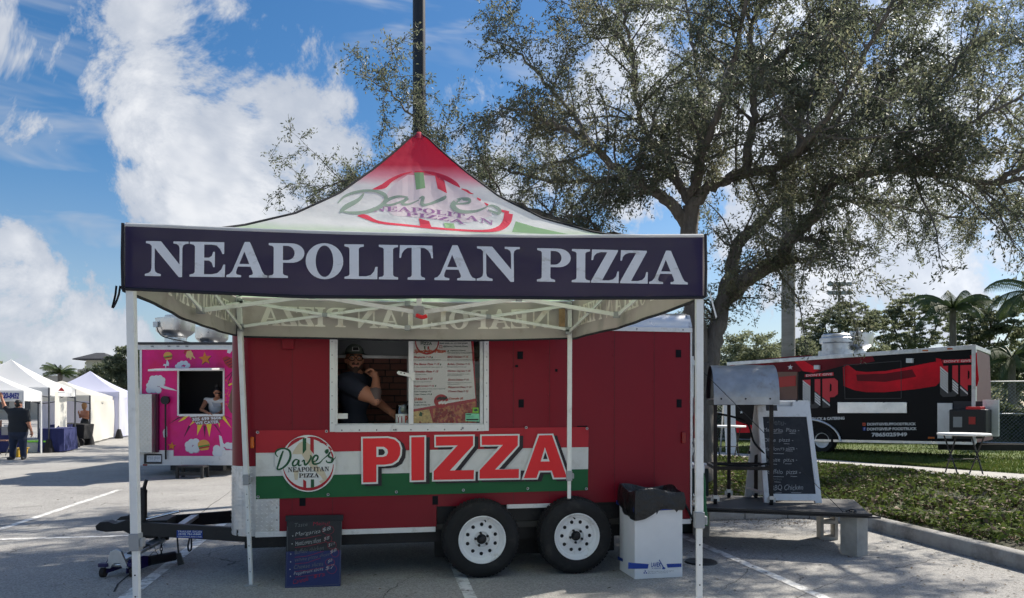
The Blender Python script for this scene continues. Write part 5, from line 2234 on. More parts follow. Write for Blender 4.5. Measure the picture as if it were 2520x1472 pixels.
# tip jar on the counter
jp = TM[trl.name] @ Vector((-.995, .17, 1.325))
jar = thing('tip_jar', jp, 'clear tip jar with a hand lettered paper label on the counter', 'jar', rotz=T_ANG)
c = MB()
c.lathe([(.0001, .003), (.062, .003), (.068, .01), (.068, .17), (.058, .195), (.058, .215), (.061, .218), (.055, .218), (.053, .195), (.063, .165), (.063, .01)], 24)
obj('glass_body', c, 'jar_glass', jar, smooth=50)
c = MB()
c.grid(lambda s, t: (.0695 * math.sin((s - .5) * 2.6), -.0695 * math.cos((s - .5) * 2.6), .02 + t * .115), 16, 1)
jl = obj('paper_label', c, 'letter_white', jar, smooth=60, fix=False)
for s, x0, mt in (('T', -.9, 'chalk_red'), ('i', -.25, 'chalk_red'), ('P', .25, 'poster_orange')):
    V, Tt, (a0, a1, b0, b1) = font_text(s, .04)
    c = MB()
    c.add([(.0705 * math.sin(x0 + (p[0] - a0) * .75), -.0705 * math.cos(x0 + (p[0] - a0) * .75), .055 + (p[1] - b0) * .085) for p in V], Tt)
    obj('label_letter', c, mt, jl, fix=False)
c = MB()
c.tube(smooth_pts([(.03, .0, .21), (.045, -.01, .25), (.07, 0, .262), (.085, 0, .25)], 5), .006, 8)
obj('handle', c, 'black_plastic', jar, smooth=60)

# ================================================================== slice menu chalkboard by the trailer
cb = thing('chalkboard', GP(770, 1446), 'small blue-black chalkboard slice menu leaning at the foot of the trailer', 'chalkboard')
bl, br_, = GP(701, 1447.5), GP(838, 1442.5)
tl_, tr_ = PT(706, 1272, 6.72), PT(842, 1270, 6.76)
cbn = (br_ - bl).cross(tl_ - bl)
CB = Plane(bl, cbn)
tl_, tr_, br_ = CB.hit(706, 1272), CB.hit(842, 1270), CB.hit(838, 1442.5)
q = [bl, br_, tr_, tl_]
split = .505


def slab(name, q, th, mat, parent, bev=.004):
    nn = CB.n
    mb = MB()
    mb.hexa([q[0], q[1], q[1] - nn * th, q[0] - nn * th, q[3], q[2], q[2] - nn * th, q[3] - nn * th])
    return obj(name, mb, mat, parent, bevel=bev, world=True)


lo = [bl, br_, br_.lerp(tr_, split), bl.lerp(tl_, split)]
hi = [bl.lerp(tl_, split), br_.lerp(tr_, split), tr_, tl_]
slab('lower_board', lo, .02, 'blueboard', cb)
slab('upper_board', hi, .02, 'blackboard', cb)
top = MB()
nn = CB.n
top.beam(tl_ + nn * .004 + Vector((-.01, 0, -.015)), tr_ + nn * .004 + Vector((.01, 0, -.015)), .03, .05)
obj('top_rail', top, 'blackboard', cb, bevel=.004, world=True)
# prop leg behind
mb = MB()
mb.beam(tl_.lerp(tr_, .5) - nn * .02, Vector((tl_.lerp(tr_, .5).x, tl_.lerp(tr_, .5).y + .09, .01)), .03, .02)
obj('prop', mb, 'blackboard', cb, world=True)


def c8(pts):
    k = 1115 / 250.
    return [((1120 + x / k) / 1.6, (2000 + y / k) / 1.6) for x, y in pts]


def chalk(s, q4, mat, b=.004, jit=.05):
    text_decal('chalk_writing', s, c8(q4), mat, CB, .003, cb, bold=-.004, shear=.15, jitter=jit)


chalk('Taste', ((178, 345), (405, 318), (405, 255), (178, 268)), 'chalk_dim')
chalk('Menu!', ((500, 315), (800, 290), (790, 238), (500, 250)), 'chalk_red')
for s, x0, y0, x1, y1, h, m1 in (('Margarita', 190, 515, 632, 462, 85, 'chalk_white'), ('MeatLovers slices', 190, 668, 640, 600, 75, 'chalk_white'), ('Buffalo chicken', 180, 818, 690, 735, 80, 'chalk_dim'), ('White pizza slices', 180, 970, 790, 850, 70, 'chalk_dim'), ('Cheese slices', 165, 1080, 680, 1010, 70, 'chalk_dim'), ('Pepperoni slices', 165, 1205, 680, 1110, 75, 'chalk_white'), ('Cannoli', 150, 1345, 420, 1280, 80, 'chalk_red')):
    chalk(s, ((x0, y0), (x1, y1), (x1, y1 - h), (x0, y0 - h)), m1)
for s, x0, y0, x1, y1, h in (('$8', 660, 430, 815, 395, 75), ('$8', 690, 590, 790, 560, 70), ('$11', 770, 690, 880, 655, 60), ('$8', 800, 815, 915, 770, 65), ('$6', 760, 980, 840, 940, 60), ('$7', 720, 1105, 880, 1060, 75)):
    chalk(s, ((x0, y0), (x1, y1), (x1, y1 - h), (x0, y0 - h)), 'chalk_white')
chalk('$15', ((510, 1240), (715, 1200), (715, 1145), (510, 1180)), 'chalk_red')


def chalk_line(pts, wd, mat):
    P = c8(pts)
    decal('chalk_stroke', [[list(r[0])] for r in ribbon(P, wd)], mat, CB, .0035, cb)


for y0, y1, x1 in ((550, 478, 645), (695, 600, 720), (868, 760, 690), (985, 880, 640), (1118, 1045, 690), (1215, 1150, 690)):
    chalk_line([(185, y0), (400, y0 - 22), (x1, y1)], .9, 'chalk_red')
for cx_, cy_, rx, ry in ((765, 388, 105, 78), (772, 545, 62, 62), (835, 655, 78, 65), (888, 785, 68, 78), (800, 955, 80, 62), (830, 1075, 85, 80)):
    chalk_line(circ(cx_, cy_, rx, ry, 22) + [(cx_ + rx, cy_)], .8, 'chalk_red')
for x, y in ((147, 494), (133, 631), (110, 812), (108, 948), (97, 1082), (105, 1203)):
    decal('chalk_stroke', [[c8(circ(x, y, 11, 12, 8))]], 'chalk_white', CB, .0035, cb)
chalk_line([(55, 330), (50, 700), (25, 1380), (500, 1370), (960, 1340), (985, 800), (1005, 240)], .8, 'chalk_dim')

# ================================================================== cardboard bin with black liner
bx = thing('cardboard_bin', (1.27, 7.0, 0), 'white cardboard box bin with blue band and black liner bag beside the rear wheel', 'bin')
b0, b1, b2 = Vector((1.086, 6.80, 0)), Vector((1.530, 6.893, 0)), Vector((1.008, 7.20, 0))
e1, e2 = (b1 - b0), (b2 - b0)
mb = MB()
H = .735
t = .006
mb.hexa([b0, b1, b1 + e2, b0 + e2, b0 + Vector((0, 0, H)), b1 + Vector((0, 0, H)), b1 + e2 + Vector((0, 0, H)), b0 + e2 + Vector((0, 0, H))])
obj('box', mb, 'cardboard_white', bx, bevel=.004, world=True)
FB = Plane(b0, e1.cross(Vector((0, 0, 1))))
SB = Plane(b0, e2.cross(Vector((0, 0, 1))))


def c9(pts):
    k = 2520 / 1732.
    return [((2300 + x / k) / 1.6, (1750 + y / k) / 1.6) for x, y in pts]


for name, cs, m1, pl in (('blue_band', [(253, 676), (370, 686), (365, 712), (252, 713)], 'box_blue', FB), ('blue_band', [(472, 685), (558, 682), (558, 702), (478, 706)], 'box_blue', FB), ('blue_band', [(281, 388), (556, 372), (556, 345), (281, 362)], 'box_blue', FB), ('blue_band', [(192, 640), (222, 655), (222, 672), (192, 660)], 'box_blue', SB), ('blue_band', [(184, 340), (280, 385), (280, 360), (184, 318)], 'box_blue', SB)):
    decal(name, [[c9(cs)]], m1, pl, .002, bx)
for s, q4, m1, b_ in (('LAVEX', ((385, 704), (440, 702), (440, 676), (385, 677)), 'box_blue', .02), ('65 GALLON', ((388, 714), (440, 713), (440, 706), (388, 707)), 'box_blue', .01), ('This box is made from recycled material', ((366, 732), (512, 728), (512, 722), (366, 725)), 'chalk_dim', 0), ('Please recycle', ((366, 742), (480, 738), (480, 732), (366, 735)), 'chalk_dim', 0)):
    text_decal('box_print', s, c9(q4), m1, FB, .0025, bx, bold=b_)
decal('box_print', [[c9([(428, 662), (432, 660), (456, 702), (466, 708), (462, 716), (446, 714), (450, 703)])]], 'box_blue', FB, .003, bx)
for k in range(3):
    a = 2 * PI * k / 3
    cx_, cy_ = 350 + 7 * math.cos(a + .5), 733 + 7 * math.sin(a + .5)
    decal('box_print', [[c9([(cx_ - 4, cy_ - 2), (cx_ + 3, cy_ - 5), (cx_ + 5, cy_ + 3), (cx_ - 2, cy_ + 4)])]], 'box_blue', FB, .003, bx)
# liner: open sack draped over the rim
mb = MB()
ctr_ = b0 + e1 / 2 + e2 / 2


def lin(s, t):
    a = 2 * PI * s
    # square section outline
    ca, sa = math.cos(a), math.sin(a)
    k = .228 / max(abs(ca), abs(sa)) ** .96
    fold = .006 * math.sin(9 * a + 4 * t) + .003 * math.sin(23 * a + 3 * t)
    if t < .45:        # outer skirt, bottom -> rim
        u = t / .45
        r = k * (1.035 + .03 * math.sin(PI * u)) + fold * (1.2 - .4 * u)
        lowr = .165 + .05 * math.sin(a * 2 + .6) + .012 * math.sin(5 * a)
        z = H - lowr * (1 - u) + .02 * u + .022 * u * math.sin(3 * a + 1)
    elif t < .6:
        u = (t - .45) / .15
        r = k * (1.035 - .09 * u) + fold * .7
        z = H + .02 + .03 * math.sin(PI * u) + .022 * math.sin(3 * a + 1)
    else:
        u = (t - .6) / .4
        r = k * (.945 - .12 * u) + fold * .8
        z = H + .02 - .30 * u + .022 * math.sin(3 * a + 1) * (1 - u)
    d1, d2 = e1.normalized(), e2.normalized()
    return ctr_ + d1 * r * ca + d2 * r * sa + Vector((0, 0, z))


mb.grid(lin, 72, 30)
obj('liner_bag', mb, 'bag_black', bx, smooth=50, world=True, fix=False)
mb = MB()
mb.add([ctr_ + e1 * sx * .42 + e2 * sy * .42 + Vector((0, 0, H - .26)) for sx, sy in ((-1, -1), (1, -1), (1, 1), (-1, 1))], [(0, 1, 2, 3)])
obj('liner_bottom', mb, 'bag_black', bx, world=True)

# ================================================================== floor jack under the coupler
fj = thing('floor_jack', GP(290, 1422), 'low purple trolley jack with steel arm under the trailer coupler', 'jack')
fo = GP(243, 1420)
fx = Vector((.42, 0, 0))
M('jack_purple', srgb(34, 24, 78), .4, 0, .5, var=.15)
mb = MB()
jo = fo + Vector((.02, 0, 0))
for dx in (.045, .36):
    mb.prism([(0, .03), (.0, .10), (.05, .15), (.26, .15), (.60, .09), (.60, .05), (.1, .03)], lambda a, b, d: jo + Vector((dx * .62 + d + a * .2, a * .8, b)), 0, .012)
obj('side_plate', mb, 'jack_purple', fj, bevel=.003, world=True)
for dx in (-.02, .25):
    mb = MB()
    mb.box(jo.x + dx, jo.x + dx + .085, jo.y - .02, jo.y + .06, .09, .125)
    bk_ = obj('caster_bracket', mb, 'jack_purple', fj, bevel=.008, world=True)
    mb = MB()
    mb.cyl((jo.x + dx + .022, jo.y - .0, .042), (jo.x + dx + .062, jo.y - .0, .042), .042, 16)
    obj('caster', mb, 'rust_steel', fj, smooth=40, world=True)
mb = MB()
mb.prism([(0, .05), (.05, .22), (.11, .245), (.16, .22), (.24, .05), (.18, .05), (.15, .10), (.08, .10), (.05, .05)], lambda a, b, d: jo + Vector((.04 + a * .85, d + .02, b * .9 + .03)), -.02, .012)
obj('front_cradle', mb, 'alu_dull', fj, bevel=.004, world=True)
mb = MB()
mb.cyl(jo + Vector((.03, .05, .10)), jo + Vector((.26, .05, .10)), .022, 12)
obj('front_axle', mb, 'chrome', fj, smooth=40, world=True)
mb = MB()
mb.beam(jo + Vector((.15, .05, .14)), jo + Vector((.36, .40, .27)), .13, .03)
obj('lift_arm', mb, 'alu', fj, bevel=.004, world=True)
mb = MB()
mb.beam(jo + Vector((.20, .115, .185)), jo + Vector((.29, .27, .240)), .08, .012)
obj('arm_slot', mb, 'black_steel', fj, world=True)
mb = MB()
mb.cyl(jo + Vector((.37, .42, .26)), jo + Vector((.37, .42, .31)), .05, 16)
obj('saddle', mb, 'black_steel', fj, smooth=40, world=True)
mb = MB()
mb.cyl(jo + Vector((.30, .26, .09)), jo + Vector((.44, .50, .09)), .045, 14)
obj('hydraulic_ram', mb, 'black_steel', fj, smooth=40, world=True)

# ================================================================== display board on cinder blocks, right of the trailer
PFR, PU, PV = Vector((3.60, 7.72, 0)), Vector((-.956, .295, 0)), Vector((.295, .956, 0))
PZ = .445
pf = thing('plywood_platform', PFR + PU * .9 + PV * .6, 'dark low platform of plywood resting on cinder blocks right of the trailer', 'platform')
mb = MB()
def pfp(u, v, z):
    p = PFR + PU * u + PV * v
    return Vector((p.x, p.y, z))
def pbox(u0, u1, v0, v1, z0, z1):
    return [pfp(u0, v0, z0), pfp(u1, v0, z0), pfp(u1, v1, z0), pfp(u0, v1, z0), pfp(u0, v0, z1), pfp(u1, v0, z1), pfp(u1, v1, z1), pfp(u0, v1, z1)]
mb.hexa(pbox(.0, 1.80, .02, 1.24, .418, PZ))
obj('deck', mb, 'board_wood', pf, bevel=.003, world=True)
mb = MB()
mb.hexa(pbox(-.02, 1.82, -.012, .019, .425, .450))
obj('front_edging', mb, 'black_plastic', pf, bevel=.003, world=True)
mb = MB()
mb.hexa(pbox(-.10, 1.80, .0, .05, .403, .417))
obj('under_rail', mb, 'black_plastic', pf, world=True)


def cinder(u, v, rz, label, hollow=True):
    p = pfp(u, v, 0)
    th = thing('cinder_block', p, label, 'block', 'cinder blocks under the platform', rotz=rz)
    mb = MB()
    w_, d_, h_ = .19, .19, .40
    if hollow:       # standing on end, the cores open to one side
        t_ = .034
        outer = rect(-w_ / 2, 0, w_ / 2, h_)
        hs = [rect(-w_ / 2 + t_, .035, w_ / 2 - t_, .180), rect(-w_ / 2 + t_, .220, w_ / 2 - t_, .365)]
        V, Tt = poly_mesh([[outer] + hs])
        mb.add([(a, -d_ / 2, b) for a, b in V], Tt)
        mb.add([(a, d_ / 2, b) for a, b in V], [tuple(reversed(t)) for t in Tt])
        for r_ in [outer] + hs:
            m_ = len(r_)
            mb.add([(a, -d_ / 2, b) for a, b in r_] + [(a, d_ / 2, b) for a, b in r_], [(i, (i + 1) % m_, m_ + (i + 1) % m_, m_ + i) for i in range(m_)])
    else:
        mb.box(-w_ / 2, w_ / 2, -d_ / 2, d_ / 2, 0, h_)
    obj('shell', mb, 'block', th, bevel=0 if hollow else .006)
    return th


cinder(.13, .16, math.radians(34), 'grey cinder block on end at the front right of the platform', False)
cinder(.30, 1.12, math.radians(-8), 'hollow cinder block under the rear right of the platform', True)
cinder(1.70, .9, math.radians(-17), 'cinder block under the platform end next to the red trailer', False)

# ================================================================== barrel oven on a wheeled stand
OA = Vector((2.25, 8.50, 0))
OE, OF = Vector((.992, -.125, 0)), Vector((.125, .992, 0))
ov = thing('pizza_oven', OA + OE * .3 + OF * .3 + Vector((0, 0, PZ)), 'half-barrel steel pizza oven on a black wheeled stand', 'oven')
def op(a, b, z):
    p = OA + OE * a + OF * b
    return Vector((p.x, p.y, z))
OW, OD = .60, .62
ztop = 1.60
for a, b in ((0, 0), (OW, 0), (.24, OD), (OW - .05, OD)):
    mb = MB()
    mb.beam(op(a, b, PZ + .10), op(a, b, ztop), .038, .038, tuple(OE))
    lg = obj('leg', mb, 'rust_steel', ov, bevel=.003, world=True)
    mb = MB()
    mb.beam(op(a, b, PZ + .06), op(a, b, PZ + .10), .05, .05, tuple(OE))
    mb.beam(op(a - .022, b + .01, PZ + .03), op(a - .022, b + .01, PZ + .08), .006, .05, tuple(OE))
    mb.beam(op(a + .022, b + .01, PZ + .03), op(a + .022, b + .01, PZ + .08), .006, .05, tuple(OE))
    obj('caster_fork', mb, 'alu_dull', lg, world=True)
    mb = MB()
    mb.cyl(op(a - .016, b + .012, PZ + .042), op(a + .016, b + .012, PZ + .042), .042, 18)
    obj('caster_wheel', mb, 'rubber', lg, smooth=40, world=True)
for (a0, b0_), (a1, b1_) in (((0, 0), (OW, 0)), ((0, OD), (OW, OD)), ((0, 0), (0, OD)), ((OW, 0), (OW, OD))):
    mb = MB()
    mb.beam(op(a0, b0_, .845), op(a1, b1_, .845), .032, .038)
    obj('lower_rail', mb, 'rust_steel', ov, bevel=.003, world=True)
    mb = MB()
    mb.beam(op(a0, b0_, ztop - .03), op(a1, b1_, ztop - .03), .036, .06)
    obj('upper_rail', mb, 'rust_steel', ov, bevel=.003, world=True)
# barrel: half cylinder, axis along OE, open toward the left end
mb = MB()
x0, x1 = -.02, .68
def barrel(s, t, r=1.0):
    a = PI * t
    b = OD / 2 - (OD / 2 + .035) * math.cos(a) * r
    z = ztop + .02 + (.375 * math.sin(a)) * r
    if t < .12 or t > .88:
        pass
    dent = .006 * math.sin(9 * s + 5 * t) * math.sin(PI * s)
    return op(x0 + (x1 - x0) * s, b, z + dent)
mb.grid(lambda s, t: barrel(s, t), 18, 26)
skin_ = obj('barrel', mb, 'steel_bare', ov, smooth=40, world=True, fix=False)
mb = MB()
mb.grid(lambda s, t: barrel(s, t, .96), 4, 26)
obj('barrel_lining', mb, 'dark_inside', skin_, smooth=40, world=True, fix=False)
mb = MB()
mb.hexa([op(x0, -.035, ztop - .055), op(x1, -.035, ztop - .055), op(x1, -.029, ztop - .055), op(x0, -.029, ztop - .055), op(x0, -.035, ztop + .03), op(x1, -.035, ztop + .03), op(x1, -.029, ztop + .03), op(x0, -.029, ztop + .03)])
ap = obj('apron', mb, 'steel_bare', skin_, world=True)
for a in (.06, .32, .58):
    mb = MB()
    mb.cyl(op(a, -.040, ztop + .01), op(a, -.034, ztop + .01), .010, 10)
    obj('bolt', mb, 'black_steel', ap, world=True)
mb = MB()
vs = [barrel(1, k / 20, .99) for k in range(21)]
mb.add(vs, [tuple(range(21))])
obj('end_plate', mb, 'steel_bare', skin_, world=True)
mb = MB()
vs = [barrel(.06, k / 20, .97) for k in range(21)]
mb.add(vs, [tuple(range(21))])
obj('oven_mouth_shade', mb, 'black_steel', skin_, world=True)  # black sheet stands in for the shade inside the open mouth
mb = MB()
mb.hexa([op(0, 0, ztop), op(OW, 0, ztop), op(OW, OD, ztop), op(0, OD, ztop), op(0, 0, ztop + .02), op(OW, 0, ztop + .02), op(OW, OD, ztop + .02), op(0, OD, ztop + .02)])
obj('hearth', mb, 'block', ov, world=True)
# gas hose loops from the stand
hs_ = thing('gas_hose', op(.3, .3, .86), 'black gas hose looping between the oven stand and the sandwich board', 'hose')
mb = MB()
mb.tube(smooth_pts([op(.05, .5, 1.45), op(.40, .45, 1.35), op(.47, .30, 1.12), op(.62, .30, .95), op(.60, .10, .90), op(.30, .04, .87), op(.02, .06, .885)], 8), .012, 8)
obj('hose_run', mb, 'rubber', hs_, smooth=60, world=True)

# ================================================================== sandwich board menu on the platform
AO = Vector((2.83, 8.62, PZ))
AE, AN = Vector((.998, -.04, 0)), Vector((-.10, .995, 0))
sb = thing('sandwich_board', AO + AE * .3 + AN * .27, 'white plastic sandwich board with black panel of chalked pizza names', 'sign')
AW, AH, AB = .635, 1.135, .54
def ap_(a, t, back=False, off=0.0):
    """a along the width 0..AW, t up the panel 0..1"""
    base = AO + AE * a + (AN * AB if back else Vector((0, 0, 0)))
    topp = AO + AE * (.02 + a * (AW - .04) / AW) + AN * (AB / 2 + (.02 if back else -.02)) + Vector((0, 0, AH))
    p = base.lerp(topp, t)
    nrm_ = (AN * -1 * (AH) - Vector((0, 0, 0)) + Vector((0, 0, AB / 2))) if not back else (AN * AH + Vector((0, 0, AB / 2)))
    return p + nrm_.normalized() * off
def panel(poly_list, back, d0, d1, name, mat, parent, bev=.004):
    V, Tt = poly_mesh([poly_list])
    mb = MB()
    mb.add([ap_(a, t, back, d1) for a, t in V], Tt)
    mb.add([ap_(a, t, back, d0) for a, t in V], [tuple(reversed(x)) for x in Tt])
    for r_ in poly_list:
        m_ = len(r_)
        mb.add([ap_(a, t, back, d0) for a, t in r_] + [ap_(a, t, back, d1) for a, t in r_], [(i, (i + 1) % m_, m_ + (i + 1) % m_, m_ + i) for i in range(m_)])
    return obj(name, mb, mat, parent, world=True)
M('sign_white', (.82, .82, .81), .45, 0, .4, var=.04, vscale=4, dirt=(.5, .48, .44), dirt_scale=6, dirt_lo=.56, dirt_hi=.78)
fo_ = [(.0, .0), (.0, .03), (.06, .045), (AW - .06, .045), (AW, .03), (AW, 0), (AW - .07, 0), (AW - .08, .02), (.08, .02), (.07, 0)]
outer = [(0, 0), (.07, 0), (.08, .022), (AW - .08, .022), (AW - .07, 0), (AW, 0), (AW, 1), (AW - .20, 1), (AW - .21, .95), (AW - .40, .95), (AW - .41, 1), (0, 1)]
hole = rect(.055, .085, AW - .055, .845)
h1 = rect(AW - .185, .90, AW - .085, .965)
h2 = rect(.10, .90, .22, .965)
fp = panel([outer, hole], False, -.014, .014, 'front_panel', 'sign_white', sb)
panel([rect(.05, .08, AW - .05, .85)], False, -.010, .002, 'blackboard', 'blackboard', fp)
panel([rect(.10, .905, .235, .962)], False, .012, .0155, 'handle_recess_shade', 'dark_inside', fp)  # dark patch laid on the panel, shade of the hand hole as colour
bp_ = panel([[(0, 0), (.07, 0), (.08, .022), (AW - .08, .022), (AW - .07, 0), (AW, 0), (AW, 1), (0, 1)]], True, -.014, .014, 'back_panel', 'sign_white', sb)
for t0 in (.20, .55):
    panel([rect(.08, t0, AW - .08, t0 + .22)], True, -.020, -.013, 'panel_rib', 'sign_white', bp_)
for a in (.02, AW - .12):
    mb = MB()
    p = ap_(a, 1.0) + AN * .02
    mb.beam(p, p + AE * .10, .07, .03)
    obj('hinge', mb, 'sign_white', sb, bevel=.005, world=True)
mb = MB()
mb.beam(ap_(.01, .10) , ap_(.01, .10, True), .012, .02)
obj('spreader', mb, 'sign_white', sb, world=True)
mb = MB()
mb.cyl(ap_(-.006, .48, True, -.02), ap_(-.03, .48, True, -.02), .018, 12)
obj('side_catch', mb, 'black_plastic', sb, world=True)
AP = Plane(ap_(.3, .5, False, .002), (ap_(1, 0) - ap_(0, 0)).cross(ap_(0, 1) - ap_(0, 0)))


def c10(pts):
    k = 1404 / 620.
    return [((2680 + x / k) / 1.6, (1400 + y / k) / 1.6) for x, y in pts]


for s, x0, y0, x1, y1, h, m1 in (('-Menu-', 770, 612, 940, 628, 55, 'chalk_dim'), ('- Margarita  Pizza -', 708, 690, 1058, 695, 45, 'chalk_white'), ('- Olive  pizza -', 710, 778, 1005, 778, 42, 'chalk_white'), ('- Meatlovers pizza -', 722, 862, 1040, 852, 44, 'chalk_white'), ('- White  pizza -', 735, 960, 1040, 958, 46, 'chalk_white'), ('- Buffalo  pizza -', 742, 1066, 1070, 1070, 52, 'chalk_white'), ('chicken', 812, 1114, 902, 1114, 26, 'chalk_dim'), ('- BBQ Chicken', 775, 1212, 1092, 1205, 56, 'chalk_white')):
    text_decal('chalk_writing', s, c10([(x0, y0), (x1, y1), (x1, y1 - h), (x0, y0 - h)]), m1, AP, .003, fp, bold=.0, shear=.1, jitter=.05)
for x0, y0, x1, y1 in ((800, 694, 900, 690), (970, 695, 1025, 696), (790, 788, 830, 790), (920, 786, 970, 788), (790, 873, 920, 876), (950, 852, 1000, 852), (790, 968, 860, 970), (930, 966, 990, 966), (815, 1078, 920, 1082), (978, 1076, 1038, 1080), (835, 1126, 893, 1130), (840, 1228, 900, 1224), (985, 1222, 1076, 1224)):
    decal('chalk_stroke', [[list(r[0])] for r in ribbon(c10([(x0, y0), (x1, y1)]), 1.3)], 'chalk_white', AP, .0035, fp)
# guy line from the canopy to the platform
gl = thing('guy_line', pfp(.25, .02, PZ), 'thin cord stretched from the trailer rear corner down to the platform edge', 'cord')
mb = MB()
mb.tube([TM[trl.name] @ Vector((UR + .03, .05, 1.99)), pfp(.25, .02, PZ + .01)], .0035, 5)
obj('cord', mb, 'black_plastic', gl, world=True)
mb = MB()
p = pfp(.22, .04, PZ)
mb.tube(smooth_pts([p + Vector((0, 0, .015)), p + Vector((.06, .02, .03)), p + Vector((.10, 0, .012)), p + Vector((.03, -.02, .02))], 4), .010, 6)
obj('cord_knot', mb, 'black_plastic', gl, smooth=60, world=True)

# ================================================================== rolled flag beside the trailer's rear edge
fgp = TM[trl.name] @ Vector((UR + .10, .03, .0))
fl = thing('furled_flag', fgp, 'furled red, white and green feather flag standing against the trailer rear corner', 'flag')
def flag_seg(name, z0, z1, r0, r1, mat, dx0, dx1):
    mb = MB()
    n_ = 8
    mb.tube([fgp + Vector((dx0 + (dx1 - dx0) * k / n_ + .004 * math.sin(k * 1.3), 0, z0 + (z1 - z0) * k / n_)) for k in range(n_ + 1)], [r0 + (r1 - r0) * k / n_ + .004 * math.sin(k * 2.1) for k in range(n_ + 1)], 14)
    return obj(name, mb, mat, fl, smooth=60, world=True)
gr_ = flag_seg('green_cloth', .37, .88, .062, .050, 'banner_green', .035, .010)
flag_seg('white_cloth', .88, 1.22, .049, .040, 'banner_white', .010, -.008)
flag_seg('red_cloth', 1.22, 1.62, .039, .026, 'banner_red', -.008, -.012)
mb = MB()
mb.cyl(fgp + Vector((.03, .02, .0)), fgp + Vector((-.012, .01, 2.05)), .012, 10)
obj('flag_pole', mb, 'alu_dull', fl, smooth=40, world=True)
mb = MB()
mb.lathe([(.0001, .03), (.05, .03), (.15, .015), (.16, 0)], 16, fgp + Vector((.03, .02, 0)))
obj('flag_base', mb, 'black_steel', fl, smooth=40, world=True)
FPl = Plane(fgp + Vector((.03, -.066, .6)), (-.1, -1, 0))
for s, q4 in (('fo:', ((1705.5, 1221.5), (1716, 1222.5), (1716, 1215), (1705.5, 1214))), ('16', ((1707, 1231), (1717.5, 1232), (1717.5, 1225.5), (1707, 1224.5))), ('ook', ((1706, 1241), (1718, 1241.5), (1718, 1235), (1706, 1234.5)))):
    text_decal('flag_print', s, q4, 'letter_white', FPl, .004, gr_, bold=.03)
# dark tub with pale lid behind the flag
tb_ = thing('storage_tub', Vector((2.12, 9.4, 0)), 'dark green tub with a pale lid behind the furled flag', 'tub')
mb = MB()
mb.box(1.95, 2.36, 9.2, 9.6, PZ * 0, .78)
M('tub_green', (.012, .03, .03), .5)
obj('tub_body', mb, 'tub_green', tb_, bevel=.02, world=True)
mb = MB()
mb.box(1.93, 2.38, 9.18, 9.62, .781, .83)
obj('tub_lid', mb, 'sign_white', tb_, bevel=.015, world=True)
# ================================================================== pink food trailer
M('pink_wrap', srgb(220, 24, 124), .4, 0, .35, var=.16, vscale=1.1, dirt=srgb(206, 22, 70), dirt_scale=.9, dirt_lo=.5, dirt_hi=.7)
M('art_white', (.70, .72, .75), .5)
M('art_grey', (.42, .44, .50), .5)
M('art_orange', srgb(226, 130, 40), .5)
M('art_yellow', srgb(236, 204, 60), .5)
M('art_bun', srgb(222, 164, 78), .5)
M('art_skin', srgb(226, 184, 120), .5)
M('art_meat', srgb(176, 46, 40), .5)
M('art_dark', srgb(84, 14, 54), .5)
M('art_brown', srgb(120, 88, 76), .6)
M('art_green', srgb(90, 150, 50), .5)
M('checker', (.55, .54, .50), .4, .9, var=.2, vscale=60, bump=.004, bscale=70)
PK = Vector((-7.05, 16.7, 0))
pk = thing('food_trailer', PK, 'pink cartoon-wrapped food trailer with open window and two roof fans behind the canopy', 'trailer')
px0, px1 = -8.09, -5.95
pz0, pz1 = .225, 2.875
FACE = Plane((0, 16.7, 0), (0, -1, 0))


def fz(x, y):
    p = FACE.hit(x, y)
    return p.x, p.z


wl, wr = fz(441, 1000)[0], fz(549, 1000)[0]
wt, wb = fz(500, 913)[1], fz(500, 1019)[1]
mb = MB()
mb.box(px0, wl, 16.7, 16.75, pz0 + .1, pz1 - .14)
mb.box(wr, px1, 16.7, 16.75, pz0 + .1, pz1 - .14)
mb.box(wl, wr, 16.7, 16.75, wt, pz1 - .14)
mb.box(wl, wr, 16.7, 16.75, pz0 + .1, wb)
obj('face_panel', mb, 'pink_wrap', pk, world=True)
mb = MB()
mb.box(px0, px0 + .05, 16.751, 22.2, pz0 + .05, pz1 - .1)
mb.box(px1 - .05, px1, 16.751, 22.2, pz0 + .05, pz1 - .1)
mb.box(px0, px1, 22.15, 22.2, pz0 + .05, pz1 - .1)
mb.box(px0, px1, 16.751, 22.2, pz0 + .1, pz0 + .15)
obj('body_shell', mb, 'white_trim', pk, world=True)
mb = MB()
mb.box(px0 + .06, px1 - .06, 17.9, 17.95, pz0 + .2, pz1 - .2)
mb.box(wl, wr, 16.76, 16.9, wb - .03, wb)
obj('inner_panels', mb, 'dark_inside', pk, world=True)
mb = MB()
mb.box(px0 - .03, px1 + .03, 16.66, 22.25, pz1 - .14, pz1 - .03)
obj('roof_rail', mb, 'white_trim', pk, bevel=.01, world=True)
mb = MB()
mb.box(px0 - .04, px1 + .04, 16.6, 22.3, pz1 - .028, pz1 + .02)
obj('roof', mb, 'dark_inside', pk, bevel=.01, world=True)
for x in (377, 418, 440, 462):
    a = fz(x, 853)
    mb = MB()
    mb.box(a[0] - .03, a[0] + .03, 16.645, 16.661, a[1] - .016, a[1] + .016)
    obj('clearance_lamp', mb, 'grey_plastic', pk, bevel=.006, world=True)
mb = MB()
mb.box(px0 - .0, px0 + .045, 16.685, 16.699, pz0 + .3, pz1 - .14)
obj('edge_trim', mb, 'white_trim', pk, world=True)
mb = MB()
mb.box(px1 - .02, px1 + .03, 16.66, 16.699, pz0 + .05, pz1 - .14)
obj('edge_trim', mb, 'black_steel', pk, world=True)
mb = MB()
mb.box(px0 - .02, px1 + .01, 16.672, 16.699, pz0, pz0 + .20)
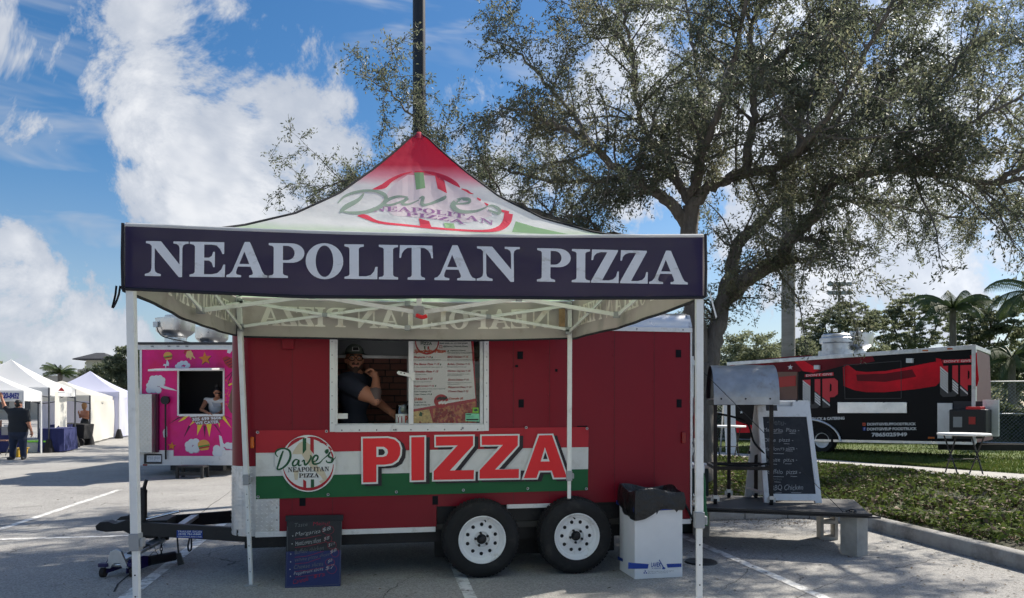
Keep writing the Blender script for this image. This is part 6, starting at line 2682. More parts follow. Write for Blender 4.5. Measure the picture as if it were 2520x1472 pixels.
mb.box(px0 - .02, fz(428, 1100)[0], 16.672, 16.699, pz0 + .2, fz(400, 1108)[1])
mb.box(fz(548, 1100)[0], px1, 16.672, 16.699, pz0 + .2, fz(560, 1108)[1])
obj('bumper_skirt', mb, 'white_trim', pk, world=True)
# window frame and raised hatch
mb = MB()
fw = .035
mb.box(wl - fw, wl, 16.68, 16.75, wb - fw, wt + fw)
mb.box(wr, wr + fw, 16.68, 16.75, wb - fw, wt + fw)
mb.box(wl, wr, 16.68, 16.75, wb - .05, wb)
mb.box(wl, wr, 16.68, 16.75, wt, wt + fw)
obj('window_frame', mb, 'white_trim', pk, world=True)
mb = MB()
mb.hexa([(fz(404, 900)[0], 15.95, 2.235), (fz(553, 900)[0], 15.98, 2.26), (fz(553, 900)[0], 16.69, 2.30), (fz(412, 900)[0], 16.69, 2.30), (fz(404, 900)[0], 15.95, 2.275), (fz(553, 900)[0], 15.98, 2.30), (fz(553, 900)[0], 16.69, 2.34), (fz(412, 900)[0], 16.69, 2.34)])
obj('hatch', mb, 'white_trim', pk, bevel=.008, world=True)
# diamond plate locker at the left
a0, a1 = fz(338, 970), fz(387, 1113)
mb = MB()
mb.box(a0[0], a1[0], 16.45, 16.70, a1[1], a0[1])
lk = obj('locker', mb, 'checker', pk, bevel=.01, world=True)
mb = MB()
mb.box(a1[0] + .001, a1[0] + .05, 16.62, 16.70, a1[1], a0[1])
obj('locker_side', mb, 'art_dark', lk, world=True)
dm = MB()
for i in range(9):
    for j in range(26):
        x = a0[0] + (i + .5) * (a1[0] - a0[0]) / 9
        z = a1[1] + (j + .5) * (a0[1] - a1[1]) / 26
        s = .018 if (i + j) % 2 else -.018
        dm.beam((x - .02, 16.447, z - s), (x + .02, 16.447, z + s), .006, .008)
o = obj('diamond_tread', dm, 'alu', lk, world=True)
o['kind'] = 'stuff'
# hatch pole standing against the face
mb = MB()
q0, q1 = fz(411, 985), fz(412, 1130)
mb.cyl((q0[0], 16.62, q0[1]), (q1[0], 16.62, q1[1]), .019, 10)
mb.cyl((q0[0], 16.58, q0[1]), (q0[0], 16.66, q0[1]), .09, 18)
obj('vent_pipe', mb, 'black_steel', pk, smooth=40, world=True)
# number plate
a, b = fz(357, 1117), fz(400, 1141)
mb = MB()
mb.box(a[0], b[0], 16.64, 16.671, b[1], a[1])
pl_ = obj('plate_holder', mb, 'black_plastic', pk, bevel=.01, world=True)
FP2 = FACE.off(.062)
decal('number_plate', [[[(361, 1121), (396.5, 1121), (396.5, 1137), (361, 1137)]]], 'art_white', FP2, .001, pl_)
text_decal('plate_print', 'Y55 JNV', ((363, 1133), (394, 1133), (394, 1124), (363, 1124)), 'art_grey', FP2, .002, pl_, bold=.02)
text_decal('plate_print', 'Sunshine State', ((367, 1136), (390, 1136), (390, 1134), (367, 1134)), 'art_grey', FP2, .002, pl_)
a, b = fz(354, 1142), fz(364, 1146)
mb = MB()
mb.box(a[0], b[0], 16.65, 16.671, b[1], a[1])
obj('reflector', mb, 'red_lens', pk, world=True)
# wheels and step
for yy in (18.6, 19.5):
    for xx in (px0 + .05, px1 - .28):
        mb = MB()
        mb.lathe([(.12, 0), (.33, 0), (.36, .04), (.36, .18), (.33, .22), (.12, .22)], 24, (xx, yy, .36), (1, 0, 0))
        obj('wheel', mb, 'rubber', pk, smooth=40, world=True)
mb = MB()
mb.box(-7.45, -6.3, 16.75, 16.95, .10, .24)
obj('rear_beam', mb, 'black_steel', pk, world=True)
stp = thing('step_stool', (-6.78, 16.15, 0), 'black plastic step stool in front of the pink trailer', 'step')
mb = MB()
mb.box(-7.02, -6.45, 16.02, 16.36, .22, .26)
obj('tread', mb, 'black_plastic', stp, bevel=.01, world=True)
for xx in (-7.02, -6.50):
    for yy in (16.02, 16.30):
        mb = MB()
        mb.box(xx, xx + .05, yy, yy + .06, 0, .22)
        obj('leg', mb, 'black_plastic', stp, world=True)
mb = MB()
mb.box(-6.97, -6.50, 16.04, 16.07, .06, .13)
obj('crossbar', mb, 'black_plastic', stp, world=True)


# roof exhaust fans
def exhaust(parent, c, r, h):
    mb = MB()
    mb.lathe([(.55 * r, 0), (.55 * r, .28 * h), (.60 * r, .30 * h), (.62 * r, .34 * h), (.80 * r, .42 * h), (.96 * r, .52 * h), (.98 * r, .56 * h), (1.0 * r, .97 * h), (1.03 * r, .97 * h), (1.03 * r, 1.0 * h), (.90 * r, 1.0 * h), (.88 * r, .7 * h)], 32, c)
    fan = obj('exhaust_fan', mb, 'alu', parent, smooth=35, world=True)
    mb = MB()
    mb.lathe([(.0001, 1.13 * h), (.50 * r, 1.13 * h), (.55 * r, 1.10 * h), (.55 * r, .95 * h), (.88 * r, .90 * h)], 24, c)
    obj('fan_cap', mb, 'alu_dull', fan, smooth=35, world=True)
    mb = MB()
    mb.box(c[0] - .62 * r, c[0] + .62 * r, c[1] - .62 * r, c[1] + .62 * r, c[2] - .02, c[2] + .06 * h)
    obj('fan_curb', mb, 'alu_dull', fan, world=True)
    return fan


p = FACE.hit(428, 843)
f1 = exhaust(pk, (-7.62, 17.4, 2.88), .42, .60)
mb = MB()
mb.box(-7.95, -7.85, 17.0, 17.06, 3.26, 3.38)
obj('switch_box', mb, 'alu_dull', f1, world=True)
mb = MB()
mb.tube(smooth_pts([(-7.86, 16.99, 3.26), (-7.7, 16.93, 3.05), (-7.2, 16.95, 2.93), (-7.0, 16.9, 2.90)], 6), .012, 6)
obj('cable', mb, 'rubber', f1, world=True)
exhaust(pk, (-7.58, 19.4, 2.88), .40, .60)

# wrap artwork
WRP = FACE


def ca(pts):      # close-up 540..960 x 1330..1600 at 5.452
    k = 2290 / 420.
    return [((540 + x / k) / 1.6, (1330 + y / k) / 1.6) for x, y in pts]


def cbx(pts):     # close-up 540..960 x 1580..1900 at 4.6
    k = 1932 / 420.
    return [((540 + x / k) / 1.6, (1580 + y / k) / 1.6) for x, y in pts]


art_n = [0]


def art(conv, polys, mat, off=.003):
    art_n[0] += 1
    return decal('wrap_art', [[conv(c) for c in g] for g in polys], mat, WRP, off + .00002 * art_n[0], pk)


def cloud(conv, cs):
    for i, (x, y, r) in enumerate(cs):
        art(conv, [[circ(x + r * .06, y + r * .12, r * 1.04, None, 14)]], 'art_grey', .003)
    for i, (x, y, r) in enumerate(cs):
        art(conv, [[circ(x, y, r * .96, None, 14)]], 'art_white', .0045)


def star(conv, x, y, r, rot, mat='art_orange'):
    P = []
    for k in range(10):
        rr = r if k % 2 == 0 else r * .42
        a = rot + PI * k / 5
        P.append((x + rr * math.sin(a), y - rr * math.cos(a)))
    art(conv, [[[(a + r * .06, b + r * .06) for a, b in P]]], 'art_dark', .003)
    art(conv, [[P]], mat, .005)


star(ca, 1460, 450, 150, -.12)
star(cbx, 628, 812, 80, .1)
cloud(ca, [(905, 575, 55), (960, 540, 50), (1040, 540, 50), (1090, 590, 48), (1060, 640, 45), (900, 640, 55), (850, 610, 40), (980, 655, 40)])
cloud(ca, [(330, 880, 70), (410, 860, 60), (490, 860, 60), (550, 900, 55), (300, 960, 70), (380, 970, 90), (470, 960, 80), (540, 960, 60), (240, 1020, 50), (260, 1110, 75), (350, 1090, 90), (450, 1120, 70)])
art(ca, [[[(480, 1060), (520, 990), (600, 1040), (780, 1100), (880, 1150), (780, 1130), (600, 1100)]]], 'art_white', .006)
cloud(cbx, [(930, 790, 70), (980, 740, 60), (1060, 740, 70), (1090, 800, 60), (1060, 860, 70), (980, 880, 60), (920, 860, 50)])
cloud(cbx, [(1440, 860, 70), (1430, 930, 70), (1500, 960, 70), (1520, 900, 80), (1640, 800, 60), (1700, 810, 60)])
art(cbx, [[[(1480, 610), (1530, 640), (1560, 760), (1620, 800), (1600, 830), (1505, 830)]]], 'art_white', .006)
# burgers
for conv, x, y, s in ((ca, 660, 385, 1.0), (cbx, 1205, 790, 1.15)):
    art(conv, [[arc(x, y, 95 * s, 80 * s, 160, 380, 14)]], 'art_bun', .006)
    art(conv, [[[(x - 85 * s, y + 20 * s), (x + 90 * s, y - 10 * s), (x + 92 * s, y + 12 * s), (x - 80 * s, y + 45 * s)]]], 'art_green', .007)
    art(conv, [[[(x - 80 * s, y + 44 * s), (x + 92 * s, y + 12 * s), (x + 90 * s, y + 38 * s), (x - 70 * s, y + 66 * s)]]], 'art_meat', .0075)
    art(conv, [[[(x - 70 * s, y + 66 * s), (x + 92 * s, y + 38 * s), (x + 70 * s, y + 76 * s), (x - 40 * s, y + 92 * s)]]], 'art_bun', .008)
# pointing hand and mushroom
art(ca, [[[(990, 330), (1030, 270), (1090, 240), (1120, 260), (1060, 290), (1020, 350)]]], 'art_meat', .004)
art(ca, [[[(1070, 290), (1150, 270), (1200, 340), (1200, 380), (1250, 440), (1230, 450), (1170, 400), (1165, 470), (1140, 470), (1110, 420), (1080, 445), (1040, 390)]]], 'art_skin', .006)
art(ca, [[[(555, 600), (575, 560), (620, 570), (640, 470), (685, 540), (680, 610), (630, 600), (620, 645), (600, 645), (600, 600)]]], 'art_white', .004)
# steak with grill marks, white flashes
art(ca, [[[(1940, 260), (2000, 238), (2050, 260), (1990, 340), (1930, 320)]], [[(2050, 300), (2110, 260), (2118, 400), (2040, 410)]]], 'art_white', .004)
art(ca, [[[(1830, 440), (1920, 395), (2040, 440), (2110, 530), (2110, 610), (2040, 660), (1970, 650), (1880, 560)]]], 'art_meat', .006)
for k in range(4):
    art(ca, [[[(1860 + k * 45, 500 + k * 42), (1990 + k * 36, 430 + k * 52), (1998 + k * 36, 446 + k * 52), (1868 + k * 45, 516 + k * 42)]]], 'art_dark', .008)
# comic burst round the window and the phone number
for P_, mat in (([(740, 380), (850, 280), (940, 262), (860, 330)], 'art_yellow'), ([(940, 450), (1010, 360), (1040, 380)], 'art_yellow'), ([(1085, 620), (1090, 420), (1185, 420)], 'art_yellow'), ([(1308, 650), (1250, 410), (1350, 410)], 'art_yellow'), ([(1490, 480), (1470, 400), (1500, 400)], 'art_yellow'), ([(1710, 490), (1530, 300), (1575, 260), (1640, 370)], 'art_yellow'),
               ([(840, 665), (930, 440), (970, 450)], 'art_dark'), ([(1225, 660), (1195, 440), (1245, 440)], 'art_dark'), ([(1540, 620), (1390, 430), (1420, 430)], 'art_dark'), ([(580, 410), (740, 290), (900, 262), (760, 310)], 'art_dark'), ([(1760, 350), (1600, 280), (1620, 275)], 'art_dark')):
    art(cbx, [[P_]], mat, .004)
art(cbx, [[[(960, 262), (1560, 262), (1540, 330), (1490, 350), (1490, 400), (1080, 430), (1040, 380), (990, 350)]]], 'art_brown', .0055)
for s, q in (('305 699 9606', ((1000, 362), (1525, 325), (1520, 275), (995, 300))), ('WE CATER', ((1060, 425), (1485, 398), (1475, 345), (1050, 370)))):
    text_decal('wrap_lettering', s, cbx(q), 'art_white', FACE, .012, pk, bold=.03)
text_decal('wrap_lettering', '305 699', cbx(((950, 292), (1240, 272), (1240, 240), (950, 256))), 'art_white', FACE, .011, pk, bold=.03)
art(ca, [[[(1890, 870), (2080, 690), (2085, 710), (1890, 890)]], [[(1945, 960), (1960, 920), (2060, 720), (2070, 740), (1965, 960), (1990, 1060), (1960, 1050)]]], 'art_dark', .004)
art(ca, [[[(1955, 1000), (2060, 960), (2065, 990), (1965, 1040)]]], 'art_yellow', .007)
for k in range(22):
    art(ca, [[circ(random.uniform(1890, 2000), random.uniform(900, 1460), random.uniform(8, 17), None, 8)]], 'art_orange', .004)
art(ca, [[[(2080, 950), (2120, 820), (2120, 1470), (1960, 1470), (2000, 1200)]]], 'art_brown', .008)
art(cbx, [[[(1680, 0), (1810, 0), (1810, 215), (1700, 215), (1640, 90)]]], 'art_brown', .0085)
art(cbx, [[[(480, 520), (540, 450), (545, 640), (480, 660), (465, 560)]]], 'art_white', .004)

# woman leaning out of the pink trailer's window
wo = thing('person', Vector((-6.62, 17.1, .38)), 'person in white sleeveless top looking down in the pink trailer window', 'person')
wo_o = Vector((-6.62, 17.1, .38))


def F2(x, y, dep):
    return PT(x, y, dep) - wo_o


hdw = F2(535, 966, 16.95)
prw, hqw = head_prims(hdw, math.radians(28), .95, 0, None, math.radians(18))
s1, s2 = F2(508, 985, 17.15), F2(548, 988, 17.05)
ch = (s1 + s2) / 2 + Vector((0, .08, -.14))
prw += [('seg', (tuple(hdw + Vector((0, .04, -.09))), tuple((s1 + s2) / 2 + Vector((0, .02, 0))), .045, .055), 0, .03),
        ('seg', (tuple(s1), tuple(s2), .06, .06), 1, .04), ('ell', (tuple(ch), (.16, .12, .20)), 1, .05), ('ell', (tuple(ch + Vector((0, .10, -.33))), (.15, .12, .22)), 1, .06)]
for s_ in (-1, 1):
    hp = ch + Vector((s_ * .08, .14, -.5))
    prw += [('seg', (tuple(hp), (hp.x, hp.y, .45), .085, .06), 2, .04), ('seg', ((hp.x, hp.y, .45), (hp.x, hp.y + .02, .07), .055, .04), 2, .03), ('seg', ((hp.x, hp.y + .02, .045), (hp.x, hp.y - .14, .04), .04, .035), 2, .02)]
el1 = F2(496, 1008, 16.95)
wr1 = F2(512, 1017, 16.72)
prw += [('seg', (tuple(s1), tuple(el1), .052, .040), 0, .02), ('seg', (tuple(el1), tuple(wr1), .040, .027), 0, .02)]
prw += hand_prims(wr1, (1, -.3, -.15), (0, -.2, -1), 0, .35, .92)
el2 = F2(553, 1008, 17.0)
wr2 = F2(538, 1018, 16.85)
prw += [('seg', (tuple(s2), tuple(el2), .050, .040), 0, .02), ('seg', (tuple(el2), tuple(wr2), .038, .027), 0, .02)]
prw += hand_prims(wr2, (-1, -.2, -.2), (0, -.2, -1), 0, .35, .92)
body_mesh('body', prw, .012, ['skin_tan', 'shirt_white', 'jeans'], wo)
body_mesh('hair', [('ell', (hqw(0, .03, .045), (.083, .10, .088)), 0, .03), ('ell', (hqw(0, .05, .15), (.05, .05, .05)), 0, .03), ('seg', (hqw(-.06, .03, 0), hqw(-.05, .06, -.05), .03, .02), 0, .02)], .012, ['hair_dark'], wo)
e = MB()
e.tube([hqw(-.06, -.085, .012), hqw(-.03, -.103, .012), hqw(.03, -.103, .012), hqw(.06, -.085, .012)], .012, 6)
obj('glasses', e, 'glasses', wo, smooth=60)
SHP = Plane(wo_o + ch + Vector((0, -.125, 0)), (0, -1, 0))
decal('shirt_print', [[[(521, 990), (533, 984), (546, 990), (544, 1000), (526, 1002)]]], 'art_grey', SHP, .01, wo)

# ================================================================== market tents on the left
M('tent_white', (.78, .79, .80), .7, 0, .3, bump=.004, bscale=6, translucent=.38)
M('tent_cream', (.76, .74, .68), .7, 0, .3, bump=.004, bscale=6, translucent=.38)
M('tent_lav', (.70, .71, .86), .7, 0, .3, bump=.004, bscale=6, translucent=.38)
M('tent_blue_print', srgb(52, 62, 150), .7)
M('navy_table', srgb(28, 36, 88), .8, bump=.01, bscale=4)
M('pole_dark', (.05, .055, .07), .5, .3)
M('weight_bag', (.015, .015, .017), .9)


def market_tent(name, label, cs, zt, vh, za, mat, pole, sides=(), bags=(), concave=.35):
    """cs: four ground corners in order"""
    cs = [Vector((*c, 0)) for c in cs]
    cen = sum(cs, Vector()) / 4
    th = thing('market_tent', cen, label, 'tent', 'white market tents across the lot')
    for i in range(4):
        a, b = cs[i], cs[(i + 1) % 4]
        mb = MB()
        def f(s, t):
            p = a.lerp(b, s).lerp(cen, t)
            z = zt + (za - zt) * (t * (1 - concave) + concave * t * t) - .04 * math.sin(PI * s) * math.sin(PI * t)
            return Vector((p.x, p.y, z))
        mb.grid(f, 10, 10)
        obj('roof_panel', mb, mat, th, smooth=60, world=True, fix=False)
        mb = MB()
        nrm_ = ((a + b) / 2 - cen).normalized()
        mb.grid(lambda s, t: Vector((*(a.lerp(b, s) + nrm_ * (.01 + .012 * math.sin(s * 19) * (1 - t))).xy, zt - vh * (1 - t) - .02 * math.sin(PI * s) * (1 - t))), 16, 3)
        vo = obj('valance', mb, mat, th, smooth=60, world=True, fix=False)
        mb = MB()
        mb.beam(Vector((a.x, a.y, 0)), Vector((a.x, a.y, zt - .02)), .04, .04, (1, 0, 0))
        lo_ = obj('leg', mb, pole, th, world=True)
        mb = MB()
        p, q = a.lerp(cen, .02), b.lerp(cen, .02)
        m_ = p.lerp(q, .5)
        for u, v_, z0, z1 in ((p, m_, zt - .32, zt - .06), (p, m_, zt - .06, zt - .32), (m_, q, zt - .32, zt - .06), (m_, q, zt - .06, zt - .32)):
            mb.beam(Vector((u.x, u.y, z0)), Vector((v_.x, v_.y, z1)), .018, .03)
        obj('truss', mb, pole, th, world=True)
        if i in bags:
            mb = MB()
            mb.lathe([(.0001, 0), (.17, 0), (.16, .10), (.11, .30), (.07, .42), (.0001, .43)], 10, a)
            obj('leg_weight', mb, 'weight_bag', th, smooth=50, world=True)
        if i in sides:
            mb = MB()
            mb.grid(lambda s, t: Vector((*(a.lerp(b, s) + nrm_ * (.02 + .10 * math.sin(s * 7 + 2 * t) * math.sin(PI * t) * math.sin(PI * s) + .03 * math.sin(s * 23))).xy, .08 + (zt - vh - .02) * t)), 30, 12)
            obj('side_curtain', mb, mat, th, smooth=60, world=True, fix=False)
    return th


A0, A1 = (-14.83, 24.6), (-15.70, 27.6)
A3, A2 = (-17.80, 23.75), (-18.67, 26.75)
ta = market_tent('a', 'tallest white peaked market tent with a small red logo on its valance', [A0, A1, A2, A3], 2.10, .27, 3.05, 'tent_white', 'pole_dark', (), (0, 1))
PLA = Plane((*A0, 0), Vector((A3[1] - A0[1], A0[0] - A3[0], 0)))
lg_ = decal('valance_logo', [[[(143, 962), (151, 953), (156, 958), (159, 963)]]], 'clip_red', PLA, .05, ta)
decal('logo_print', [[rect(142, 965, 159, 966.2)]], 'art_grey', PLA, .05, lg_)
# hanging half curtain inside the tall tent
mb = MB()
mb.grid(lambda s, t: Vector((-15.0 - 1.0 * s * .9 + .05 * math.sin(9 * s), 25.2 + 2.2 * s, .75 + 1.2 * t + .10 * (1 - t) * math.sin(6 * s))), 20, 8)
obj('side_curtain', mb, 'tent_cream', ta, smooth=60, world=True, fix=False)
B0, B1 = (-16.1, 29.3), (-18.2, 35.2)
B3, B2 = (-19.0, 28.3), (-21.1, 34.2)
market_tent('b', 'low cream market tent between the tall tent and the lavender tent', [B0, B1, B2, B3], 1.90, .22, 2.52, 'tent_cream', 'pole_dark', (0, 1), (0,), .2)
C0, C1 = (-17.75, 34.7), (-18.6, 37.7)
C3, C2 = (-20.7, 33.8), (-21.5, 36.8)
market_tent('c', 'lavender-white peaked market tent, farthest of the row, with closed side walls', [C0, C1, C2, C3], 2.12, .26, 3.10, 'tent_lav', 'tent_white', (0, 3), (0,))
D0, D1 = (-14.25, 22.6), (-15.1, 25.4)
D3, D2 = (-17.2, 21.7), (-18.0, 24.5)
tdn = market_tent('d', 'low white market tent at the frame edge with blue phone digits on its valance', [(-14.25, 22.4), (-14.9, 24.3), (-17.7, 23.4), (-17.1, 21.5)], 1.955, .30, 2.75, 'tent_white', 'tent_white', (), ())
PLD = Plane((-14.25, 22.4, 0), Vector((-.9, 2.85, 0)))
text_decal('valance_lettering', '220-8452', ((2, 980.5), (46, 982), (48, 967), (2, 965.5)), 'tent_blue_print', PLD, .04, tdn, bold=.05)


# tables with navy cloths
def cloth_table(c, w_, d_, rz, h_, label, grp='cloth covered market tables'):
    th = thing('market_table', Vector((*c, 0)), label, 'table', grp, rotz=rz)
    mb = MB()
    def f(s, t):
        a = 2 * PI * s
        ca_, sa_ = math.cos(a), math.sin(a)
        k = 1 / max(abs(ca_), abs(sa_))
        r = 1 + .04 * (1 - t) * math.sin(14 * a) * 1.2 + .05 * (1 - t)
        return (ca_ * k * w_ / 2 * r, sa_ * k * d_ / 2 * r, .03 + (h_ - .03) * t)
    mb.grid(f, 56, 6)
    obj('cloth_skirt', mb, 'navy_table', th, smooth=50, fix=False)
    mb = MB()
    mb.box(-w_ / 2 - .01, w_ / 2 + .01, -d_ / 2 - .01, d_ / 2 + .01, h_ - .01, h_ + .012)
    obj('table_top', mb, 'navy_table', th, bevel=.008)
    return th


cloth_table((-15.0, 25.4), 1.6, .7, math.radians(107), .76, 'navy clothed table under the right side of the tall white tent')
cloth_table((-16.6, 24.7), 1.5, .7, math.radians(17), .76, 'navy clothed table behind the standing man, holding goods')
cloth_table((-16.6, 28.4), 1.2, .6, math.radians(107), .80, 'dark clothed table beside the woman in the long dress')
# goods on the table
for k, (x, y, z, sx, sz, m1) in enumerate(((-15.9, 24.6, .772, .16, .20, 'logo_tan'), (-16.2, 24.7, .772, .2, .12, 'art_white'), (-16.5, 24.6, .772, .22, .26, 'art_brown'), (-15.75, 24.75, .772, .12, .30, 'art_bun'), (-16.9, 24.6, .772, .25, .15, 'art_meat'))):
    th = thing('goods_box', Vector((x, y, z)), ['tan', 'white', 'brown', 'amber', 'red'][k] + ' box of goods on the navy table behind the man', 'box', 'goods on the market table')
    mb = MB()
    mb.box(x - sx / 2, x + sx / 2, y - .08, y + .08, z, z + sz)
    obj('carton', mb, m1, th, bevel=.01, world=True)
    mb = MB()
    mb.box(x - sx / 2 - .005, x + sx / 2 + .005, y - .085, y + .085, z + sz * .86, z + sz * 1.02)
    obj('lid', mb, m1, th, bevel=.006, world=True)
# clear bin with lime lid
M('lime_lid', srgb(130, 214, 60), .4)
M('bin_clear', (.40, .43, .42), .3, 0, .5, var=.15, vscale=6)
bn_ = thing('storage_bin', GP(90, 1112), 'clear plastic storage bin with a lime green lid on the asphalt', 'bin')
p = GP(90, 1114)
mb = MB()
mb.hexa([(p.x - .36, p.y, 0), (p.x + .34, p.y, 0), (p.x + .34, p.y + .45, 0), (p.x - .36, p.y + .45, 0), (p.x - .40, p.y - .03, .33), (p.x + .38, p.y - .03, .33), (p.x + .38, p.y + .48, .33), (p.x - .40, p.y + .48, .33)])
obj('tub', mb, 'bin_clear', bn_, bevel=.02, world=True)
mb = MB()
mb.box(p.x - .43, p.x + .41, p.y - .06, p.y + .51, .331, .385)
obj('lid', mb, 'lime_lid', bn_, bevel=.02, world=True)
yb = thing('yellow_tub', Vector((-14.45, 22.6, 0)), 'low yellow tub behind the standing man', 'tub')
mb = MB()
mb.hexa([(-14.6, 22.4, 0), (-14.4, 22.4, 0), (-14.4, 22.8, 0), (-14.6, 22.8, 0), (-14.62, 22.36, .24), (-14.38, 22.36, .24), (-14.38, 22.84, .24), (-14.62, 22.84, .24)])
M('tub_yellow', srgb(196, 156, 40), .5)
obj('tub_body', mb, 'tub_yellow', yb, bevel=.02, world=True)
mb = MB()
mb.box(-14.64, -14.36, 22.33, 22.87, .24, .265)
obj('tub_rim', mb, 'tub_yellow', yb, bevel=.01, world=True)
# folding chair at the frame edge
fc = thing('folding_chair', GP(8, 1120), 'dark folding chair with thin legs at the left frame edge', 'chair')
p = GP(8, 1120)
mb = MB()
mb.box(p.x - .22, p.x + .22, p.y - .2, p.y + .2, .43, .46)
obj('seat', mb, 'art_brown', fc, bevel=.01, world=True)
mb = MB()
mb.box(p.x - .22, p.x + .22, p.y + .24, p.y + .27, .60, .86)
obj('backrest', mb, 'grey_plastic', fc, bevel=.01, world=True)
for sx in (-.23, .23):
    mb = MB()
    mb.tube([(p.x + sx, p.y - .25, 0), (p.x + sx, p.y + .26, .86)], .013, 6)
    obj('leg', mb, 'pole_dark', fc, world=True)
    mb = MB()
    mb.tube([(p.x + sx, p.y + .25, 0), (p.x + sx, p.y - .15, .45)], .013, 6)
    obj('leg', mb, 'pole_dark', fc, world=True)


# standing man seen from behind, one arm up
mn_o = GP(44, 1131)
mn = thing('person', mn_o, 'person in black shirt and jeans seen from behind, one arm raised', 'person')


def F3(x, y, dy=0.0):
    return PT(x, y, mn_o.y + dy) - mn_o


S, H_ = 0, 1
hd3 = F3(45, 995)
pm_, _ = head_prims(hd3, PI - .35, 1.05, 0)
l_s, r_s = F3(24, 1012), F3(64, 1013)
chm = (l_s + r_s) / 2 + Vector((0, 0, -.16))
pm_ += [('seg', (tuple(hd3 + Vector((0, .02, -.1))), tuple(hd3 + Vector((0, .02, -.16))), .06, .065), 0, .03),
        ('seg', (tuple(l_s), tuple(r_s), .085, .085), 1, .06), ('ell', (tuple(chm), (.265, .17, .26)), 1, .07), ('ell', (tuple(chm + Vector((.01, 0, -.30))), (.275, .19, .26)), 1, .08),
        ('ell', (tuple(chm + Vector((.01, 0, -.46))), (.25, .18, .15)), 2, .06)]
for xk, xa, xf, sgn in ((33, 31, 30, -1), (56, 58, 60, 1)):
    hp = chm + Vector((sgn * .10, 0, -.50))
    kn, an = F3(xk, 1083), F3(xa, 1122)
    pm_ += [('seg', (tuple(hp), tuple(kn), .14, .105), 2, .05), ('seg', (tuple(kn), tuple(an), .10, .08), 2, .04), ('seg', ((an.x, .02, .045), (an.x - .03 if sgn < 0 else an.x + .05, -.13, .04), .05, .042), 3, .03)]
eu, wu_ = F3(12, 1002), F3(4, 978)
pm_ += [('seg', (tuple(l_s), tuple(l_s.lerp(eu, .7)), .082, .07), 1, .03), ('seg', (tuple(l_s.lerp(eu, .6)), tuple(eu), .055, .05), 0, .02), ('seg', (tuple(eu), tuple(wu_), .048, .032), 0, .02)]
pm_ += hand_prims(wu_, (-.2, 0, 1), (0, -1, 0), 0, .3)
ed, wd_ = F3(70, 1040), F3(78, 1064)
pm_ += [('seg', (tuple(r_s), tuple(r_s.lerp(ed, .75)), .085, .08), 1, .03), ('seg', (tuple(r_s.lerp(ed, .7)), tuple(ed), .056, .050), 0, .02), ('seg', (tuple(ed), tuple(wd_), .048, .032), 0, .02)]
pm_ += hand_prims(wd_, (.1, 0, -1), (-1, 0, 0), 0, .4)
body_mesh('body', pm_, .016, ['skin_tan', 'shirt_black', 'jeans', 'shoe'], mn)
body_mesh('hair', [('ell', (tuple(hd3 + Vector((0, -.012, .042))), (.082, .10, .085)), 0, .02), ('ell', (tuple(hd3 + Vector((0, -.03, -.02))), (.07, .075, .07)), 0, .02)], .016, ['hair_dark'], mn)

# woman in a long dress
wm_o = GP(206, 1094)
wm = thing('person', wm_o, 'person with blond bob in long dark strappy dress, seen from behind', 'person')


def F4(x, y, dy=0.0):
    return PT(x, y, wm_o.y + dy) - wm_o


h4 = F4(207.5, 999)
p4, _ = head_prims(h4, math.radians(140), .95, 0)
sl4, sr4 = F4(201, 1014), F4(216, 1014)
c4 = (sl4 + sr4) / 2 + Vector((0, 0, -.14))
p4 += [('seg', (tuple(h4 + Vector((0, 0, -.08))), tuple((sl4 + sr4) / 2), .045, .055), 0, .03), ('seg', (tuple(sl4), tuple(sr4), .055, .055), 0, .04), ('ell', (tuple(c4), (.135, .10, .13)), 0, .04),
       ('ell', (tuple(c4 + Vector((0, 0, -.22))), (.14, .11, .14)), 1, .04), ('seg', (tuple(c4 + Vector((0, 0, -.36))), (c4.x, c4.y, .12), .17, .24), 1, .05)]
e4, w4 = F4(197, 1027, -.1), F4(194, 1017, -.3)
p4 += [('seg', (tuple(sl4), tuple(e4), .045, .036), 0, .02), ('seg', (tuple(e4), tuple(w4), .036, .025), 0, .02)]
p4 += hand_prims(w4, (-.1, -.3, 1), (1, 0, 0), 0, .7, .95)
e5 = F4(218, 1030)
w5 = F4(204, 1028, -.25)
p4 += [('seg', (tuple(sr4), tuple(e5), .045, .036), 0, .02), ('seg', (tuple(e5), tuple(w5), .036, .025), 0, .02)]
body_mesh('body', p4, .02, ['skin', 'shirt_black'], wm)
body_mesh('hair', [('ell', (tuple(h4 + Vector((.01, -.02, .03))), (.09, .11, .10)), 0, .03), ('ell', (tuple(h4 + Vector((.02, -.04, -.06))), (.085, .075, .09)), 0, .03)], .02, ['hair_blond'], wm)

# dark stroller-like cart beside the woman
ct = thing('utility_cart', Vector((-16.25, 29.0, 0)), 'black folding utility cart parked beside the woman in the dress', 'cart')
mb = MB()
mb.hexa([(-16.75, 28.6, .25), (-15.95, 28.6, .25), (-15.95, 29.2, .25), (-16.75, 29.2, .25), (-16.8, 28.55, .85), (-15.9, 28.55, .80), (-15.9, 29.25, .80), (-16.8, 29.25, .85)])
obj('basket', mb, 'weight_bag', ct, bevel=.03, world=True)
for xx in (-16.65, -16.05):
    mb = MB()
    mb.cyl((xx, 28.52, .14), (xx, 28.60, .14), .14, 16)
    obj('wheel', mb, 'rubber', ct, smooth=40, world=True)
mb = MB()
mb.tube([(-16.75, 28.9, .8), (-17.0, 28.9, 1.05), (-17.05, 28.9, 1.05)], .015, 6)
obj('handle', mb, 'pole_dark', ct, world=True)

# ================================================================== buildings far behind the tents
M('stucco', (.52, .46, .38), .9, var=.06)
M('stucco_green', (.46, .47, .40), .9, var=.06)
M('roof_tile', (.05, .052, .06), .9, var=.2, vscale=2)
M('win_glass', (.04, .05, .06), .1)
BY = 75.0


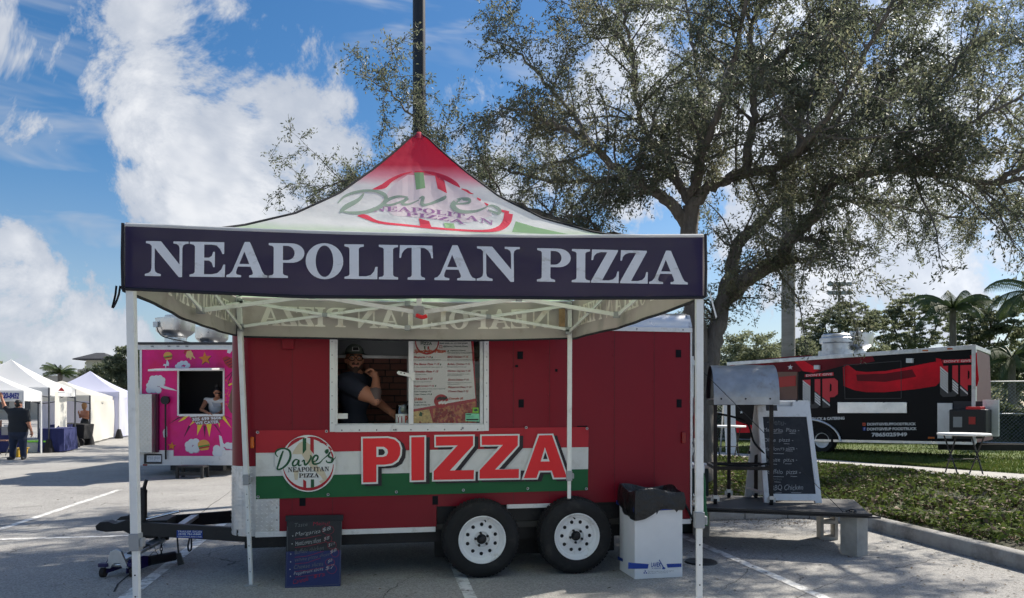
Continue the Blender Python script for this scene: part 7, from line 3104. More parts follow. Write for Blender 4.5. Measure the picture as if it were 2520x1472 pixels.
def bpt(x, y):
    return PT(x, y, BY)


tw = thing('tower_building', Vector((bpt(237, 1000).x, BY, 0)), 'square lookout tower with dark hipped roof beyond the trees', 'building')
a, b = bpt(212, 884), bpt(262, 884)
mb = MB()
mb.box(a.x, b.x, BY, BY + (b.x - a.x), 0, a.z)
obj('wall', mb, 'stucco_green', tw, world=True)
a, b, c_ = bpt(192, 884), bpt(281, 884), bpt(236, 867)
mb = MB()
d_ = b.x - a.x
mb.add([(a.x, BY - 1, a.z), (b.x, BY - 1, a.z), (b.x, BY + d_ - 1, a.z), (a.x, BY + d_ - 1, a.z), (c_.x - .4, BY + d_ / 2 - 1, c_.z), (c_.x + .4, BY + d_ / 2 - 1, c_.z)], [(0, 1, 5, 4), (1, 2, 5), (2, 3, 4, 5), (3, 0, 4), (0, 3, 2, 1)])
rf = obj('roof', mb, 'roof_tile', tw, world=True)
mb = MB()
mb.box(a.x + .02, b.x - .02, BY - 1.0, BY + d_ - 1.02, a.z - .10, a.z - .01)
obj('eave_board', mb, 'roof_tile', rf, world=True)
lb = thing('long_building', Vector((bpt(100, 1000).x, BY + 4, 0)), 'long low tan building with dark roof behind the market tents', 'building')
a, b = bpt(-150, 921), bpt(330, 921)
mb = MB()
mb.box(a.x, b.x, BY + 4, BY + 16, 0, a.z)
obj('wall', mb, 'stucco', lb, world=True)
mb = MB()
mb.box(bpt(135, 915).x, bpt(176, 915).x, BY + 3.9, BY + 12, a.z + .0, bpt(0, 913).z + .35)
obj('parapet', mb, 'stucco', lb, world=True)
mb = MB()
q = [bpt(180, 921), bpt(212, 904), bpt(300, 904), bpt(345, 921)]
mb.add([(v_.x, BY + 3 + (4 if i in (1, 2) else 0), v_.z) for i, v_ in enumerate(q)] + [(v_.x, BY + 14 - (4 if i in (1, 2) else 0), v_.z) for i, v_ in enumerate(q)], [(0, 3, 2, 1), (4, 5, 6, 7), (1, 2, 6, 5), (0, 1, 5, 4), (2, 3, 7, 6)])
obj('roof', mb, 'roof_tile', lb, world=True)
for k in range(8):
    xx = a.x + 3 + k * 2.2
    mb = MB()
    mb.box(xx, xx + 1.2, BY + 3.93, BY + 3.99, 1.0, 2.6)
    w_o = obj('window', mb, 'win_glass', lb, world=True)
    mb = MB()
    mb.box(xx - .08, xx + 1.28, BY + 3.88, BY + 3.94, .9, 1.0)
    obj('sill', mb, 'stucco_green', w_o, world=True)

# ================================================================== black and red food trailer on the lawn
M('black_wrap', (.008, .008, .010), .35, 0, .12, var=.2, vscale=1, bump=.002, bscale=2.5)
M('red_glow', srgb(206, 10, 36), .4, 0, .2, var=.35, vscale=1.5)
M('red_deep', srgb(104, 4, 22), .4, 0, .2, var=.4, vscale=1.5)
M('up_red', srgb(208, 20, 44), .4)
M('up_white', (.70, .70, .70), .4)
M('stripe_dark', (.03, .03, .035), .4)
KA, KB_ = Vector((6.18, 22.0)), Vector((10.28, 17.05))
kd = (KB_ - KA).normalized()
kn = Vector((kd.y, -kd.x))          # toward the camera side?
if kn.dot(-KA) < 0:
    kn = -kn
kp = -kn
KL = (KB_ - KA).length
bk = thing('black_food_trailer', Vector((*(KA + kd * 3 + kp * 1.1), .3)), 'long black and red wrapped food trailer standing on the lawn', 'trailer')
pitch = .018


def kq(u, v, z):
    """u along the side from the rear, v depth away from the camera, z above the lawn level"""
    p = KA + kd * u + kp * v
    return Vector((p.x, p.y, z + u * pitch))


KZ0, KZ1 = .565, 2.755
mb = MB()
KN = KL - .45
mb.hexa([kq(0, 0, KZ0), kq(KL, 0, KZ0), kq(KN, 2.2, KZ0), kq(0, 2.2, KZ0), kq(0, 0, KZ1 - .1), kq(KL, 0, KZ1 - .1), kq(KN, 2.2, KZ1 - .1), kq(0, 2.2, KZ1 - .1)])
obj('body', mb, 'black_wrap', bk, world=True)
mb = MB()
mb.hexa([kq(-.02, -.02, KZ1 - .1), kq(KL + .02, -.02, KZ1 - .1), kq(KN + .02, 2.22, KZ1 - .1), kq(-.02, 2.22, KZ1 - .1), kq(-.02, -.02, KZ1), kq(KL + .02, -.02, KZ1), kq(KN + .02, 2.22, KZ1), kq(-.02, 2.22, KZ1)])
obj('roof_rail', mb, 'alu_dull', bk, bevel=.01, world=True)
mb = MB()
mb.hexa([kq(2.4, -.02, KZ0 - .03), kq(KL, -.02, KZ0 - .03), kq(KL, .03, KZ0 - .03), kq(2.4, .03, KZ0 - .03), kq(2.4, -.02, KZ0 + .03), kq(KL, -.02, KZ0 + .03), kq(KL, .03, KZ0 + .03), kq(2.4, .03, KZ0 + .03)])
obj('bottom_trim', mb, 'alu', bk, world=True)
# corner post and the chequer-plate nose
mb = MB()
mb.hexa([kq(KL - .06, -.03, KZ0), kq(KL + .02, -.03, KZ0), kq(KL + .02, .05, KZ0), kq(KL - .06, .05, KZ0), kq(KL - .06, -.03, KZ1 - .1), kq(KL + .02, -.03, KZ1 - .1), kq(KL + .02, .05, KZ1 - .1), kq(KL - .06, .05, KZ1 - .1)])
obj('corner_post', mb, 'alu_dull', bk, world=True)
mb = MB()
mb.add([kq(KL + .015, .05, KZ0 + .02), kq(KN + .09, 2.15, KZ0 + .02), kq(KN + .02, 2.15, KZ1 - .12), kq(KL + .015, .05, KZ1 - .12)], [(0, 1, 2, 3)])
M('checker_dark', (.10, .05, .055), .6, 0, .3, var=.3, vscale=40)
obj('nose_plate', mb, 'checker_dark', bk, world=True)
SIDE = Plane(kq(0, 0, KZ0), Vector((*(-kp), 0)))


def ck(pts):     # close-up 3200..4032 x 1300..1900 at 2.453
    k = 2041 / 832.
    return [((3200 + x / k) / 1.6, (1300 + y / k) / 1.6) for x, y in pts]


def cm(pts):     # close-up 2700..4032 x 1150..2000 at 1.732
    k = 2307 / 1332.
    return [((2700 + x / k) / 1.6, (1150 + y / k) / 1.6) for x, y in pts]


kart = [0]


def ka(conv, polys, mat, off=.004, name='wrap_art', parent=None):
    kart[0] += 1
    return decal(name, [[conv(c) for c in g] for g in polys], mat, SIDE, off + .00003 * kart[0], parent or bk)


# red ribbon sweeping along the side
ka(ck, [[[(290, 360), (340, 335), (420, 395), (520, 405), (700, 395), (900, 360), (1180, 305), (1240, 330), (1230, 500), (1190, 540), (1000, 570), (700, 600), (520, 600), (400, 580), (300, 540)]]], 'red_glow')
ka(ck, [[[(420, 430), (700, 420), (960, 380), (1000, 450), (700, 500), (430, 490)]]], 'red_deep', .008)
ka(ck, [[[(0, 262), (560, 215), (600, 300), (420, 340), (350, 330), (270, 350), (0, 420)]]], 'red_deep', .003)
ka(cm, [[[(305, 480), (700, 440), (860, 430), (870, 520), (700, 560), (520, 545), (305, 560)]]], 'red_deep', .003)
ka(cm, [[[(740, 470), (790, 458), (910, 530), (870, 550), (800, 540)]]], 'red_glow', .006)
ka(cm, [[[(305, 860), (400, 900), (520, 920), (700, 900), (700, 960), (305, 960)]]], 'red_glow', .004)
ka(ck, [[[(1190, 270), (1240, 280), (1260, 340), (1240, 500), (1190, 470)]]], 'red_glow', .005)
ka(ck, [[[(1520, 250), (1585, 215), (1590, 320), (1605, 480), (1590, 540), (1540, 560), (1580, 450), (1540, 330)]]], 'red_glow', .005)
# stars on the blue corner
M('star_blue', srgb(30, 30, 70), .4)
for x, y, r in ((713, 513, 20), (380, 820, 12), (500, 745, 10), (540, 770, 10), (690, 780, 14)):
    P = []
    for k in range(10):
        rr = r if k % 2 == 0 else r * .42
        P.append((x + rr * math.sin(PI * k / 5), y - rr * math.cos(PI * k / 5)))
    ka(cm, [[P]], 'art_white', .01)
# emblem: slab letters U and P, half striped
def up_logo(conv, x0, y0, w_, h_, sl):
    """sl: vertical shift of the right side"""
    def m(u, v):
        return (x0 + u * w_, y0 + v * h_ + u * sl)
    U = [(0, 0), (.10, 0), (.10, 0), (.22, 0), (.22, .80), (.28, .86), (.30, .86), (.34, .80), (.34, 0), (.50, 0), (.50, .90), (.42, 1.0), (.08, 1.0), (0, .90)]
    Pp = [(.56, 0), (.90, 0), (1.0, .10), (1.0, .55), (.90, .65), (.77, .65), (.77, 1.0), (.56, 1.0)]
    Ph = [(.77, .17), (.77, .47), (.82, .42), (.82, .22)]
    b_ = ka(conv, [[[m(*p) for p in U]]], 'up_red', .012, 'emblem_letter')
    ka(conv, [[[m(*p) for p in Pp], [m(*p) for p in Ph]]], 'up_red', .012, 'emblem_letter')
    # lower left half dark with white stripes
    Ul = [(0, .02), (.22, .26), (.22, .80), (.28, .86), (.30, .86), (.34, .80), (.34, .40), (.50, .57), (.50, .90), (.42, 1.0), (.08, 1.0), (0, .90)]
    Pl = [(.56, .62), (.77, .84), (.77, 1.0), (.56, 1.0)]
    for q_ in (Ul, Pl):
        ka(conv, [[[m(*p) for p in q_]]], 'stripe_dark', .014, 'emblem_shade', b_)
    for k in range(16):
        o_ = -.42 + k * .085
        for (ua, ub_, lo_, hi_) in ((.0, .22, None, .93), (.22, .34, .84, .97), (.34, .50, None, .95), (.56, .77, None, 1.0)):
            # stripe v = o_ + 1.05 u .. + .045
            v0, v1 = o_ + 1.05 * ua, o_ + 1.05 * ub_
            top0, top1 = (.02 + 1.08 * ua + .0, .02 + 1.08 * ub_) if lo_ is None else (lo_, lo_)
            if min(v0, v1) < min(top0, top1) - .02 or max(v0, v1) + .045 > hi_:
                continue
            ka(conv, [[[m(ua, v0), m(ub_, v1), m(ub_, v1 + .062), m(ua, v0 + .062)]]], 'up_white', .016, 'emblem_stripe', b_)
    return b_


up_logo(cm, 798, 600, 240, 198, -14)
up_logo(cm, 1735, 505, 245, 212, -10)
for q_, t_ in (([(813, 562), (1008, 548), (1008, 570), (813, 580)], ((822, 577), (1000, 567), (1000, 551), (822, 562))), ([(1750, 463), (1953, 456), (1955, 480), (1755, 485)], ((1762, 481), (1945, 476), (1945, 460), (1762, 466)))):
    b_ = ka(cm, [[q_]], 'up_red', .012, 'emblem_banner')
    text_decal('emblem_lettering', "DON'T GIVE", cm(t_), 'up_white', SIDE, .016, b_, bold=.01)
for s, q_, mat in (('DONTGIVEUPFOODTRUCK', ((1238, 911), (1570, 909), (1570, 890), (1238, 892)), 'up_white'), ('DONTGIVEUP FOODTRUCK', ((1236, 945), (1576, 942), (1576, 922), (1236, 925)), 'up_white'), ('7865025949', ((1268, 987), (1510, 985), (1510, 957), (1268, 959)), 'up_white'), ('TRUCK & CATERING', ((850, 876), (1083, 870), (1083, 850), (850, 856)), 'up_white')):
    text_decal('wrap_lettering', s, cm(q_), mat, SIDE, .010, bk, bold=.045)
ka(cm, [[rect(1206, 892, 1226, 912), rect(1212, 898, 1220, 906)]], 'poster_orange', .01, 'social_icon')
ka(cm, [[rect(1208, 922, 1228, 945)]], 'box_blue', .01, 'social_icon')
text_decal('social_icon', 'f', cm(((1214, 943), (1223, 943), (1223, 925), (1214, 925))), 'up_white', SIDE, .014, bk)


def kbox(name, conv, x0, y0, x1, y1, t_, mat, parent=None, bev=.004):
    P = [SIDE.hit(*conv([p])[0]) for p in ((x0, y1), (x1, y1), (x1, y0), (x0, y0))]
    n_ = SIDE.n
    mb = MB()
    mb.hexa([P[0] + n_ * t_, P[1] + n_ * t_, P[1], P[0], P[3] + n_ * t_, P[2] + n_ * t_, P[2], P[3]])
    return obj(name, mb, mat, parent or bk, bevel=bev, world=True)


kbox('serving_shelf', cm, 1042, 752, 1514, 826, .05, 'alu')
hf = []
P = cm([(1080, 500), (1468, 470), (1470, 725), (1086, 728)])
for i in range(4):
    ka(lambda q__: q__, [[ribbon([P[i], P[(i + 1) % 4]], 1.6)[0][0]]], 'stripe_dark', .03, 'hatch_seam')
for x0, y0, x1, y1 in ((884, 500, 918, 528), (1512, 453, 1556, 484)):
    kbox('flood_lamp', cm, x0, y0, x1, y1, .08, 'art_white')
for x0, y0, x1, y1, m1 in ((1615, 393, 1658, 406, 'amber_lens'), (1784, 381, 1825, 394, 'amber_lens'), (1655, 988, 1698, 1000, 'amber_lens'), (307, 497, 337, 509, 'red_lens')):
    kbox('marker_lamp', cm, x0, y0, x1, y1, .02, m1)
# open rear hatch with menu board
kbox('rear_opening_shade', cm, 545, 550, 770, 740, .006, 'dark_inside')  # dark plate on the solid side, painted shade of the hatch interior
kbox('menu_board', cm, 625, 545, 765, 735, .03, 'art_brown')
ka(cm, [[[(635, 580), (750, 570), (750, 640), (635, 650)]]], 'art_meat', .045)
kbox('hatch_prop', cm, 608, 550, 622, 690, .06, 'logo_tan')
kbox('paper_roll', cm, 607, 690, 643, 752, .10, 'art_white')
kbox('counter_edge', cm, 540, 738, 770, 748, .14, 'alu')
# nose cabinet doors and the generator
cabA, cabB = cm([(1720, 755)])[0], cm([(1830, 1000)])[0]
mb = MB()
d0 = SIDE.hit(*cabA)
for x0, y0, x1, y1, nm in ((1722, 757, 1822, 998, 'cabinet_door'), (2030, 735, 2140, 985, 'cabinet_door')):
    kbox(nm, cm, x0, y0, x1, y1, .05, 'white_trim')
kbox('cabinet_recess_shade', cm, 1826, 745, 2028, 1000, .008, 'dark_inside')  # raised dark plate, its colour stands in for shade between the doors
gn = thing('generator', SIDE.hit(*cm([(1960, 960)])[0], .3), 'black portable generator with red handle on the black trailer tongue', 'generator')


def gbox(name, x0, y0, x1, y1, t0, t1, mat, bev=.03):
    P = [SIDE.hit(*cm([p])[0]) for p in ((x0, y1), (x1, y1), (x1, y0), (x0, y0))]
    n_ = SIDE.n
    mb = MB()
    mb.hexa([P[0] + n_ * t1, P[1] + n_ * t1, P[1] + n_ * t0, P[0] + n_ * t0, P[3] + n_ * t1, P[2] + n_ * t1, P[2] + n_ * t0, P[3] + n_ * t0])
    return obj(name, mb, mat, gn, bevel=bev, world=True)


gbox('housing', 1850, 800, 2100, 965, .10, .45, 'black_plastic')
gbox('tank', 1960, 782, 2062, 805, .15, .42, 'clip_red', .015)
gbox('outlet_panel', 1985, 850, 2030, 900, .45, .46, 'art_meat', .002)
gbox('engine_grille', 1880, 850, 1940, 920, .45, .46, 'grey_plastic', .002)
# wheels with arch
WHP = SIDE.off(.02)
for u_, sc_ in ((cm([(868, 1020)])[0], 1), (cm([(1150, 1010)])[0], 1)):
    c_ = SIDE.hit(*u_)
for k, u_ in enumerate((1.95, 2.85)):
    c_ = kq(u_, -.03, .62 - u_ * pitch)
    ax = Vector((*kp, 0))
    mb = MB()
    mb.lathe([(.19, .02), (.30, 0), (.335, .04), (.335, .18), (.30, .2), (.19, .2)], 32, c_, ax)
    ty_ = obj('tyre', mb, 'rubber', bk, smooth=40, world=True)
    mb = MB()
    mb.lathe([(.0001, .06), (.05, .05), (.06, .07), (.15, .06), (.175, .03), (.195, .015)], 32, c_, ax)
    obj('rim', mb, 'wheel_white', ty_, smooth=40, world=True)
mb = MB()
mb.tube([kq(1.5 + .9 + .95 * math.cos(a), -.04, .60 + .56 * math.sin(a) - 2.4 * pitch) for a in [PI * k / 16 for k in range(17)]], .03, 8)
obj('wheel_arch', mb, 'alu', bk, smooth=60, world=True)
# tongue, jack and timber block
mb = MB()
mb.beam(kq(KL - 1.0, .6, KZ0 - .12), kq(KL + 1.6, 1.1, KZ0 - .10), .08, .14)
mb.beam(kq(KL - 1.0, 1.6, KZ0 - .12), kq(KL + 1.6, 1.1, KZ0 - .10), .08, .14)
obj('tongue', mb, 'black_steel', bk, world=True)
mb = MB()
jp_ = kq(KL + 1.25, 1.0, 0)
mb.cyl((jp_.x, jp_.y, .48), (jp_.x, jp_.y, 1.15), .04, 10)
obj('tongue_jack', mb, 'black_steel', bk, world=True)
mb = MB()
mb.cyl((jp_.x, jp_.y, .46), (jp_.x, jp_.y, .62), .03, 10)
obj('jack_ram', mb, 'alu', bk, world=True)
wb_ = thing('timber_block', Vector((jp_.x, jp_.y, .30)), 'brown timber block under the black trailer jack', 'block')
mb = MB()
mb.box(jp_.x - .18, jp_.x + .18, jp_.y - .12, jp_.y + .12, .30, .465)
M('timber', (.09, .05, .028), .85, var=.25, vscale=6)
obj('timber', mb, 'timber', wb_, bevel=.008, world=True)
# exhaust fans
ex1 = kq(2.75, .9, KZ1)
mb = MB()
mb.lathe([(.44, 0), (.44, .16), (.35, .17), (.35, .35), (.41, .38), (.41, .49), (.36, .53), (.36, .58), (.33, .61), (.0001, .62)], 28, ex1)
obj('mushroom_vent', mb, 'alu_dull', bk, smooth=35, world=True)
exhaust(bk, tuple(kq(3.05, 1.5, KZ1)), .38, .62)

# ================================================================== folding tables
def fold_table(c, r, h_, label, z0=0.0):
    th = thing('folding_table', Vector((c[0], c[1], z0)), label, 'table', 'round white folding tables')
    mb = MB()
    mb.lathe([(.0001, h_), (r - .01, h_), (r, h_ - .01), (r, h_ - .03), (r - .02, h_ - .04), (.0001, h_ - .04)], 32, (c[0], c[1], z0))
    obj('table_top', mb, 'sign_white', th, smooth=35, world=True)
    for s_ in (-1, 1):
        for t_ in (-1, 1):
            mb = MB()
            mb.tube([(c[0] + s_ * r * .52, c[1] + t_ * .20, z0), (c[0] + s_ * r * .58, c[1] - t_ * .20, z0 + h_ - .04)], .013, 8)
            obj('leg', mb, 'black_steel', th, smooth=40, world=True)
        mb = MB()
        mb.tube([(c[0] + s_ * r * .56, c[1] - .10, z0 + .26), (c[0] + s_ * r * .56, c[1] + .10, z0 + .26)], .010, 6)
        obj('spreader', mb, 'black_steel', th, world=True)
    mb = MB()
    mb.tube([(c[0] - r * .56, c[1], z0 + .27), (c[0] + r * .56, c[1], z0 + .27)], .010, 6)
    obj('cross_rail', mb, 'black_steel', th, world=True)


p = GP(2372, 1166, .285)
fold_table((p.x, p.y), .435, .74, 'round white folding table in front of the black trailer nose', .285)
p = GP(1790, 1128, .30)
fold_table((p.x, p.y), .42, .76, 'round white folding table glimpsed through the oven stand', .30)
# tall white board propped near the black trailer's rear
pb = thing('white_board', Vector((6.05, 20.9, .3)), 'tall narrow white board standing by the black trailer rear', 'board')
a, b = PT(1787, 985, 19.5), PT(1815, 1075, 19.5)
mb = MB()
mb.hexa([(a.x, 19.5, .30), (b.x - .02, 19.5, .30), (b.x - .02, 19.53, .30), (a.x, 19.53, .30), (a.x - .02, 19.7, a.z), (b.x, 19.7, a.z), (b.x, 19.73, a.z), (a.x - .02, 19.73, a.z)])
obj('board_sheet', mb, 'sign_white', pb, bevel=.01, world=True)
mb = MB()
mb.beam((a.x, 19.75, a.z - .1), (a.x, 20.05, .30), .04, .03)
obj('board_prop', mb, 'alu_dull', pb, world=True)
# ================================================================== vegetation
M('bark', (.15, .13, .112), .95, var=.35, vscale=3, bump=.03, bscale=9, stretch=(3, 3, .5), dirt=(.22, .20, .18), dirt_scale=7, dirt_lo=.5, dirt_hi=.7)
M('leaf_dark', (.070, .085, .060), .5, 0, .35, translucent=.5, through=(.135, .155, .10))
M('leaf_mid', (.10, .115, .08), .48, 0, .35, translucent=.5, through=(.21, .235, .155))
M('leaf_olive', (.135, .13, .08), .5, 0, .35, translucent=.5, through=(.28, .28, .175))
M('bg_dark', (.075, .095, .065), .7, 0, .3, translucent=.4, through=(.20, .225, .13))
M('bg_mid', (.11, .135, .085), .7, 0, .3, translucent=.45, through=(.27, .30, .18))
M('bg_light', (.13, .16, .10), .7, 0, .3, translucent=.45, through=(.34, .37, .22))
M('palm_green', (.06, .09, .03), .5, 0, .4, translucent=.25)
M('palm_trunk', (.26, .245, .22), .9, var=.15, vscale=2, bump=.006, bscale=20, stretch=(1, 1, 6))
M('ivy_light', (.12, .165, .035), .75, 0, .15, translucent=.35)
M('ivy_mid', (.085, .12, .03), .75, 0, .15, translucent=.35)
M('litter', (.16, .105, .06), .8, var=.3, vscale=3)
M('litter_pale', (.22, .17, .11), .8)
M('grass_a', (.085, .135, .022), .7, translucent=.3)
M('grass_b', (.15, .17, .045), .7, translucent=.3)


def leaf_mesh(name, C, Dr, Nr, Ln, Wd, mats, mi, parent, kind='stuff'):
    """rhombic leaves from arrays of centre, direction, normal, length, width"""
    C, Dr, Nr = (np.asarray(a, float) for a in (C, Dr, Nr))
    Dr /= np.linalg.norm(Dr, axis=1)[:, None] + 1e-9
    S = np.cross(Dr, Nr)
    S /= np.linalg.norm(S, axis=1)[:, None] + 1e-9
    Nn = np.cross(S, Dr)
    n = len(C)
    V = np.empty((n, 4, 3))
    V[:, 0] = C - Dr * (Ln / 2)[:, None]
    V[:, 1] = C + S * (Wd / 2)[:, None] + Nn * (Wd * .12)[:, None]
    V[:, 2] = C + Dr * (Ln / 2)[:, None] - Nn * (Ln * .10)[:, None]
    V[:, 3] = C - S * (Wd / 2)[:, None] + Nn * (Wd * .12)[:, None]
    if parent is not None:
        Mi = np.array(TM[parent.name].inverted())
        V = V @ Mi[:3, :3].T + Mi[:3, 3]
    me = bpy.data.meshes.new(name)
    me.vertices.add(n * 4)
    me.vertices.foreach_set('co', V.reshape(-1))
    me.loops.add(n * 4)
    me.loops.foreach_set('vertex_index', np.arange(n * 4, dtype=np.int32))
    me.polygons.add(n)
    me.polygons.foreach_set('loop_start', np.arange(0, n * 4, 4, dtype=np.int32))
    me.polygons.foreach_set('loop_total', np.full(n, 4, dtype=np.int32))
    for m in mats:
        me.materials.append(MAT[m])
    me.polygons.foreach_set('material_index', np.asarray(mi, dtype=np.int32))
    me.update(calc_edges=True)
    o = put(name, me, parent)
    if kind:
        o['kind'] = kind
    return o


def rnd_dirs(n):
    v = RNG.normal(size=(n, 3))
    return v / np.linalg.norm(v, axis=1)[:, None]


# ---- the live oak behind the trailer
OB = Vector((3.04, 12.6, .2))
oak = thing('live_oak', OB, 'large spreading live oak with forked trunk and dense dark crown behind the trailers', 'tree')
limbs = []


def limb(pts, r0, r1, grow=1.0, name='limb'):
    P = smooth_pts([tuple(PT(x, y, Y)) for x, y, Y in pts], 6)
    P = [Vector(p) for p in P]
    for i, p in enumerate(P[1:-1], 1):
        p += Vector((random.uniform(-.03, .03), random.uniform(-.03, .03), random.uniform(-.03, .03)))
    n = len(P)
    r0, r1 = r0 * .88, r1 * .88
    R_ = [r0 + (r1 - r0) * (i / (n - 1)) ** .8 for i in range(n)]
    mb = MB()
    mb.tube(P, R_, 12 if r0 > .1 else 7)
    obj(name, mb, 'bark', oak, smooth=60, world=True)
    limbs.append((P, R_, grow))


limb([(1716, 1175, 12.6), (1720, 1080, 12.6), (1724, 980, 12.6), (1732, 890, 12.6)], .30, .255, 0, 'trunk')
limb([(1728, 930, 12.6), (1712, 820, 12.6), (1702, 720, 12.5), (1695, 620, 12.4), (1701, 505, 12.3)], .215, .15, .0)
limb([(1736, 920, 12.6), (1760, 820, 12.7), (1782, 730, 12.8), (1800, 665, 12.9), (1819, 598, 13), (1861, 556, 13.2), (1912, 500, 13.5), (1960, 420, 14)], .20, .06, .8)
limb([(1785, 735, 12.8), (1842, 686, 12.6), (1884, 658, 12.4), (1921, 640, 12.2), (1945, 588, 12.0), (1982, 556, 11.9), (2019, 514, 11.7), (2038, 458, 11.6), (2089, 434, 11.4), (2192, 420, 11.2), (2309, 430, 11), (2449, 448, 10.8), (2600, 430, 10.6)], .17, .03)
limb([(1697, 560, 12.4), (1636, 486, 12.2), (1576, 460, 12), (1515, 411, 11.8), (1468, 369, 11.6), (1422, 336, 11.4), (1330, 290, 11.2), (1230, 262, 11)], .12, .018)
limb([(1699, 520, 12.3), (1674, 453, 12.5), (1618, 416, 12.8), (1571, 416, 13), (1515, 439, 13.2), (1375, 448, 13.5), (1260, 420, 13.8), (1150, 395, 14)], .10, .015)
limb([(1674, 460, 12.4), (1640, 380, 12.4), (1599, 346, 12.3), (1580, 299, 12.2), (1562, 233, 12), (1557, 140, 11.9), (1530, 20, 11.7), (1500, -120, 11.6)], .085, .02)
limb([(1701, 510, 12.3), (1739, 467, 12.1), (1781, 444, 12), (1833, 425, 11.8), (1903, 416, 11.6), (1954, 388, 11.4), (2029, 327, 11.2), (2120, 240, 11), (2230, 160, 10.8)], .12, .02)
limb([(1833, 425, 11.8), (1851, 327, 11.7), (1856, 262, 11.6), (1851, 196, 11.5), (1851, 140, 11.4), (1847, 70, 11.3), (1884, -30, 11.2), (1900, -160, 11)], .085, .03)
limb([(2211, 416, 11.2), (2211, 350, 11.1), (2234, 327, 11), (2262, 299, 10.9), (2300, 243, 10.8), (2360, 150, 10.7), (2420, 40, 10.6)], .06, .015)
limb([(1960, 385, 11.4), (1982, 252, 11.6), (2010, 224, 11.7), (2019, 163, 11.8), (2038, 107, 11.9), (2066, 37, 12), (2090, -60, 12)], .06, .02)
limb([(1695, 600, 12.4), (1560, 590, 12.8), (1459, 574, 13), (1370, 540, 13.2), (1281, 507, 13.4), (1212, 490, 13.5), (1080, 470, 13.6), (960, 450, 13.7), (860, 440, 13.8), (780, 470, 13.9)], .11, .012)
limb([(1212, 490, 13.5), (1120, 420, 13.2), (1060, 350, 13), (1010, 280, 12.9), (960, 230, 12.8), (905, 190, 12.7)], .05, .008, .55)
limb([(1468, 369, 11.6), (1400, 270, 11.9), (1330, 190, 12.2), (1260, 120, 12.4), (1200, 90, 12.5)], .05, .01, .6)
limb([(1557, 140, 11.9), (1500, 60, 12.4), (1440, -20, 12.8), (1380, -90, 13)], .05, .012, .7)
limb([(1700, 500, 12.4), (1720, 400, 13), (1740, 300, 13.6), (1720, 200, 14.2), (1700, 80, 14.8), (1680, -60, 15)], .11, .02)
limb([(1700, 500, 12.4), (1730, 380, 11.6), (1780, 240, 10.8), (1820, 80, 10.2), (1850, -100, 9.8)], .10, .02, .75)
limb([(1960, 420, 14), (2060, 330, 14.6), (2180, 250, 15), (2320, 190, 15.4), (2460, 120, 15.8), (2580, 60, 16)], .07, .02)
limb([(1912, 500, 13.5), (2010, 480, 14.2), (2130, 500, 14.8), (2260, 520, 15.2), (2400, 540, 15.6), (2540, 520, 16)], .06, .015)
limb([(1945, 588, 12), (1990, 590, 11.6), (2040, 620, 11.2), (2080, 650, 10.9)], .05, .008, .8)
limb([(2192, 420, 11.2), (2280, 380, 10.4), (2400, 300, 9.8), (2540, 220, 9.4)], .06, .015)
limb([(2449, 448, 10.8), (2560, 380, 10.4), (2680, 250, 10), (2800, 150, 9.8)], .05, .012)
limb([(1903, 416, 11.6), (2000, 330, 10.6), (2100, 180, 9.8), (2200, 0, 9.2), (2280, -160, 9)], .07, .015, .7)
limb([(1851, 196, 11.5), (1950, 120, 12), (2060, 60, 12.6), (2200, 10, 13), (2330, -40, 13.4)], .05, .012)

tw_mb = MB()
LC, LD, LN_, LL, LWd = [], [], [], [], []
UPV = Vector((0, 0, 1))
for P, R_, grow in limbs:
    if grow <= 0:
        continue
    n = len(P)
    acc_ = 0.0
    for i in range(1, n):
        seg = (P[i] - P[i - 1])
        acc_ += seg.length
        if i < n * .18:
            continue
        step_ = .13
        while acc_ > step_:
            acc_ -= step_
            if random.random() > .97 * grow:
                continue
            d = seg.normalized()
            rv = Vector(rnd_dirs(1)[0])
            side_ = (rv - d * rv.dot(d)).normalized()
            dirv = (d * .55 + side_ * 1.0 + UPV * random.uniform(-.15, .45)).normalized()
            Lb = random.uniform(.55, 1.7) * (1.0 if R_[i] > .03 else .75)
            pts = [P[i]]
            dd = dirv.copy()
            m = 6
            for k in range(m):
                dd = (dd + Vector(rnd_dirs(1)[0]) * .28 + UPV * (-.09 if k > 2 else .03)).normalized()
                pts.append(pts[-1] + dd * Lb / m)
            r0 = min(.022, R_[i] * .5)
            tw_mb.tube(pts, [r0 * (1 - .8 * k / m) for k in range(m + 1)], 4, cap=False)
            # tertiary twigs
            for k in range(1, m + 1):
                for q in range(3 if k < m else 4):
                    td = (dd * .5 + Vector(rnd_dirs(1)[0]) * .9 + UPV * -.12).normalized()
                    tl = random.uniform(.16, .46)
                    b = pts[k]
                    e = b + td * tl + UPV * -.04
                    tw_mb.tube([b, b.lerp(e, .5) + UPV * .012, e], [.005, .0035, .0018], 3, cap=False)
                    nl = int(18 * tl / .32)
                    t = RNG.uniform(.12, 1.05, nl)
                    c = np.array(b) + np.outer(t, np.array(e - b)) + RNG.normal(0, .036, (nl, 3))
                    LC.append(c)
                    LD.append(rnd_dirs(nl) + np.array(td) * .8)
                    LN_.append(rnd_dirs(nl) + np.array([0, 0, .7]))
                    LL.append(RNG.uniform(.044, .082, nl))
                    LWd.append(RNG.uniform(.016, .029, nl))
twigs = obj('branches', tw_mb, 'bark', oak, world=True, fix=False)
twigs['kind'] = 'stuff'
LC, LD, LN_, LL, LWd = (np.concatenate(a) for a in (LC, LD, LN_, LL, LWd))
patchy = np.sin(LC[:, 0] * 2.1) + np.sin(LC[:, 1] * 1.7 + 1) + np.sin(LC[:, 2] * 2.6) + RNG.normal(0, .9, len(LC))
mi = np.where(patchy > 1.5, 2, np.where(patchy > -.2, 1, 0))
print('oak leaves', len(LC))
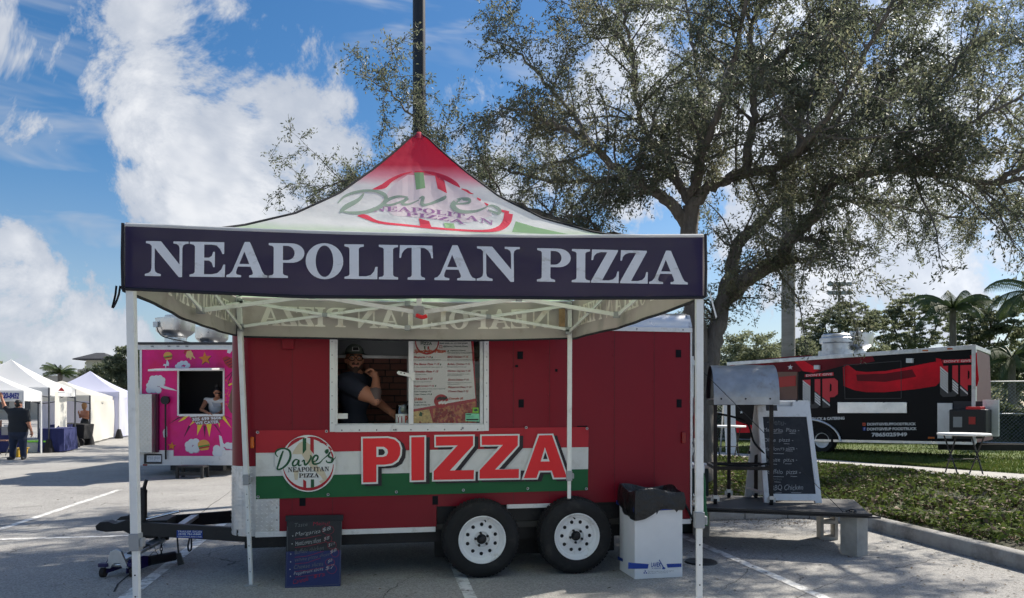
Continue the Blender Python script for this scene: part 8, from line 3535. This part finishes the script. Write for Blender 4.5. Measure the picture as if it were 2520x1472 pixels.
leaf_mesh('crown', LC, LD, LN_, LL, LWd, ['leaf_dark', 'leaf_mid', 'leaf_olive'], mi, oak)


# ---- background trees
def bg_tree(base, lobes, nl, label, size=.13, flat=1.0, trunk=.16, grp=None, light=.3, name='tree'):
    """lobes: (centre xyz, radii) in world metres"""
    th = thing(name, base, label, 'tree', grp)
    mb = MB()
    top_ = Vector((np.mean([l[0][0] for l in lobes]), np.mean([l[0][1] for l in lobes]), min(l[0][2] for l in lobes)))
    mid = Vector(base).lerp(top_, .6) + Vector((random.uniform(-.3, .3), 0, 0))
    mb.tube(smooth_pts([tuple(base), tuple(mid), tuple(top_)], 5), [trunk * (1 - .05 * i) for i in range(11)], 8)
    obj('trunk', mb, 'bark', th, smooth=60, world=True)
    mb = MB()
    C, Dv = [], []
    for c, r in lobes:
        c = np.array(c, float)
        mb.tube([tuple(mid), tuple(Vector(mid).lerp(Vector(c), .55) + UPV * .2), tuple(c)], [trunk * .55, trunk * .35, .03], 5, cap=False)
        r = (r[0] * 1.18, r[1] * 1.1, r[2] * 1.22)
        n = int(nl * 1.7 / len(lobes))
        # small tufts spread through the lobe
        nt_ = max(6, n // 38)
        tc_ = rnd_dirs(nt_) * (RNG.uniform(.25, 1, nt_) ** .45)[:, None] * np.array(r) + c
        idx_ = RNG.integers(0, nt_, n)
        C.append(tc_[idx_] + RNG.normal(0, 1, (n, 3)) * np.array([.15, .15, .095 * flat]) * min(r) * .9)
    C = np.concatenate(C)
    n = len(C)
    obj('boughs', mb, 'bark', th, world=True, fix=False)
    m_ = np.where(RNG.random(n) < light, 2, np.where(RNG.random(n) < .5, 1, 0))
    leaf_mesh('crown', C, rnd_dirs(n), rnd_dirs(n) + np.array([0, 0, .6]), RNG.uniform(.7, 1.4, n) * size, RNG.uniform(.4, .7, n) * size, ['bg_dark', 'bg_mid', 'bg_light'], m_, th)
    return th


def lob(x, y, Y, rx, rz, ry=None):
    p = PT(x, y, Y)
    k = Y / FPX
    return (tuple(p), (rx * k, (ry or rx) * k, rz * k))


G1 = 'trees beyond the fence on the right'
bg_tree((PT(1840, 1000, 34).x, 34, .3), [lob(1800, 890, 34, 60, 40), lob(1850, 860, 34, 60, 42), lob(1880, 910, 34, 60, 40), lob(1770, 930, 33, 50, 36)], 9000, 'bushy green tree just right of the oak trunk behind the oven', .12, grp=G1, light=.4)
bg_tree((PT(2060, 1000, 40).x, 40, .3), [lob(2030, 800, 40, 55, 26), lob(2095, 775, 40, 60, 26), lob(2140, 810, 40, 50, 24), lob(2060, 850, 40, 60, 30), lob(2000, 850, 39, 40, 30)], 9000, 'layered pine tree rising behind the black trailer fans', .13, .6, grp=G1, light=.2)
bg_tree((PT(1985, 1000, 37).x, 37, .3), [lob(1960, 870, 37, 45, 35), lob(2000, 900, 37, 50, 35), lob(2130, 880, 38, 60, 30)], 6000, 'dark low tree between the palm trunk and the roof fans', .13, grp=G1, light=.15)
bg_tree((PT(2250, 1000, 42).x, 42, .3), [lob(2190, 790, 42, 50, 24), lob(2250, 755, 42, 60, 26), lob(2320, 770, 42, 55, 24), lob(2270, 820, 42, 70, 26), lob(2210, 850, 41, 55, 28)], 9500, 'broad feathery pine tree over the middle of the black trailer', .13, .6, grp=G1, light=.15)
bg_tree((PT(2420, 1000, 38).x, 38, .3), [lob(2400, 800, 38, 50, 30), lob(2460, 830, 38, 55, 30), lob(2440, 760, 38, 60, 26), lob(2500, 790, 37, 50, 30), lob(2380, 860, 38, 50, 30)], 9500, 'dark tree over the nose of the black trailer', .13, .7, grp=G1, light=.15)
bg_tree((PT(2470, 1000, 33).x, 33, .3), [lob(2450, 905, 33, 45, 36), lob(2500, 925, 33, 45, 32), lob(2550, 880, 33, 50, 40)], 6000, 'lighter leafy tree at the right frame edge above the hedge', .12, grp=G1, light=.5)
bg_tree((PT(2640, 1000, 30).x, 30, .3), [lob(2600, 700, 30, 70, 40), lob(2660, 800, 30, 80, 60)], 5000, 'tall tree half outside the right frame edge', .12, grp=G1, light=.2)
G2 = 'trees beyond the market tents'
bg_tree((PT(300, 1000, 58).x, 58, 0), [lob(285, 900, 58, 26, 22), lob(315, 880, 58, 26, 24), lob(330, 925, 58, 28, 26), lob(290, 940, 58, 30, 20), lob(350, 880, 58, 24, 26)], 8000, 'rounded dark tree between the tower and the pink trailer', .17, grp=G2, light=.25)
bg_tree((PT(245, 1000, 62).x, 62, 0), [lob(225, 930, 62, 28, 18), lob(260, 915, 62, 30, 18), lob(250, 945, 62, 30, 18)], 5000, 'low dark trees in front of the lookout tower', .17, grp=G2, light=.2)
bg_tree((PT(440, 1000, 60).x, 60, 0), [lob(400, 890, 60, 40, 30), lob(450, 900, 60, 40, 34), lob(520, 890, 60, 40, 34), lob(570, 900, 60, 40, 34)], 4000, 'far trees hidden behind the pink trailer', .17, grp=G2, light=.2)

bg_tree((PT(640, 1000, 25).x, 25, 0), [lob(560, 690, 25, 90, 60), lob(660, 690, 25, 110, 70), lob(780, 690, 26, 110, 70), lob(900, 700, 26, 100, 60), lob(700, 740, 30, 110, 50), lob(600, 730, 31, 100, 50)], 9000, 'leafy tree behind the canopy tent and over the pink trailer', .12, trunk=.15, grp=G2, light=.2)


def frond(mb, c, d, L_f, droop, nle=30, wl=.30, fold=.95):
    d = Vector(d).normalized()
    pts = []
    p = Vector(c)
    v = d.copy()
    for k in range(9):
        pts.append(p.copy())
        v = (v + UPV * -droop * (k + 1) / 9).normalized()
        p = p + v * L_f / 8
    mb.tube(pts, [.03 * (1 - .1 * k) for k in range(9)], 4, cap=False)
    for k in range(nle):
        t = (k + 1.5) / (nle + 1.5) * 7.99
        i = int(t)
        b = pts[i].lerp(pts[min(8, i + 1)], t - i)
        tan = (pts[min(8, i + 1)] - pts[i]).normalized()
        sd = tan.cross(UPV).normalized()
        ll = wl * L_f * (math.sin(PI * (.12 + .80 * k / nle)) * .9 + .15)
        for s_ in (-1, 1):
            e = b + (sd * s_ * .8 + tan * .5 - UPV * fold).normalized() * ll
            w_ = tan * .03 * L_f / 2
            mb.add([b - w_, b + w_, e], [(0, 1, 2)])


def palm(base, h_, label, nf=16, L_f=2.0, r=.2, mat='palm_trunk', grp=None, droop=.42, up_=.55):
    th = thing('palm_tree', base, label, 'tree', grp)
    b = Vector(base)
    mb = MB()
    mb.tube([b + Vector((0, 0, h_ * k / 10)) for k in range(11)], [r * (1.08 - .15 * k / 10 + .02 * math.sin(k * 2)) for k in range(11)], 16)
    tr_ = obj('trunk', mb, mat, th, smooth=60, world=True)
    for k in range(nf):
        mb = MB()
        a = 2 * PI * k / nf + random.uniform(-.2, .2)
        e = random.uniform(-.1, 1.1) * up_ * 2
        frond(mb, b + Vector((0, 0, h_)), (math.cos(a), math.sin(a), e), L_f * random.uniform(.85, 1.1), droop)
        obj('frond', mb, 'palm_green', th, world=True, fix=False)
    return th


p = PT(1940, 875, 24)
palm((p.x, p.y, .3), 11.5, 'tall smooth grey royal palm trunk behind the black trailer', 10, 2.4, .20)
p = PT(2345, 760, 33)
palm((p.x, p.y, .3), p.z - .3, 'shaggy palm standing among the pines over the black trailer', 18, 1.9, .14, 'bark')
p = PT(2490, 880, 30)
palm((p.x, p.y, .3), p.z - .3, 'leafy palm above the hedge near the right frame edge', 16, 1.7, .14, 'bark')
p = PT(2560, 720, 24)
palm((p.x, p.y, .3), p.z - .3, 'palm with grey trunk cut by the right frame edge', 16, 1.7, .16)
p = PT(148, 918, 64)
palm((p.x, p.y, 0), p.z, 'round-headed sabal palm behind the market tents', 26, 1.5, .2, 'bark', None, .2, .55)

n = 30000
u = RNG.uniform(-1, 1, n)
C = np.stack([u * 95 + 5, 96 + RNG.uniform(-4, 4, n), RNG.random(n) ** .7 * (5.2 + 1.3 * np.sin(u * 31) + .8 * np.sin(u * 83) + .5 * np.sin(u * 190))], 1)
o = leaf_mesh('far_treeline', C, rnd_dirs(n), rnd_dirs(n) + np.array([0, -.5, .5]), RNG.uniform(.5, 1.0, n), RNG.uniform(.3, .6, n), ['bg_dark', 'bg_mid', 'bg_light'], RNG.integers(0, 3, n), None)
tag(o, 'distant belt of trees along the horizon', 'trees', None, 'stuff')

# ================================================================== poles
lp = thing('lamp_post', PT(1032, 1110, 13.6).xy.to_3d(), 'tall dark lamp post rising behind the canopy peak', 'lamp post')
p = PT(1032, 500, 13.6)
mb = MB()
mb.tube([(p.x, p.y, .75), (p.x, p.y, 4.5), (p.x - .01, p.y, 12.0)], [.125, .12, .105], 20)
M('post_dark', (.018, .02, .026), .4, .2)
obj('pole', mb, 'post_dark', lp, smooth=40, world=True)
mb = MB()
mb.lathe([(.0001, .78), (.27, .78), (.28, .76), (.28, 0)], 20, (p.x, p.y, 0))
obj('footing', mb, 'concrete', lp, smooth=40, world=True)
mb = MB()
mb.box(p.x - .8, p.x + .8, p.y - .06, p.y + .06, 11.9, 12.0)
mb.box(p.x - 1.0, p.x - .5, p.y - .18, p.y + .18, 11.98, 12.1)
mb.box(p.x + .5, p.x + 1.0, p.y - .18, p.y + .18, 11.98, 12.1)
obj('lamp_heads', mb, 'post_dark', lp, world=True)
fp_ = PT(2065, 700, 62)
fl_ = thing('floodlight_mast', (fp_.x, 62, 0), 'slim sports floodlight mast far behind the pines', 'mast')
mb = MB()
mb.tube([(fp_.x, 62, 0), (fp_.x, 62, fp_.z)], [.16, .10], 10)
obj('mast', mb, 'palm_trunk', fl_, world=True)
for dz in (0, -.7):
    for dx in (-.75, -.25, .25, .75):
        mb = MB()
        mb.box(fp_.x + dx - .18, fp_.x + dx + .18, 61.75, 62.0, fp_.z + dz - .15, fp_.z + dz + .15)
        obj('floodlight', mb, 'grey_plastic', fl_, world=True)
mb = MB()
mb.box(fp_.x - 1.0, fp_.x + 1.0, 61.95, 62.05, fp_.z - .05, fp_.z + .05)
mb.box(fp_.x - 1.0, fp_.x + 1.0, 61.95, 62.05, fp_.z - .75, fp_.z - .65)
obj('crossarm', mb, 'grey_plastic', fl_, world=True)

# ================================================================== chain-link fence and hedge on the right
FA, FB_ = Vector((3.0, 27.5, .3)), Vector((19.0, 22.6, .3))
fe = thing('chain_link_fence', FA, 'galvanised chain-link fence with round rails behind the black trailer', 'fence')
FH = 1.95
fd = (FB_ - FA).normalized()
FLn = (FB_ - FA).length
M('galv', (.42, .43, .44), .45, .8)
for k in range(7):
    b = FA + fd * (FLn * k / 6)
    mb = MB()
    mb.tube([b, b + UPV * (FH + .05)], .035, 8)
    obj('post', mb, 'galv', fe, smooth=40, world=True)
for z in (FH, .95, .06):
    mb = MB()
    mb.tube([FA + UPV * z, FB_ + UPV * z], .022, 8)
    obj('rail', mb, 'galv', fe, smooth=40, world=True)
mb = MB()
s0 = -FH
while s0 < FLn:
    for dr in (1, -1):
        a0, a1 = (s0, s0 + FH) if dr > 0 else (s0 + FH, s0)
        t0, t1 = 0.0, 1.0
        def cl(a):
            return min(max(a, 0), FLn)
        za = (cl(a0) - a0) / (a1 - a0)
        zb = (cl(a1) - a0) / (a1 - a0)
        q0, q1 = FA + fd * cl(a0) + UPV * FH * za, FA + fd * cl(a1) + UPV * FH * zb
        if (q1 - q0).length > .05:
            mb.tube([q0, q1], .0045, 3, cap=False)
    s0 += .11
o = obj('wire_mesh', mb, 'galv', fe, world=True, fix=False)
o['kind'] = 'stuff'
hg = thing('hedge', FA + Vector((0, .8, 0)), 'clipped green hedge running behind the chain-link fence', 'hedge')
n = 26000
u = RNG.random(n)
v = RNG.random(n) ** .6
base_ = np.array(FA)[None] + np.outer(u * FLn, np.array(fd))
C = base_ + np.stack([np.zeros(n), RNG.uniform(.15, .75, n) + .15 * np.sin(u * 60), v * (1.28 + .12 * np.sin(u * 37) + .08 * np.sin(u * 91))], 1)
leaf_mesh('foliage', C, rnd_dirs(n), rnd_dirs(n) + np.array([0, -.6, .4]), RNG.uniform(.09, .17, n), RNG.uniform(.05, .09, n), ['bg_dark', 'bg_mid', 'ivy_mid'], RNG.integers(0, 3, n), hg)
mb = MB()
sd = Vector((-fd.y, fd.x, 0))
mb.hexa([FA + sd * .35, FB_ + sd * .35, FB_ + sd * .6, FA + sd * .6, FA + sd * .35 + UPV * 1.1, FB_ + sd * .35 + UPV * 1.1, FB_ + sd * .6 + UPV * 1.1, FA + sd * .6 + UPV * 1.1])
obj('hedge_core', mb, 'bg_dark', hg, world=True)

# ================================================================== ground cover, litter, grass
bedb = BVHTree.FromPolygons([Vector(q) for q in bed.v], bed.f)
n = 85000
a = RNG.uniform(.02, .62, n * 2)
b = RNG.uniform(.02, .97, n * 2)
cl_ = np.sin(a * 70 + 3 * np.sin(b * 11)) + np.sin(b * 23 + 2 * np.sin(a * 50)) + np.sin(a * 160 + b * 31)
keep = RNG.random(n * 2) < np.clip(.34 + .30 * cl_, .05, 1)
a, b = a[keep][:n], b[keep][:n]
C = np.array([tuple(bed_pt(x, y)) for x, y in zip(a, b)])
n = len(C)
C[:, 2] += RNG.uniform(.0, .11, n)
Dv = rnd_dirs(n)
Dv[:, 2] = np.abs(Dv[:, 2]) * .6
mi = np.where(RNG.random(n) < .42, 1, np.where(RNG.random(n) < .45, 0, np.where(RNG.random(n) < .75, 2, 3)))
o = leaf_mesh('ground_cover', C, Dv, rnd_dirs(n) + np.array([0, 0, .9]), RNG.uniform(.045, .11, n), RNG.uniform(.022, .05, n), ['ivy_light', 'ivy_mid', 'litter', 'litter_pale'], mi, None)
tag(o, 'low creeping ground cover and dead leaves over the planting bed', 'ground cover', None, 'stuff')
n = 9000
a = RNG.uniform(.05, .6, n)
b = RNG.uniform(.03, .97, n)
C = np.array([tuple(bed_pt(x, y)) for x, y in zip(a, b)])
C[:, 2] += .05
o = leaf_mesh('bed_grass', C, rnd_dirs(n) * .55 + np.array([0, 0, 1.0]), rnd_dirs(n), RNG.uniform(.10, .24, n), RNG.uniform(.006, .012, n), ['grass_a', 'grass_b', 'litter'], RNG.integers(0, 3, n), None)
tag(o, 'thin grass blades and dry stems poking out of the planting bed', 'grass', None, 'stuff')
n = 60000
aa = RNG.random(n) * .75
bb = RNG.random(n) ** 1.2 * .42
C = np.array([tuple(lawn_pt(x, y)) for x, y in zip(aa, bb)])
keep = (C[:, 1] < 34) & (C[:, 1] > 9)
C = C[keep]
n = len(C)
Dv = rnd_dirs(n) * .5 + np.array([0, 0, 1.0])
C[:, 2] += .02
o = leaf_mesh('lawn_grass', C, Dv, rnd_dirs(n), RNG.uniform(.05, .10, n), RNG.uniform(.012, .022, n), ['grass_a', 'grass_b'], (RNG.random(n) < .4).astype(int), None)
tag(o, 'short green grass blades on the sunny lawn', 'grass', None, 'stuff')
# fallen leaves and grit on the asphalt
n = 1500
t = RNG.random(n)
kp_ = np.array([tuple(seg_at(Bs, .05 + .55 * x)) for x in t])
off_ = np.abs(RNG.normal(0, .9, n)) + .05
C = np.stack([kp_[:, 0] - off_ * .95, kp_[:, 1] - off_ * .35, np.full(n, .006)], 1)
C2 = np.stack([RNG.uniform(-9, 4, 500), RNG.uniform(4.2, 14, 500), np.full(500, .006)], 1)
C = np.concatenate([C, C2])
n = len(C)
Dv = rnd_dirs(n)
Dv[:, 2] *= .1
o = leaf_mesh('fallen_leaves', C, Dv, np.tile([0, 0, 1.0], (n, 1)) + RNG.normal(0, .2, (n, 3)), RNG.uniform(.02, .05, n), RNG.uniform(.008, .018, n), ['litter', 'soil', 'litter_pale'], RNG.choice([0, 0, 1, 1, 2], n), None)
tag(o, 'small dry fallen leaves scattered on the asphalt', 'leaves', None, 'stuff')
